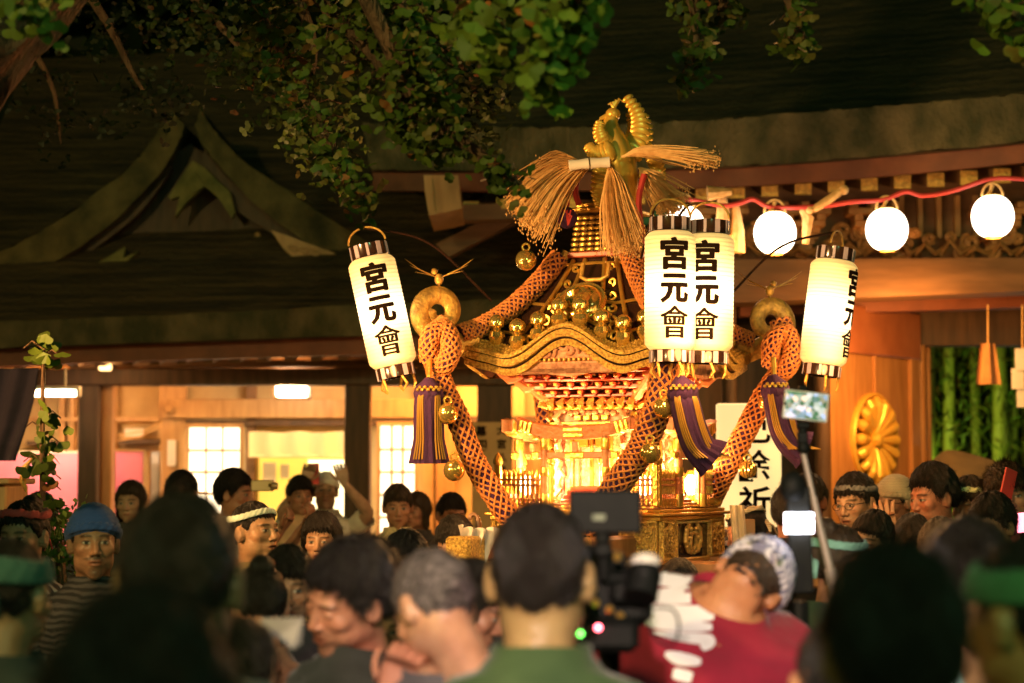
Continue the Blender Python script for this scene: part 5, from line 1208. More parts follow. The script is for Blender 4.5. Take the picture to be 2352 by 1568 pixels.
def head_sdf(P, kind='m', mouth=0.0, ears=True):
    Q = P.copy(); Q[..., 0] = np.abs(Q[..., 0]); f = kind == 'f'
    d = ell(Q, (0, .014, .032), (.077, .097, .094))
    d = smin(d, ell(Q, (0, -.028, -.018), (.062 if not f else .060, .062, .088)), .03)
    d = smin(d, ell(Q, (.036 if not f else .030, -.012, -.062), (.030, .050, .032)), .03)
    d = smin(d, ell(Q, (0, -.066, -.096 - mouth * .02), (.026 if not f else .019, .022, .020)), .026)
    d = smin(d, ell(Q, (.043, -.060, -.016), (.024, .022, .020)), .016)
    d = smin(d, ell(Q, (0, -.078, .030), (.048, .014, .010)), .012)
    d = smax(d, -(ell(Q, (.032, -.106, .006), (.021, .022, .014))), .010)
    d = smin(d, ell(Q, (.032, -.0755, .007), (.0150, .0150, .0125)), .004)
    d = smin(d, caps_(Q, (0, -.086, .018), (0, -.104, -.026), .0075, .0115), .010)
    d = smin(d, ell(Q, (.0125, -.094, -.031), (.0085, .011, .0075)), .006)
    d = smin(d, ell(Q, (0, -.070, -.060), (.033, .024, .026)), .014)
    zo = mouth * .012
    d = smin(d, ell(Q, (0, -.0905, -.0565 + zo * .3), (.023, .0085, .0055)), .004)
    d = smin(d, ell(Q, (0, -.0895, -.0670 - zo), (.019, .0085, .0065)), .004)
    d = smax(d, -(ell(Q, (0, -.100, -.0615 - zo * .4), (.022, .012, .0014 + zo * .9))), .003)
    if ears:
        e = ell(Q, (.082, .012, .000), (.013, .022, .034)); e = smax(e, -ell(Q, (.097, .004, .002), (.008, .012, .020)), .004)
        d = smin(d, e, .006)
    d = smin(d, caps_(Q, (0, .018, -.05), (0, .036, -.22), .050 if f else .057, .054 if f else .062), .022)
    return d
_hc = {}
def cast(fn, key):
    if key in _hc: return _hc[key]
    D = np.stack([np.cos(EL)[:, None] * np.sin(AZ)[None], np.cos(EL)[:, None] * np.cos(AZ)[None], np.repeat(np.sin(EL)[:, None], NA, 1)], -1)
    r = np.full(D.shape[:2], .03); done = np.zeros(D.shape[:2], bool); lo = np.full(D.shape[:2], .24); hi = lo.copy()
    for t in np.linspace(.24, .03, 85):
        s = fn(D * t); hit = (s < 0) & ~done; lo[hit] = t; hi[hit] = t + .0025; done |= hit
    for _ in range(7):
        m = (lo + hi) / 2; s = fn(D * m[..., None]) < 0; lo = np.where(s, m, lo); hi = np.where(s, hi, m)
    _hc[key] = (D, lo); return _hc[key]
def headgrid(kind, mouth): return cast(lambda P: head_sdf(P, kind, mouth), (kind, mouth, 1))
def headgrid0(kind): return cast(lambda P: head_sdf(P, kind, 0, False), (kind, 0, 0))

def face_colors(P, skin, kind, mouth, beard, brow=1.0, gaze=0.0, closed=False):
    x, y, z = P[..., 0], P[..., 1], P[..., 2]; ax = np.abs(x); front = y < -.03
    C = np.tile(np.array(skin), P.shape[:-1] + (1,)).astype(float)
    def put(m, c, a=1.0):
        a = np.clip(m, 0, 1)[..., None] * a; C[:] = C * (1 - a) + np.array(c) * a
    S = lambda v, w: 1 / (1 + np.exp(np.clip(v / w, -40, 40)))
    put(S(((ax - .043) / .024) ** 2 + ((z + .020) / .022) ** 2 - 1, .35) * front, (skin[0] * 1.05, skin[1] * .82, skin[2] * .78), .45)
    put(S(((x) / .016) ** 2 + ((z + .028) / .014) ** 2 - 1, .35) * front, (skin[0] * .98, skin[1] * .78, skin[2] * .72), .45)
    put(S(((ax - .012) / .0042) ** 2 + ((z + .0385) / .0026) ** 2 - 1, .3) * (y < -.085), (.05, .02, .015))
    arc = z - (.0305 - 7 * (ax - .032) ** 2); put(S((arc / .0042) ** 2 + ((ax - .033) / .021) ** 4 - 1, .30) * front, (.025, .018, .014), .85 * brow)
    if closed: put(S(((z - .004) / .0016) ** 2 + ((ax - .032) / .015) ** 4 - 1, .3) * front, (.03, .015, .01))
    else:
        put(S(((ax - .032) / .0165) ** 2 + ((z - .0075) / .0080) ** 2 - 1, .2) * front, (skin[0] * .5, skin[1] * .42, skin[2] * .4), .8)
        put(S(((ax - .032) / .0135) ** 2 + ((z - .0060) / .0052) ** 2 - 1, .15) * front, (.62, .58, .52))
        gx = np.where(x > 0, x - .032 - gaze, x + .032 - gaze)
        put(S((gx / .0072) ** 2 + ((z - .0065) / .0065) ** 2 - 1, .12) * S(((z - .006) / .0056) ** 2 - 1, .2) * front, (.015, .009, .006))
        put(S((((z - .0118 + 12 * (ax - .032) ** 2) / .0016)) ** 2 + ((ax - .032) / .0155) ** 4 - 1, .3) * front, (.02, .012, .01))
    zo = mouth * .012
    put(S((ax / .0235) ** 2 + ((z + .0615 + zo * .3) / (.0095 + zo * .8)) ** 2 - 1, .2) * front, (skin[0] * .80, skin[1] * .42, skin[2] * .38), .75)
    put(S((ax / .0215) ** 2 + ((z + .0615 + zo * .4) / (.0013 + zo * .75)) ** 2 - 1, .25) * (y < -.05), (.05, .012, .010))
    if beard:
        m = S((ax / .040) ** 2 + ((z + .048) / .0065) ** 2 - 1, .3) * front; put(m, (.03, .02, .016), beard)
        m = S((ax / .026) ** 2 + ((z + .094) / .016) ** 2 - 1, .3) * front; put(m, (.03, .02, .016), beard * .9)
        m = S((ax / .06) ** 4 + ((z + .08) / .035) ** 2 - 1, .4) * front; put(m, (.10, .07, .05), beard * .35)
    return C

def ringpts(a, b, p=.85, n=NA, phase=0):
    t = np.arange(n) * 2 * pi / n + phase; s = np.sin(t); c = np.cos(t)
    return np.stack([a * np.sign(s) * np.abs(s) ** p, b * np.sign(c) * np.abs(c) ** p], 1)
TORSO = [  # z (for stature 1.70, neck base at 1.435), half width, half depth, forward shift
    (1.452, .066, .060, .020), (1.435, .080, .068, .018), (1.418, .108, .076, .014), (1.402, .142, .084, .010), (1.385, .160, .092, .006),
    (1.362, .172, .099, .002), (1.338, .180, .104, .0), (1.312, .182, .108, -.002), (1.286, .180, .112, -.004),
    (1.24, .172, .116, -.006), (1.16, .160, .114, -.006), (1.06, .146, .106, 0), (.98, .150, .108, .002), (.90, .166, .116, .004), (.82, .170, .114, .004), (.76, .168, .110, .004)]
NT = len(TORSO)
R0, R1 = 4, 8            # torso rings bounding the arm hole
CW = 9                   # half width of the arm hole in columns
def frame_from(D, ref):
    D = D / np.linalg.norm(D); x = np.cross(ref, D); x /= np.linalg.norm(x) + 1e-9; return x, np.cross(D, x), D
def spine_tf(lean, bend):
    """returns function mapping local body point at height z to bent position; lean = (sideways, forward) radians above the hips"""
    lx, ly = lean
    def f(V):
        V = np.array(V, float); z = V[:, 2]; z0 = .92; t = np.clip((z - z0) / .5, 0, 1.3); h = np.maximum(z - z0, 0)
        a = ly * np.minimum(t, 1); b = lx * np.minimum(t, 1)
        # circular bending
        def bendc(h, tot):
            k = tot / .5 + 1e-9; hh = np.minimum(h, .5); ex = h - hh
            s = (1 - np.cos(k * hh)) / k + ex * math.sin(tot); c = np.sin(k * hh) / k + ex * math.cos(tot); return s, c
        sy, cyy = bendc(h, ly); sx, cxx = bendc(h, lx)
        out = V.copy(); zz = np.where(z > z0, z0 + cyy * (cxx / np.maximum(h, 1e-9)), z); zz = np.where(h <= 0, z, zz)
        out[:, 1] = V[:, 1] * np.cos(a) - sy; out[:, 2] = zz - 0 + (-V[:, 1] * np.sin(a)) - V[:, 0] * np.sin(b); out[:, 0] = V[:, 0] * np.cos(b) + sx
        return out
    return f

def hand_rings(frm, curl, k=1.0, spreadf=.10):
    return None

def person(px, py, Y, label, facing=0, head=(0, 0, 0), kind='m', skin=(.52, .30, .19), hair='short', haircol='hair_black', shirt=(.03, .03, .035), shirt2=None, shirtmat=None,
           mouth=0.0, beard=0.0, closed=False, lean=(0, 0), arms=None, sleeve=.45, gear=None, gearcol=(.6, .7, .66), glasses=False, bulk=1.0, hs=1.0, collar=True, mask=None, group='people in the festival crowd', gaze=0.0, collarh=1.3, neckcut=0, trousers=(.03, .03, .04), headshift=(0, 0, 0)):
    """px,py = photo pixel of the crown; Y = depth; facing 0 = towards the camera, 180 = away"""
    top = W(px, py, Y); kh = top.z
    rot = R(facing); ly = lean
    f = spine_tf(ly, 0)
    # local head centre before bending: z so that the crown reaches the pixel
    hc0 = np.array([0.0 + headshift[0], .004 - .018 + headshift[1], 1.566 + headshift[2]])
    hc = f(hc0[None])[0]; hr = Euler((R(head[1]) + ly[1], R(head[2]) + ly[0], R(head[0])), 'XYZ').to_matrix(); HR = np.array(hr) @ (np.array(Matrix.Rotation(R(head[3]), 3, 'Z')) if len(head) > 3 else np.eye(3))
    crown = hc + HR @ np.array([0, 0, (.127 + (.018 if gear in ('wrap', 'cap') else {'crop': .007, 'short': .024, 'bob': .024, 'long': .022, 'bun': .012, 'messy': .042, 'quiff': .034}.get(hair, .005))) * hs])
    sc_ = kh / crown[2]; sc_ = max(.80, min(1.12, sc_)); dz = kh - crown[2] * sc_
    Rz = np.array(Matrix.Rotation(rot, 3, 'Z'))
    cw = Rz @ (crown * sc_)
    loc = Vector((top.x - cw[0], Y - cw[1], 0.0))
    t = thing('person', label, 'person', loc, (0, 0, rot), group=None)
    t['group'] = group
    if abs(dz) > .002: loc.z = dz; t.location = loc; WM[t.name] = Matrix.Translation(loc) @ Matrix.Rotation(rot, 4, 'Z')
    # ---------- head grid
    D, r = headgrid(kind, mouth); HP = D * r[..., None]; HC = face_colors(HP, skin, kind, mouth, beard, 1.0, gaze, closed)
    HPv = HP * (1 + .035 * np.array([math.sin(px * 1.3), math.sin(px * .7 + 1), math.sin(px * .37 + 2)])); H = HPv * hs; H = H.reshape(-1, 3) @ HR.T + hc; H = H.reshape(NE, NA, 3)
    NH = NE - neckcut; rings = [H[i] for i in range(NH)]; cols = [HC[i] for i in range(NH)]
    # ---------- torso rings
    def torso(infl, i0, i1, bulk_=bulk):
        out = []
        for i in range(i0, i1):
            z, a, b, sh = TORSO[i]; a = a * (bulk_ if i > 2 else 1) * (.90 if kind == 'f' else 1); b = b * (bulk_ if i > 2 else 1)
            q = ringpts(a + infl, b + infl, .88); V = np.stack([q[:, 0], q[:, 1] + sh, np.full(NA, z)], 1)
            V[:, 2] += -.020 * np.abs(q[:, 0] / (a + infl)) ** 2 * (1 if 1 < i < 6 else .2)
            out.append(f(V))
        return out
    TR = torso(0, 0, NT)
    # blend between the head's last ring and the first torso ring
    last = rings[-1]; first = TR[0]
    for q in (.33, .66):
        rings.append(last * (1 - q) + first * q); cols.append(HC[-1])
    base_h = len(rings)
    sk = np.tile(np.array(skin), (NA, 1))
    for V in TR: rings.append(V); cols.append(sk)
    def make(rgs, cls, armholes, legs, i_off, infl, arm_to, hands):
        """rgs: list of rings, i_off: index in rgs of torso ring 0"""
        mb = MB(); nr = len(rgs); V = np.vstack(rgs) * sc_; C = np.vstack(cls) if cls is not None else None
        Fs = []; holes = []
        if armholes:
            for side in (1, 3):
                ctr = side * NA // 4; holes.append((i_off + R0, i_off + R1, ctr - CW, ctr + CW))
        for i in range(nr - 1):
            for j in range(NA):
                if any(a <= i < b and c <= j < d for a, b, c, d in holes): continue
                j2 = (j + 1) % NA; Fs.append((i * NA + j, (i + 1) * NA + j, (i + 1) * NA + j2, i * NA + j2))
        extraV = []; extraC = []; cnt = [len(V)]
        def addv(P, c):
            o = cnt[0]; extraV.append(P); extraC.append(np.tile(np.array(c), (len(P), 1))); cnt[0] += len(P); return o
        if i_off >= 0 and hands and nr > NE - 8:     # crown cap
            o = addv(rgs[0].mean(0)[None] * sc_, skin)
            for j in range(NA): Fs.append((o, j, (j + 1) % NA))
        for hi_, (a, b, c, d) in enumerate(holes):
            side = 1 if hi_ == 0 else -1        # +x side, then -x side
            loop = [a * NA + j for j in range(c, d)] + [i * NA + d for i in range(a, b)] + [b * NA + j for j in range(d, c, -1)] + [i * NA + c for i in range(b, a, -1)]
            LP = V[loop]; ctr = LP.mean(0); n = len(loop)
            arm = (arms or {}).get('L' if side > 0 else 'R')
            # joints in body coordinates (metres at stature 1.70)
            S = ctr / sc_
            if arm is None: E = S + np.array([side * .055, .02, -.27]); Wr = E + np.array([side * .0, -.05, -.235]); hd = np.array([0, -.15, -1.0]); pn = np.array([-side, 0, 0.]); curl = .5
            else:
                E, Wr, hd, pn, curl = [np.array(q, float) if not np.isscalar(q) else q for q in arm]
                if E.shape == (3,): E = S + E; Wr = E + Wr
            inner = S.copy()
            P0 = S + np.array([side * .004, 0, -.006])
            path = [P0 + (E - P0) * q for q in (.10, .28, .5, .72, .9)] + [E + (Wr - E) * q for q in (.03, .14, .32, .55, .78, .93, 1.0)]
            rad = [.056, .053, .049, .045, .041, .040, .041, .041, .036, .030, .027, .026]
            path = np.array(path); rad = np.array(rad) * (bulk ** .6) * (.88 if kind == 'f' else 1) + infl
            # smooth the elbow
            pp = path.copy(); pp[4:7] = (path[3:6] + path[4:7] + path[5:8]) / 3; path = pp
            # parameter angles from the hole loop, measured in the y,z plane
            rel = (LP - ctr) / sc_; ang = np.arctan2(rel[:, 2], rel[:, 1] * side * -1 * -1)
            ang = np.arctan2(rel[:, 2], rel[:, 1])
            ang = np.unwrap(ang); ang = ang * .35 + np.linspace(ang[0], ang[0] + math.copysign(2 * pi * (n - 1) / n, ang[-1] - ang[0]), n) * .65
            T0 = np.array([side, 0, 0.]); U = np.array([0, 1., 0]); Vv = np.array([0, 0, 1.]); ringsA = []
            nseg = len(path); Tn = np.gradient(path, axis=0); Tn /= np.linalg.norm(Tn, axis=1)[:, None]
            prev = T0
            for q in range(nseg):
                Tq = Tn[q]; ax_ = np.cross(prev, Tq); s_ = np.linalg.norm(ax_); c_ = prev @ Tq
                if s_ > 1e-6:
                    Rm = np.array(Matrix.Rotation(math.atan2(s_, c_), 3, Vector(ax_ / s_))); U = Rm @ U; Vv = Rm @ Vv
                prev = Tq; ringsA.append(path[q] + rad[q] * (np.cos(ang)[:, None] * U + np.sin(ang)[:, None] * Vv))
            stop = nseg
            if arm_to < 1: stop = max(2, int(5 + (arm_to - .5) * 14) if arm_to > .5 else int(arm_to * 10))
            cur = loop; hc_ = skin
            for q in range(stop):
                RA = ringsA[q]
                if infl > 0:
                    RA = RA + rng.normal(0, .0022, RA.shape) + (.004 * np.sin(np.arange(n) * 2 * pi / n * 3 + q * 1.7))[:, None] * (RA - path[q]) / rad[q]
                    if arm_to < 1 and q >= stop - 2: RA = path[q] + (RA - path[q]) * (1.12 if kind == 'm' else 1.05)
                o = addv(RA * sc_, skin); nw = [o + k for k in range(n)]
                for k in range(n):
                    k2 = (k + 1) % n; Fs.append((cur[k], nw[k], nw[k2], cur[k2]) if True else None)
                cur = nw
            if hands:
                # hand: flattened sections, then five fingers
                Wp = path[-1]; D_ = np.array(hd, float); D_ /= np.linalg.norm(D_); Nn = np.array(pn, float); Nn -= D_ * (Nn @ D_); Nn /= np.linalg.norm(Nn) + 1e-9; Sd = np.cross(D_, Nn)  # thumb side
                if side < 0: Sd = -Sd
                top_n = 18; side_n = (n - 2 * top_n) // 2      # n = 2*(2*CW)+2*(R1-R0) = 44
                def sect(w, h):
                    P_ = []
                    xs = np.linspace(-.5, .5, top_n) * w
                    for x_ in xs: P_.append((x_, h / 2 * (1 - .35 * (2 * x_ / w) ** 4)))
                    for k in range(side_n): P_.append((w / 2 * (1.06), h * .33 * (1 - 2 * (k + 1) / (side_n + 1))))
                    for x_ in xs[::-1]: P_.append((x_, -h / 2 * (1 - .35 * (2 * x_ / w) ** 4)))
                    for k in range(side_n): P_.append((-w / 2 * 1.06, -h * .33 * (1 - 2 * (k + 1) / (side_n + 1))))
                    return np.array(P_)
                hsz = 1.0 if kind == 'm' else .9
                secs = [(.012, .056, .036), (.030, .066, .032), (.055, .078, .030), (.080, .084, .027), (.098, .084, .023)]
                lastR = np.vstack(extraV)[cur[0] - len(V):cur[0] - len(V) + n] / sc_
                s0 = sect(.056, .036); test = Wp + s0[:, :1] * Sd + s0[:, 1:] * Nn
                def area_sign(P_): c__ = P_ - P_.mean(0); return np.sign(np.sum(np.cross(c__, np.roll(c__, -1, 0)) @ D_))
                flip = area_sign(test) != area_sign(lastR)
                order = list(range(n)); order = order[::-1] if flip else order
                best = min(range(n), key=lambda s_: np.sum((np.roll(test[order], -s_, 0) - (lastR - lastR.mean(0) + Wp)) ** 2))
                idx = [order[(k + best) % n] for k in range(n)]      # ring position k uses section point idx[k]
                secring = []
                for (dd, w, h_) in secs:
                    s_ = sect(w * hsz, h_ * hsz); P_ = Wp + D_ * dd * hsz + s_[:, :1] * Sd + s_[:, 1:] * Nn
                    o = addv(P_[idx] * sc_, skin); nw = [o + k for k in range(n)]
                    pos = {idx[k]: nw[k] for k in range(n)}          # section point -> vertex
                    thumb = (dd == .055)
                    for k in range(n):
                        k2 = (k + 1) % n
                        if thumb and idx[k] in range(top_n - 1, top_n + side_n) and idx[k2] in range(top_n - 1, top_n + side_n + 1): continue
                        Fs.append((cur[k], nw[k], nw[k2], cur[k2]))
                    if thumb:
                        seq = list(range(top_n - 1, top_n + side_n + 1)); lo_ = [secring[-1][q] for q in seq]; hi2 = [pos[q] for q in seq]; tl = lo_ + hi2[::-1]
                    secring.append(pos); cur = nw
                XV = lambda ids: np.array([np.vstack([V] + extraV)[i] for i in ids]) / sc_
                def digit(loop_, d0, lens, r0, bendax, curl_):
                    nonlocal Fs
                    L0 = XV(loop_); c0 = L0.mean(0); prevl = loop_; d = np.array(d0, float); d /= np.linalg.norm(d); rel_ = L0 - c0; cc_ = c0.copy(); cum = np.eye(3)
                    for si, ln in enumerate(lens):
                        for sub, fr in enumerate((.5, 1.0)):
                            ang_ = curl_ * (1.0 if si else .8) / 2; Rm = np.array(Matrix.Rotation(ang_, 3, Vector(bendax))); d = Rm @ d; cum = Rm @ cum
                            cc_ = cc_ + d * ln / 2; sc2 = (1 - .10 * (si + fr)) * (.75 if (si == len(lens) - 1 and sub == 1) else 1)
                            o = addv((cc_ + (rel_ @ cum.T) * sc2 * r0) * sc_, skin); nw = [o + k for k in range(len(loop_))]
                            for k in range(len(loop_)): k2 = (k + 1) % len(loop_); Fs.append((prevl[k], nw[k], nw[k2], prevl[k2]))
                            prevl = nw
                    o = addv((cc_ + d * .006)[None] * sc_, skin)
                    for k in range(len(loop_)): k2 = (k + 1) % len(loop_); Fs.append((prevl[k], o, prevl[k2]))
                pos = secring[-1]
                bounds = [(0, 4), (4, 9), (9, 13), (13, 17)]
                bax = np.cross(D_, -Nn); 
                for fi, (a_, b_) in enumerate(bounds):
                    topv = [pos[q] for q in range(a_, b_ + 1)]; botv = [pos[2 * top_n + side_n - 1 - q] for q in range(b_, a_ - 1, -1)]
                    lp_ = topv
                    if fi == 3: lp_ = lp_ + [pos[top_n + q] for q in range(side_n)]
                    lp_ = lp_ + botv
                    if fi == 0: lp_ = lp_ + [pos[2 * top_n + side_n + q] for q in range(side_n)]
                    ln = (.78, .94, 1.0, .92)[fi] * .082 * hsz
                    dd = D_ + Sd * (fi - 1.5) * (.13 if curl < .35 else .03)
                    if flip: lp_ = lp_
                    digit(lp_, dd, (ln * .42, ln * .32, ln * .26), .93, bax, curl * (1.05 - .06 * fi))
                digit(tl, Sd * .95 + D_ * .62 - Nn * .25, (.034 * hsz, .030 * hsz, .022 * hsz), .95, np.cross(Sd, D_), .18 + curl * .3)
        if legs:
            b0 = (nr - 1) * NA; mid = []
            Pf = V[b0 + NA // 2]; Pb = V[b0]
            o = addv(np.array([Pf * (1 - q) + Pb * q - np.array([0, 0, .012]) for q in (.2, .4, .6, .8)]), skin); mid = [o + k for k in range(4)]
            for side in (1, -1):
                if side > 0: loop = [b0 + j for j in range(0, NA // 2 + 1)] + mid
                else: loop = [b0 + j % NA for j in range(NA // 2, NA + 1)] + mid[::-1]
                n = len(loop); XA = np.vstack([V] + extraV)[loop] / sc_; c0 = XA.mean(0); th = np.arctan2(XA[:, 0] - c0[0], XA[:, 1] - c0[1]); cur = loop
                for (dz_, rx, ry, dx_, dy_) in ((.08, .080, .088, .0, 0), (.22, .070, .074, .005, 0), (.34, .055, .060, .008, 0), (.50, .052, .058, .01, .01), (.64, .036, .042, .01, .01), (.69, .036, .046, .01, .0), (.725, .042, .10, .01, -.05), (.752, .044, .115, .01, -.06)):
                    z_ = max(.004, c0[2] - dz_) if dz_ < .75 else .002
                    if infl > 0 and dz_ > .66: break
                    cx_ = side * (.085 + dx_); P_ = np.stack([cx_ + (rx + infl) * np.sin(th), dy_ + (ry + infl) * np.cos(th), np.full(n, z_)], 1)
                    o = addv(P_ * sc_, skin); nw = [o + k for k in range(n)]
                    for k in range(n): k2 = (k + 1) % n; Fs.append((cur[k], nw[k], nw[k2], cur[k2]))
                    cur = nw
                if not infl: Fs.append(tuple(cur))
        VV = np.vstack([V] + extraV)
        CC = np.vstack([C if C is not None else np.tile(np.array(skin), (len(V), 1))] + extraC)
        mb.add(VV, [q for q in Fs if len(set(q)) >= 3], CC if hands else None); return mb
    body = make(rings, cols, True, True, base_h, 0, 1, True).build('body', M['skin'], t, local=True, angle=0)
    # ---------- clothes
    cm = shirtmat or cloth('cloth_%02d%02d%02d' % tuple(int(q * 99) for q in shirt), shirt, shirt2)
    TS = torso(.017, 1, 14)
    for i in range(len(TS)):
        q = .008 * np.sin(np.arange(NA) * 2 * pi / NA * (5 + i % 3) + i * .9 + px) + .006 * np.sin(np.arange(NA) * 2 * pi / NA * 11 + i * 2.1); c = TS[i].mean(0)
        TS[i] = TS[i] + ((TS[i] - c) / (np.linalg.norm(TS[i] - c, axis=1)[:, None] + 1e-6)) * q[:, None] * (0 if i < 2 else 1)
    if collar:
        c = TS[0].mean(0); up_ = TS[0] - c; neck = [c + up_ * .97 + (f(np.array([[0, 0, 1.47]])) - f(np.array([[0, 0, 1.455]]))) * collarh, ]
        TS = neck + TS; ioff = 0
    else: ioff = -1
    make(TS, None, True, False, ioff, .016, sleeve, False)  .build('shirt', cm, t, local=True, angle=0)
    make(torso(.011, 12, NT), None, False, True, -99, .012, 0, False).build('trousers', cloth('cloth_%02d%02d%02d' % tuple(int(q * 99) for q in trousers), trousers), t, local=True, angle=0)
    # ---------- hair
    def H2L(P): return (P.reshape(-1, 3) * hs) @ HR.T + hc
    D0, r0 = headgrid0(kind); azd = np.degrees(AZ); azf = np.minimum(np.abs(azd - 180), 180)    # 0 at the face
    eld = np.degrees(EL)[:, None]
    prng = np.random.default_rng(int(px * 7 + py))
    if hair != 'none':
        low = {'short': -30, 'crop': -28, 'bob': -52, 'long': -52, 'bun': -30, 'messy': -34, 'quiff': -26, 'bald': -48}.get(hair, -30)
        fl = {'bald': 62, 'quiff': 40, 'bob': 34, 'long': 38, 'messy': 26, 'crop': 36, 'bun': 36}.get(hair, 32)
        line = np.interp(azf, [0, 30, 46, 62, 74, 84, 96, 108, 122, 180], [fl, fl + 1, fl - 4, 20, 4 if hair in ('short', 'messy', 'quiff', 'crop', 'bun', 'bald') else -30, 18 if hair not in ('bob', 'long') else -50, 22 if hair not in ('bob', 'long') else -52, 8 if hair not in ('bob', 'long') else -52, low + 6, low])
        line = line + prng.normal(0, 1.6, NA) + 2.5 * np.sin(np.arange(NA) * .9 + px)
        m = np.clip((eld - line[None]) / 7, -1, 1); th = {'crop': .005, 'short': .016, 'bob': .022, 'long': .020, 'bun': .010, 'messy': .030, 'quiff': .020, 'bald': .005}.get(hair, .016)
        topb = {'quiff': .016, 'messy': .012, 'short': .008}.get(hair, .002)
        thick = th + topb * np.clip((eld - 30) / 50, 0, 1); nz = .0
        pn_ = np.sin(AZ[None] * 7 + EL[:, None] * 9 + px) * .0022 + np.sin(AZ[None] * 17 - EL[:, None] * 13) * .0014
        if hair in ('messy', 'short', 'bob', 'quiff'): pn_ = pn_ * 1.3
        rr = r0 + np.where(m > 0, (thick + pn_) * np.minimum(1, m * 1.6) ** .6, m * .010) + prng.normal(0, .0006, r0.shape)
        G = D0 * rr[..., None]; G = H2L(G).reshape(NE, NA, 3) * sc_
        mb = MB(); Fs = []; jmax = NE - 8
        for i in range(jmax):
            for j in range(NA):
                j2 = (j + 1) % NA
                if m[i, j] > -.8 or m[i, j2] > -.8: Fs.append((i * NA + j, (i + 1) * NA + j, (i + 1) * NA + j2, i * NA + j2))
        mb.add(np.vstack([G.reshape(-1, 3), G[0].mean(0)[None]]), Fs + [(NE * NA, j, (j + 1) % NA) for j in range(NA)])
        # loose strands breaking the outline
        ns = {'crop': 2200, 'short': 3200, 'messy': 4200, 'bob': 2600, 'long': 2600, 'bun': 1200, 'quiff': 3600, 'bald': 900}[hair]
        ln0 = {'crop': .007, 'short': .022, 'messy': .040, 'bob': .03, 'long': .03, 'bun': .012, 'quiff': .030, 'bald': .008}[hair]
        ii, jj = np.where(m[:jmax] > -.15); pk = prng.integers(0, len(ii), ns); wts = np.cos(EL[ii[pk]]); keep = prng.random(ns) < np.maximum(.25, wts); pk = pk[keep]
        P_ = G[ii[pk], jj[pk]] / sc_; Nd = (D0[ii[pk], jj[pk]]) @ HR.T; dn = np.array([0, 0, -1.]) @ HR.T
        tg = np.tile(dn, (len(pk), 1)) + (np.array([0, -.9, 0]) @ HR.T) * (np.sin(EL[ii[pk]])[:, None] > .45); tg = tg - Nd * np.sum(tg * Nd, 1)[:, None]; tg /= np.linalg.norm(tg, axis=1)[:, None] + 1e-6
        d_ = tg + Nd * (.10 if hair not in ('messy', 'crop') else .5) + prng.normal(0, .22, tg.shape); d_ /= np.linalg.norm(d_, axis=1)[:, None]
        L_ = ln0 * prng.uniform(.5, 1.2, len(pk))[:, None]; sdv = np.cross(d_, Nd); sdv /= np.linalg.norm(sdv, axis=1)[:, None] + 1e-6; w_ = .0013
        A = P_ - Nd * .001 - sdv * w_; B = P_ - Nd * .001 + sdv * w_; C2 = P_ + d_ * L_; VV = np.stack([A, B, C2], 1).reshape(-1, 3) * sc_
        mb.add(VV, [(3 * k, 3 * k + 1, 3 * k + 2) for k in range(len(pk))])
        ho = mb.build('hair', M[haircol], t, local=True, angle=0)
        if hair in ('long', 'bob'):
            ln_ = .20 if hair == 'long' else .09; mb = MB(); G2 = []
            ks = [j for j in range(NA) if azf[j] > 62]; ks = sorted(ks, key=lambda j: (azd[j] + 180) % 360)
            for q in np.linspace(0, 1, 9):
                row = []
                for j in ks:
                    p0 = D0[NE - 26, j] * (r0[NE - 26, j] + .020); p = p0 * np.array([1, 1, 0]) * (1.0 + .05 * q) * (1 - .12 * max(0, q - .6)) + np.array([0, .012 * q, p0[2] + .02 - ln_ * q - .01 * math.sin(j * .8)]); row.append(p)
                G2.append(row)
            G2 = np.array(G2); sh = G2.shape; mb.grid((H2L(G2) * sc_).reshape(sh)); Gi = G2 * np.array([.86, .86, 1]); mb.grid((H2L(Gi) * sc_).reshape(sh)); mb.build('hair_lengths', M[haircol], ho, local=True, angle=0)
        if hair == 'bun':
            mb = MB(); mb.ball(tuple(H2L(np.array([[0, .07, .115]]))[0] * sc_), .042 * sc_, 16); mb.build('hair_bun', M[haircol], ho, local=True)
    # ---------- headgear
    def band(tilt, c_el, half, thick_, material, name, twist=0, back=None):
        mb = MB(); G = []; ns = 12; ejs = np.argsort(np.degrees(EL))
        for q in range(ns):
            a = 2 * pi * q / ns; row = []
            for j in range(NA):
                tf = math.cos(AZ[j]) * -1       # +1 at the face
                e = c_el + tilt * tf + half * math.sin(a); rad_ = np.interp(e, np.degrees(EL)[ejs], r0[ejs, j])
                if twist: rad_ += .004 * math.sin(twist * AZ[j] + a * 2)
                rad_ += .010 + thick_ * (math.cos(a) * .5 + .5) + (.002 * math.sin(AZ[j] * 23 + q)); er = math.radians(e)
                row.append((rad_ * math.cos(er) * math.sin(AZ[j]), rad_ * math.cos(er) * math.cos(AZ[j]), rad_ * math.sin(er)))
            G.append(row)
        G.append(G[0]); G = np.array(G); sh = G.shape; mb.grid((H2L(G) * sc_).reshape(sh), closed_u=True)
        if back:
            p = np.array([[.0, .108, .02]]); b_ = H2L(p)[0] * sc_
            for s in (-1, 1): mb.tube([tuple(b_), tuple(H2L(np.array([[s * .03, .13, .0]]))[0] * sc_), tuple(H2L(np.array([[s * .045, .135, -.05]]))[0] * sc_)], [.012, .014, .006], 8, flat=.4)
            mb.ball(tuple(b_), .016, 10)
        return mb.build(name, material, t, local=True, angle=0)
    gm = gearcol if not isinstance(gearcol, tuple) else cloth('gear_%02d%02d%02d' % tuple(int(q * 99) for q in gearcol), gearcol)
    if gear == 'band': band(8, 38, 6.5, .012, gm, 'headband', 0, True)
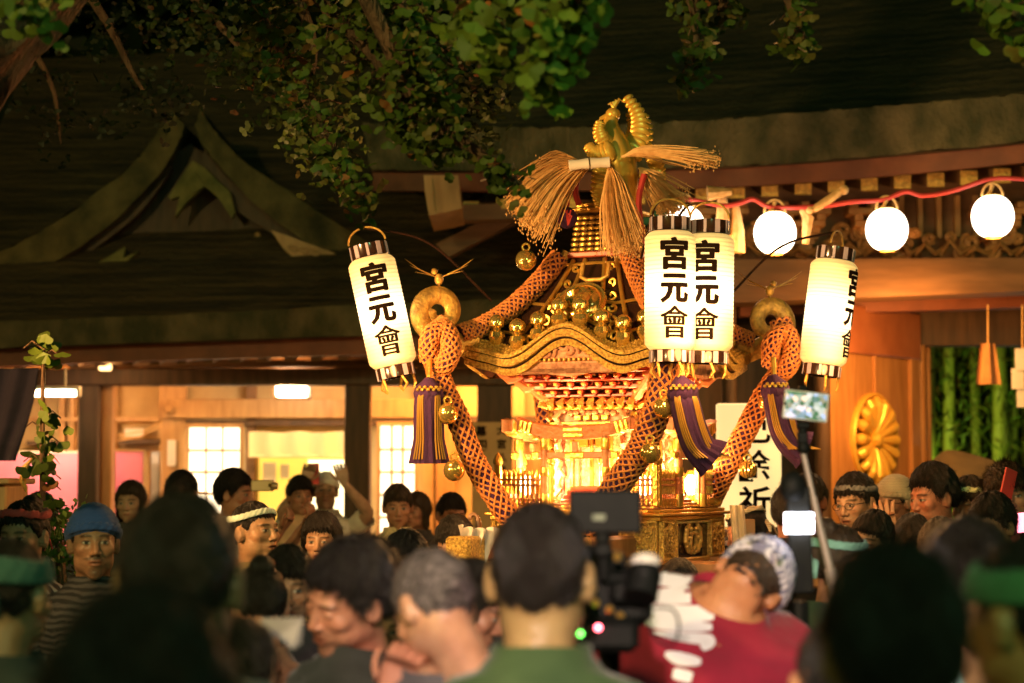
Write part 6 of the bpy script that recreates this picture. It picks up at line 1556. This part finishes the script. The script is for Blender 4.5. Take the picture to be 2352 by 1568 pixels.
    if gear == 'twist': band(6, 46, 6, .016, gm, 'twisted_headband', 9, True)
    if gear == 'widebang': band(8, 34, 13, .012, gm, 'headband', 0, True)
    if gear in ('wrap', 'cap'):
        low = np.interp(azf, [0, 60, 100, 180], [27, 22, 8, -8] if gear == 'wrap' else [34, 26, 14, 4]); m = np.clip((eld - low[None]) / 4, -1, 1)
        rr = r0 + np.where(m > 0, .020 * np.minimum(1, m * 2) ** .5 + (.0022 * np.sin(AZ[None] * 5 + EL[:, None] * 40)), m * .012)
        G = H2L(D0 * rr[..., None]).reshape(NE, NA, 3) * sc_; mb = MB(); Fs = []
        for i in range(NE - 14):
            for j in range(NA):
                j2 = (j + 1) % NA
                if m[i, j] > -.9 or m[i, j2] > -.9: Fs.append((i * NA + j, (i + 1) * NA + j, (i + 1) * NA + j2, i * NA + j2))
        mb.add(np.vstack([G.reshape(-1, 3), G[0].mean(0)[None]]), Fs + [(NE * NA, j, (j + 1) % NA) for j in range(NA)]); mb.build('head_wrap', gm, t, local=True, angle=0)
        band(9 if gear == 'wrap' else 8, 24 if gear == 'wrap' else 30, 7, .014, gm, 'wrap_edge', 0, True)
    if gear == 'brim':
        pass
    if glasses:
        mb = MB()
        for s in (-1, 1):
            pts = [(s * .033 + .021 * math.cos(a), -.103 + .10 * (abs(s * .033 + .021 * math.cos(a)) ** 2) * 12, .004 + .015 * math.sin(a)) for a in np.linspace(0, 2 * pi, 17)[:-1]]
            mb.tube([tuple(q) for q in H2L(np.array(pts)) * sc_], .0016, 5, closed=True)
            mb.tube([tuple(q) for q in H2L(np.array([(s * .054, -.070, .010), (s * .076, -.03, .010), (s * .082, .012, .006)])) * sc_], .0016, 5)
        mb.tube([tuple(q) for q in H2L(np.array([(-.012, -.104, .007), (0, -.107, .009), (.012, -.104, .007)])) * sc_], .0016, 5)
        mb.build('glasses', M['gold_leaf'] if glasses == 'gold' else M['black_plastic'], t, local=True)
    if mask:
        dd, r1 = headgrid(kind, mouth); rr = r1 + .006 + .004 * (np.abs(azf[None]) < 20); m = (azf[None] < 48) & (eld < -8) & (eld > -50)
        G = H2L(dd * rr[..., None]).reshape(NE, NA, 3) * sc_; mb = MB(); Fs = [(i * NA + j, (i + 1) * NA + j, (i + 1) * NA + (j + 1) % NA, i * NA + (j + 1) % NA) for i in range(NE - 1) for j in range(NA) if m[i, j]]
        mb.add(G.reshape(-1, 3), Fs); mb.build('face_mask', cloth('mask_%02d%02d%02d' % tuple(int(q * 99) for q in mask), mask), t, local=True, angle=0)
    t['_sc'] = sc_
    return t
# ================================================================ THE CROWD
SK = (.52, .30, .19); SKT = (.44, .235, .14); SKP = (.60, .37, .25); SKR = (.55, .26, .16)
happi_dots = stripes('striped_happi_cloth', (.03, .032, .045), (.34, .34, .38), 9, 'DIAGONAL', distort=6)
yukata_dark = stripes('striped_dark_happi_cloth', (.010, .012, .016), (.055, .055, .065), 14, 'Z', distort=5)
pat_white = stripes('patterned_towel_cloth', (.74, .72, .80), (.22, .22, .34), 22, 'DIAGONAL', distort=14)
pat_cream = stripes('lined_towel_cloth', (.78, .66, .46), (.45, .32, .18), 40, 'Z', distort=1.5)
PP = person
# --- foreground, seen from behind
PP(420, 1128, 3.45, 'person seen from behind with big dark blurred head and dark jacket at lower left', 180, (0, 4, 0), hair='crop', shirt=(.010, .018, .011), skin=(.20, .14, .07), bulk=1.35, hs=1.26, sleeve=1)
PP(1242, 1152, 3.7, 'person seen from behind in green shirt with dark hair left of the camera monitor', 180, (-8, 0, 0), hair='crop', shirt=(.024, .060, .016), shirt2=(.045, .09, .026), skin=(.40, .27, .12), bulk=1.12, hs=1.13, sleeve=.5)
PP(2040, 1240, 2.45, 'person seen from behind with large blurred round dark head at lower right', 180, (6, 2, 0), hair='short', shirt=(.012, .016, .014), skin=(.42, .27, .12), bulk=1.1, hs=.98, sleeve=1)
PP(2350, 1232, 2.95, 'person with green towel headband cut off by the lower right frame edge', -160, (14, 6, 0), hair='crop', shirt=(.02, .03, .03), skin=(.45, .27, .10), gear='widebang', gearcol=(.05, .19, .08), bulk=1.1, hs=1.02)
PP(30, 1236, 4.2, 'person with pale green headband at the lower left frame edge turned away', 160, (6, 6, 0), hair='crop', shirt=(.02, .03, .025), skin=(.34, .20, .11), gear='widebang', gearcol=(.05, .13, .11), hs=1.02)
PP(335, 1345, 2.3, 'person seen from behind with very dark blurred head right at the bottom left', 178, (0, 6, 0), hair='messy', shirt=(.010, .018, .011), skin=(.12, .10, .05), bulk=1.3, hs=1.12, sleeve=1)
# --- middle distance, left and centre
PP(790, 1240, 4.5, 'man with thick black side-swept hair and beard tilting his face down left', -38, (-8, 12, 14), hair='quiff', shirt=(.012, .014, .018), skin=SKR, beard=.55, closed=True, mouth=.5, hs=1.04, sleeve=.9, lean=(.06, .12), shirtmat=None)
PP(955, 1280, 4.1, 'gray-haired man seen from behind with bare bright neck in the lower middle', -152, (10, 26, 0), hair='crop', haircol='hair_gray', shirt=(.08, .075, .08), skin=(.58, .33, .20), hs=1.0, lean=(0, .12), sleeve=.5)
PP(662, 1250, 5.9, 'man with open mouth partly hidden behind the side-swept black hair', -14, (20, 4, 0), hair='short', shirt=(.03, .03, .03), skin=SKT, beard=.7, mouth=1.0, gaze=.002)
PP(1118, 1290, 5.1, 'woman in profile with gold earring looking right behind the gray-haired man', 76, (8, 20, 0), kind='f', hair='bob', shirt=(.02, .02, .025), skin=SKR, sleeve=.6)
PP(862, 1330, 5.2, 'woman with glasses and short black bob between the bearded man and the gray head', 30, (0, 12, 0), kind='f', hair='bob', shirt=(.55, .5, .5), skin=SKR, glasses=True)
PP(856, 1232, 5.9, 'person seen from behind with bushy black hair behind the bearded man', 170, (0, 0, 0), hair='messy', shirt=(.02, .02, .02), skin=SKT)
PP(936, 1218, 6.9, 'man with black fringe and only his forehead showing above the gray head', 8, (0, 18, 0), hair='short', shirt=(.03, .03, .03), skin=SKR)
PP(1032, 1186, 8.8, 'dark-haired person looking down left of the white cloth', -30, (0, 22, 0), hair='short', shirt=(.02, .02, .02), skin=SKT)
PP(582, 1150, 8.0, 'man with white towel headband looking up to the right', 48, (6, -6, 0), hair='crop', shirt=(.30, .22, .12), skin=(.58, .34, .2), gear='band', gearcol=(.52, .66, .60), mouth=.4, hs=1.02)
PP(590, 1300, 5.6, 'bare-shouldered person with black hair bun turned away at lower left', 200, (0, 18, 0), kind='f', hair='bun', shirt=(.20, .10, .06), skin=SKR)
PP(216, 1154, 7.0, 'man with blue head wrap and moustache staring over the crowd', 6, (10, -2, 0), hair='crop', shirt=(.02, .02, .025), shirtmat=yukata_dark, skin=SKT, gear='wrap', gearcol=(.025, .07, .28), beard=.9, hs=1.06, mouth=.15)
PP(52, 1148, 7.2, 'woman with red twisted headband and hair pinned up at the left', -10, (-4, 4, 0), kind='f', hair='bun', shirt=(.03, .05, .07), shirtmat=happi_dots, skin=SK, gear='twist', gearcol=(.62, .07, .07), hs=1.04)
PP(96, 1128, 10.5, 'dark-haired person turned away behind the sapling', 175, (0, 0, 0), hair='short', shirt=(.03, .03, .03), skin=SKT)
PP(300, 1102, 12.5, 'long-haired woman in front of the narrow pink sheet', -8, (0, 2, 0), kind='f', hair='long', haircol='hair_brown', shirt=(.05, .04, .04), skin=SK)
PP(418, 1078, 12.2, 'dark-haired man seen from behind in front of the left paper screen', 160, (0, -4, 0), hair='short', shirt=(.02, .02, .03), skin=SKT)
a_cam = {'R': ((-.04, -.16, -.22), (.02, -.14, .28), (.1, -.4, 1), (0, -1, 0), .9), 'L': ((.06, -.14, -.22), (-.06, -.16, .28), (-.1, -.4, 1), (0, -1, 0), .9)}
PP(540, 1074, 11.8, 'man in profile filming with a small camera at face height', 72, (0, 0, 0), hair='quiff', shirt=(.55, .50, .45), skin=SKR, arms={'R': ((-.03, -.16, -.20), (.05, -.20, .24), (.1, -.6, .8), (0, -.8, -.5), .9), 'L': ((.03, -.18, -.18), (-.08, -.20, .24), (-.1, -.6, .8), (0, -.8, -.5), .9)})
a_up = {'R': ((-.14, -.12, .10), (.17, -.10, .20), (.3, -.1, 1), (0, 1, 0), .8), 'L': ((.14, -.12, .10), (-.17, -.10, .20), (-.3, -.1, 1), (0, 1, 0), .8)}
PP(748, 1082, 14.2, 'man in white cap and white shirt raising a red phone with both arms', 4, (0, -6, 0), hair='crop', shirt=(.78, .70, .60), skin=SKP, arms=a_up, gear='cap', gearcol=(.80, .74, .64), sleeve=.45)
PP(690, 1090, 13.6, 'dark-haired person beside the red phone in the lit doorway', 20, (0, 0, 0), hair='short', shirt=(.70, .45, .25), skin=SKR)
PP(738, 1173, 8.9, 'smiling dark-haired woman facing the camera below the lit doorway', -6, (0, 2, 0), kind='f', hair='bob', shirt=(.05, .04, .04), skin=SK)
PP(914, 1110, 12.0, 'woman in pale blouse with a dark bag strap in front of the right paper screen', 6, (0, 6, 0), kind='f', hair='short', haircol='hair_brown', shirt=(.74, .55, .30), skin=SKR, sleeve=.6)
PP(956, 1128, 13.4, 'person half hidden behind the woman in the pale blouse', -30, (0, 0, 0), kind='f', hair='bob', haircol='hair_brown', shirt=(.04, .03, .03), skin=SKR)
PP(1040, 1130, 12.0, 'short-haired person left of the rope with face turned right', 25, (0, 6, 0), hair='short', shirt=(.05, .04, .03), skin=SKR)
# bearer with the raised arm gripping the rope
PP(1228, 1226, 8.9, 'bearer with raised cream sleeve gripping the left rope of the shrine', 176, (0, 20, 0), hair='short', shirt=(.60, .44, .18), skin=SKT, sleeve=.88, arms={'L': ((.06, -.06, .14), (.07, -.05, .22), (0, -.2, 1), (-1, 0, 0), 1.2)})
# --- red happi
red = PP(1768, 1316, 5.0, 'man in crimson happi coat with white emblem bending over to the right', 176, (0, 25, -50, -34), hair="bald", haircol='hair_brown', shirt=(.26, .006, .028), shirt2=(.36, .010, .040), skin=(.62, .27, .13), gear='wrap', gearcol=pat_white, lean=(-.28, .62), sleeve=.85, bulk=1.42, hs=.96, headshift=(-.04, 0, -.09), collarh=1.6, neckcut=10)
# --- right side
PP(1852, 1085, 10.2, 'man facing left beside the cream sign with a yellow towel at his neck', -35, (0, 4, 0), hair='short', haircol='hair_brown', shirt=(.12, .08, .05), skin=SKR, sleeve=.5)
PP(1818, 1108, 9.6, 'dark-haired person turned away half hidden by the raised black phone', 150, (0, 0, 0), hair='short', shirt=(.02, .02, .03), skin=SKR)
PP(1955, 1083, 9.6, 'man with glasses and thin gray headband looking down to the left', -40, (-4, 6, -4), hair='short', shirt=(.10, .09, .10), shirtmat=happi_dots, skin=SK, gear='band', gearcol=(.14, .14, .15), glasses=True, hs=1.05, beard=.12, mouth=.25)
PP(2048, 1090, 10.2, 'man with cream patterned head wrap and glasses facing left', -52, (0, 8, 0), hair='crop', shirt=(.25, .12, .08), skin=SKP, gear='wrap', gearcol=pat_cream, glasses=True, closed=True)
PP(2134, 1060, 9.3, 'man with thick black hair in left profile between wrapped heads', -64, (0, 6, 0), hair='quiff', shirt=(.35, .30, .26), shirtmat=happi_dots, skin=(.60, .24, .15), beard=.2, hs=1.06)
PP(2222, 1092, 9.4, 'person with yellowish white twisted headband raising an open hand', -30, (-6, 10, 0), hair='short', haircol='hair_brown', shirt=(.14, .09, .05), skin=SKT, gear='twist', gearcol=(.80, .74, .40), closed=True, arms={'R': ((-.13, -.12, -.16), (-.03, -.05, .27), (-.25, -.1, 1), (0, -1, 0), .25)})
PP(2306, 1058, 9.0, 'shouting man holding a red phone to his cheek at the right', -4, (-6, -4, -6), hair='messy', haircol='hair_brown', shirt=(.16, .05, .05), skin=SK, mouth=1.0, hs=1.0, arms={'L': ((.07, -.14, -.20), (-.05, -.05, .27), (-.1, 0, 1), (-.9, -.3, 0), .5)})
PP(2268, 1130, 8.5, 'man with swept black hair looking down left below the yellow headband', -42, (-6, 12, 0), hair='quiff', shirt=(.10, .06, .05), skin=SKT, closed=True, hs=1.02)
PP(2014, 1170, 8.4, 'man with short black hair tilting his head back left below the glasses man', -34, (0, 2, 14), hair='short', shirt=(.12, .10, .08), skin=SKT, closed=True, hs=1.02)
PP(2100, 1178, 9.0, 'dark-haired person turned away with pale collar in the right crowd', 150, (0, 8, 0), hair='short', shirt=(.35, .33, .28), skin=SKT)
PP(2160, 1186, 7.6, 'person seen from behind with brown hair just above the messy black hair', 165, (0, 0, 0), hair='short', haircol='hair_brown', shirt=(.05, .04, .04), skin=SKT)
PP(2216, 1200, 4.6, 'person with large messy black hair bowed in front of the right crowd', 172, (0, 26, 0), hair='messy', shirt=(.02, .02, .02), skin=SKT, hs=1.12)
PP(1935, 1204, 6.2, 'person with headband and gold earring behind the selfie stick', 120, (0, 6, 0), kind='f', hair='bun', haircol='hair_brown', shirt=(.06, .10, .09), skin=SKR, gear='band', gearcol=(.20, .42, .38))
PP(2185, 1345, 3.9, 'person wearing a light blue face mask between the two dark heads', -60, (0, 10, 0), hair='short', shirt=(.02, .05, .05), shirtmat=yukata_dark, skin=SKT, mask=(.42, .66, .80))
PP(2345, 1165, 9.9, 'dark-haired person at the right frame edge behind the shouting man', -20, (0, 0, 0), hair='short', shirt=(.42, .05, .08), skin=SKR)
# bearers around the shrine
PP(1700, 1166, 9.3, 'bearer in striped happi with cream headband in front of the cream sign', -120, (0, 20, -12), hair='crop', shirt=(.03, .03, .04), shirtmat=happi_dots, skin=SKR, gear='twist', gearcol=pat_cream, sleeve=.7)
PP(1650, 1236, 9.9, 'bearer in dark happi pushing under the right pole of the shrine', -150, (0, 20, 0), hair='crop', shirt=(.03, .03, .04), skin=SKR, gear='band', gearcol=(.5, .45, .4))
PP(1195, 1232, 8.2, 'bearer in dark happi under the front pole behind the green shirt', 160, (0, 12, 0), hair='crop', shirt=(.03, .03, .04), skin=SKR, gear='band', gearcol=(.5, .45, .4))
PP(1560, 1282, 7.6, 'bearer ducking under the shrine behind the red happi', 175, (0, 12, 0), hair='short', shirt=(.05, .02, .02), skin=SKR)
# hand holding folded paper at lower left, belongs to a person outside the gap
PP(560, 1425, 3.9, 'person in dark shirt lifting a sheet of gray paper at lower left', 175, (0, 25, 0), hair='short', shirt=(.015, .03, .015), skin=(.56, .25, .16), sleeve=.5, arms={'R': ((-.08, -.10, -.10), (-.07, -.10, .28), (-.35, -.2, 1), (.2, 1, 0), .8)})
PP(1925, 1420, 3.3, 'person beside the big round head with only hand and ear in view', 178, (0, 10, 0), hair='crop', shirt=(.02, .03, .02), skin=(.50, .25, .13), arms={'L': ((.04, -.06, -.24), (.03, -.04, .25), (0, -.1, 1), (0, 1, 0), 1.0)})

# --- the white emblem on the happi, laid on the cloth of the back
so = [c for c in red.children if c.name.startswith('shirt')][0]
WS = WM[red.name]
bvh = BVHTree.FromPolygons([WS @ v.co for v in so.data.vertices], [tuple(p.vertices) for p in so.data.polygons])
def on_back(px, py, off=.004):
    p = W(px, py, 4.0); o = Vector((0, 0, CAMZ)); d = (p - o).normalized(); h = bvh.ray_cast(o, d)
    if h[0] is None: return None
    return h[0] - d * off
strokes = [[(1478, 1342, 6), (1530, 1330, 26), (1590, 1340, 28)], [(1472, 1372, 14), (1540, 1368, 30), (1640, 1366, 28), (1656, 1390, 22)], [(1476, 1400, 20), (1540, 1406, 28), (1640, 1410, 30)],
           [(1482, 1428, 18), (1560, 1436, 22), (1636, 1440, 16)], [(1500, 1452, 10), (1560, 1462, 16), (1628, 1470, 22), (1612, 1490, 16)], [(1528, 1500, 12), (1560, 1512, 24), (1610, 1520, 16)], [(1545, 1545, 22), (1590, 1556, 22)]]
mb = MB()
for si, st in enumerate(strokes):
    pts = smooth_path([(x, y, w) for x, y, w in st], 26); L_, R_ = [], []
    pts = [pts[0] * 1] + pts + [pts[-1] * 1]
    n_ = len(pts); G = []
    for i, q in enumerate(pts):
        a = pts[max(0, i - 1)]; b = pts[min(n_ - 1, i + 1)]; d = np.array([b[0] - a[0], b[1] - a[1]]); d = d / (np.linalg.norm(d) + 1e-6); nn = np.array([-d[1], d[0]]); w_ = .64 * q[2] * math.sqrt(max(0.02, 1 - abs(2 * i / (n_ - 1) - 1) ** 6)); row = []
        for s_ in np.linspace(-1, 1, 9): row.append((q[0] + nn[0] * s_ * w_, q[1] + nn[1] * s_ * w_))
        G.append(row)
    ids = {}; V = []; Fs = []
    for i in range(n_):
        for j in range(9):
            h = on_back(*G[i][j], off=.003 + .0006 * si)
            if h is not None: ids[(i, j)] = len(V); V.append(tuple(h))
    for i in range(n_ - 1):
        for j in range(8):
            k = [(i, j), (i + 1, j), (i + 1, j + 1), (i, j + 1)]
            if all(q in ids for q in k):
                P4 = [Vector(V[ids[q]]) for q in k]
                if max((P4[a] - P4[b]).length for a in range(4) for b in range(a)) < .06: Fs.append(tuple(ids[q] for q in k))
    if Fs: mb.add(V, Fs)
print('EMBLEM', len(mb.f))
if mb.n: mb.build('emblem', mat('white_emblem_print', (.92, .90, .95), .7), so)

# ================================================================ CAMERA GEAR, PHONES, SMALL THINGS
rig = thing('video_camera', 'black video camera rig with raised flip monitor and red and green lights', 'video camera', W(1400, 1500, 3.9))
YR = 3.9
mb = MB(); pbox(mb, 1306, 1124, 1474, 1226, YR, .022, .004); pbox(mb, 1310, 1128, 1470, 1222, YR - .006, .008, .002); mn = mb.build('monitor', M['black_plastic'], rig)
mb = MB(); pbox(mb, 1362, 1182, 1390, 1194, YR - .008, .003); mb.build('badge', mat('gray_badge', (.22, .26, .18), .5), mn)
mb = MB(); a = W(1384, 1228, YR + .02); b = W(1388, 1330, YR + .03); mb.tube([a, b], .012, 10); mb.ball(W(1384, 1236, YR + .02), .018, 10); mb.box(W(1384, 1262, YR + .02), (.035, .03, .03), None, .006)
mb.ball(W(1352, 1262, YR), .014, 8); mb.build('monitor_arm', M['black_plastic'], rig)
mb = MB(); pbox(mb, 1340, 1300, 1500, 1440, YR + .05, .30, .02); pbox(mb, 1352, 1270, 1440, 1304, YR + .06, .16, .01); pbox(mb, 1330, 1420, 1470, 1500, YR - .03, .12, .015); pbox(mb, 1400, 1330, 1500, 1390, YR + .02, .10, .012)
mb.lathe([(.045, 0), (.050, .05), (.048, .16), (.055, .18), (.055, .22)], W(1420, 1365, YR + .35), 24, Matrix.Rotation(R(-90), 3, 'X'))
bd = mb.build('camera_body', M['black_plastic'], rig)
mb = MB(); c = W(1482, 1320, YR + .1); mb.tube([W(1470, 1372, YR), W(1478, 1330, YR + .02)], .034, 16); mb.ball(W(1480, 1322, YR + .02), .034, 14); mb.build('microphone', M['black_plastic'], rig)
mb = MB(); mb.ball(W(1482, 1290, YR + .03), (.030, .03, .018), 16); mb.build('microphone_cap', M['paper'], rig)
mb = MB(); mb.tube(pxpath([(1500, 1395, YR - .04), (1545, 1400, YR - .06), (1560, 1440, YR - .06), (1545, 1480, YR - .05), (1510, 1470, YR - .04), (1490, 1430, YR - .03), (1485, 1395, YR - .03)], 40), .0026, 6)
mb.tube(pxpath([(1490, 1452, YR - .04), (1540, 1462, YR - .05), (1580, 1466, YR - .04)], 16), .0022, 6); mb.build('cable', M['black_plastic'], rig)
mb = MB(); mb.tube([W(1400, 1480, YR + .15), W(1405, 1700, YR + .2)], .022, 10)
for s_ in (-1, 0, 1):
    c = W(1405, 1680, YR + .2); mb.tube([c, (c.x + s_ * .35, c.y + (.3 if s_ == 0 else -.15), 0)], .014, 8)
mb.build('tripod', M['black_plastic'], rig)
mb = MB(); mb.ball(W(1374, 1441, YR - .04), .0055, 10); mb.build('red_light', emit('red_led', (1, .10, .14), 14), rig)
mb = MB(); mb.ball(W(1333, 1455, YR - .04), .0055, 10); mb.build('green_light', emit('green_led', (.15, 1, .10), 5), rig)
mb = MB()
for x_, y_ in ((1362, 1350), (1368, 1385), (1356, 1262), (1418, 1280), (1425, 1415), (1400, 1400)): mb.ball(W(x_, y_, YR + .0), .009, 8)
mb.build('brass_screws', M['gold'], rig)

def screen_mat(name, cols, strength, scale=18):
    m = bpy.data.materials.new(name); m.use_nodes = True; n, l = nodes(m); b = n['Principled BSDF']; b.inputs['Roughness'].default_value = .2; b.inputs['Base Color'].default_value = (.02, .02, .02, 1)
    tc = n.new('ShaderNodeTexCoord'); v = n.new('ShaderNodeTexVoronoi'); v.inputs['Scale'].default_value = scale; l.new(tc.outputs['Object'], v.inputs['Vector'])
    cr = n.new('ShaderNodeValToRGB'); cr.color_ramp.interpolation = 'LINEAR'
    sx = n.new('ShaderNodeSeparateColor'); l.new(v.outputs['Color'], sx.inputs[0]); l.new(sx.outputs[0], cr.inputs[0])
    e = cr.color_ramp.elements; e[0].color = (*cols[0], 1); e[1].color = (*cols[-1], 1)
    for k in range(1, len(cols) - 1): q = e.new(k / (len(cols) - 1)); q.color = (*cols[k], 1)
    l.new(cr.outputs[0], b.inputs['Emission Color']); b.inputs['Emission Strength'].default_value = strength; return m
# phone on a selfie stick
t = thing('selfie_stick', 'pale telescopic selfie stick held up at the right', 'selfie stick', W(1900, 1300, 5.6))
YS = 5.6; mb = MB(); mb.tube([W(1844, 1036, YS), W(1868, 1140, YS)], .0085, 12); mb.tube([W(1868, 1140, YS), W(1884, 1214, YS)], .0105, 12); mb.tube([W(1884, 1214, YS), W(1906, 1305, YS)], .0125, 12); mb.tube([W(1906, 1305, YS), W(1920, 1380, YS)], .017, 12)
mb.build('tube', mat('pale_metal', (.55, .45, .40), .35, .4), t)
mb = MB(); mb.tube([W(1843, 970, YS + .01), W(1842, 1036, YS)], .012, 10); mb.box(W(1843, 1005, YS), (.03, .02, .035), None, .005); mb.ball(W(1846, 1028, YS), .02, 10); pbox(mb, 1832, 970, 1860, 984, YS - .01, .03, .004); pbox(mb, 1836, 884, 1856, 896, YS - .005, .03, .004)
mb.build('clamp', M['black_plastic'], t)
def phone(c, w, h, rot_, lab, scr, bodymat, thick=.010):
    t = thing('phone', lab, 'phone', c, rot_); mb = MB(); mb.box((0, 0, 0), (w, thick, h), None, .004); mb.build('case', bodymat, t, local=True)
    if scr is not None:
        mb = MB(); mb.box((0, -thick / 2 - .0008, 0), (w * .90, .0015, h * .90)); mb.build('screen', scr, t, local=True)
        mb = MB(); mb.lathe([(.004, 0), (.004, .002), (.001, .002)], (-w * .46, -thick / 2 - .001, 0), 12, Matrix.Rotation(R(90), 3, 'X')); mb.build('button', M['black_plastic'], t, local=True)
    return t
phone(W(1851, 932, YS), .126, .082, (0, R(7), R(-6)), 'phone on the selfie stick showing a bright picture of the festival', screen_mat('phone_screen_picture', [(.01, .06, .02), (.03, .16, .06), (.5, .5, .45), (.04, .10, .05), (.9, .6, .4), (.35, .45, .7), (.02, .10, .04)], 1.0, 75), M['paper'])
ph2 = phone(W(1836, 1240, 4.9), .058, .26, (0, R(-2), 0), 'tall black phone rig with a glaring white screen near the cream sign', None, M['black_plastic'], .03)
mb = MB(); pbox(mb, 1803, 1178, 1868, 1224, 4.86, .004, .0015); mb.build('screen', screen_mat('glaring_screen', [(1, 1, 1), (.8, .85, 1), (1, .8, .9), (1, 1, 1)], 9, 90), ph2)
mb = MB(); mb.ball(W(1822, 1120, 4.9), (.034, .03, .04), 14); mb.tube([W(1838, 1380, 4.9), W(1842, 1560, 4.9)], .02, 8); mb.build('grip', M['black_plastic'], ph2)
phone(W(721, 1088, 14.0), .075, .15, (0, 0, R(4)), 'red phone raised in the lit doorway', None, mat('red_phone_case', (.80, .08, .07), .4))
phone(W(2316, 1112, 8.85), .07, .14, (0, R(18), R(30)), 'red phone held at the cheek of the shouting man', None, bpy.data.materials['red_phone_case'])
t = thing('compact_camera', 'small pale camera held up by the man in profile', 'camera', W(600, 1112, 11.5)); mb = MB(); pbox(mb, 576, 1102, 628, 1128, 11.5, .05, .006); mb.lathe([(.022, 0), (.02, .04)], W(622, 1116, 11.5), 14, Matrix.Rotation(R(90), 3, 'Y')); mb.build('camera_body', mat('champagne_metal', (.62, .48, .28), .35, .5), t)
mb = MB(); mb.ball(W(620, 1114, 11.47), .012, 8); mb.build('lens', M['gold_smooth'], t)
# gray paper sheet
t = thing('paper_sheet', 'folded gray paper sheet held up at lower left', 'paper', W(655, 1440, 3.9)); mb = MB(); P = [W(600, 1420, 4.0), W(697, 1418, 3.9), W(692, 1478, 3.9), W(672, 1492, 3.88), (W(640, 1462, 3.9)), W(596, 1470, 3.98)]
V = [tuple(p) for p in P] + [tuple(p + Vector((0, .004, 0))) for p in P]; mb.add(V, [(0, 1, 4, 5), (1, 2, 3, 4), (11, 10, 7, 6), (10, 9, 8, 7)] + [(j, (j + 1) % 6, 6 + (j + 1) % 6, 6 + j) for j in range(6)]); mb.build('sheet', cloth('gray_paper', (.34, .31, .28)), t, smooth=False)
# white cloth tied round the end of the front pole
t = thing('white_cloth', 'white cloth draped behind the gilded pole end', 'cloth', W(1095, 1250, 8.6)); mb = MB()
Pt = smooth_path([W(1052, 1206, 8.62), W(1090, 1214, 8.55), W(1142, 1212, 8.6)], 24); Pb = smooth_path([W(1058, 1345, 8.66), W(1095, 1290, 8.58), W(1112, 1345, 8.62)], 24)
G = np.array([[list(Vector(a) + (Vector(b) - Vector(a)) * q + Vector((.012 * sin(i * .9 + q * 5), .02 * sin(i * 1.1 + q * 3), .006 * sin(i)))) for i, (a, b) in enumerate(zip(Pt, Pb))] for q in np.linspace(0, 1, 16)])
mb.grid(G); G2 = G.copy(); G2[:, :, 1] += .006; mb.grid(G2); mb.build('cloth', cloth('white_cloth', (.70, .62, .56)), t)
t = thing('cloth_band', 'white cloth strip hanging over the pole end right of the shrine base', 'cloth', W(1700, 1205, 9.1)); mb = MB()
G = np.array([[list(W(1676 + 34 * s + 8 * q, 1160 + 95 * q, 9.0) + Vector((0, .015 * sin(s * 14), 0))) for s in np.linspace(0, 1, 20)] for q in np.linspace(0, 1, 10)]); mb.grid(G); G2 = G.copy(); G2[:, :, 1] += .01; mb.grid(G2); mb.build('cloth', cloth('cream_cloth', (.66, .52, .34)), t)
t = thing('pale_box', 'small square wooden box behind the cloth strip at the right pole', 'box', W(1718, 1215, 9.15)); mb = MB(); pbox(mb, 1706, 1192, 1735, 1242, 9.15, .1, .004); mb.build('box', M['wood_light'], t)
# pink glow stick at the right edge
t = thing('signal_wand', 'glowing pink signal wand at the right frame edge', 'light wand', W(2345, 1195, 8.6)); mb = MB(); mb.tube([W(2343, 1178, 8.6), W(2349, 1222, 8.6)], .022, 12); mb.build('tube', emit('pink_wand_glow', (1, .16, .22), 3.0), t)
mb = MB(); mb.tube([W(2349, 1222, 8.6), W(2352, 1252, 8.6)], .014, 10); mb.build('handle', M['black_plastic'], t)
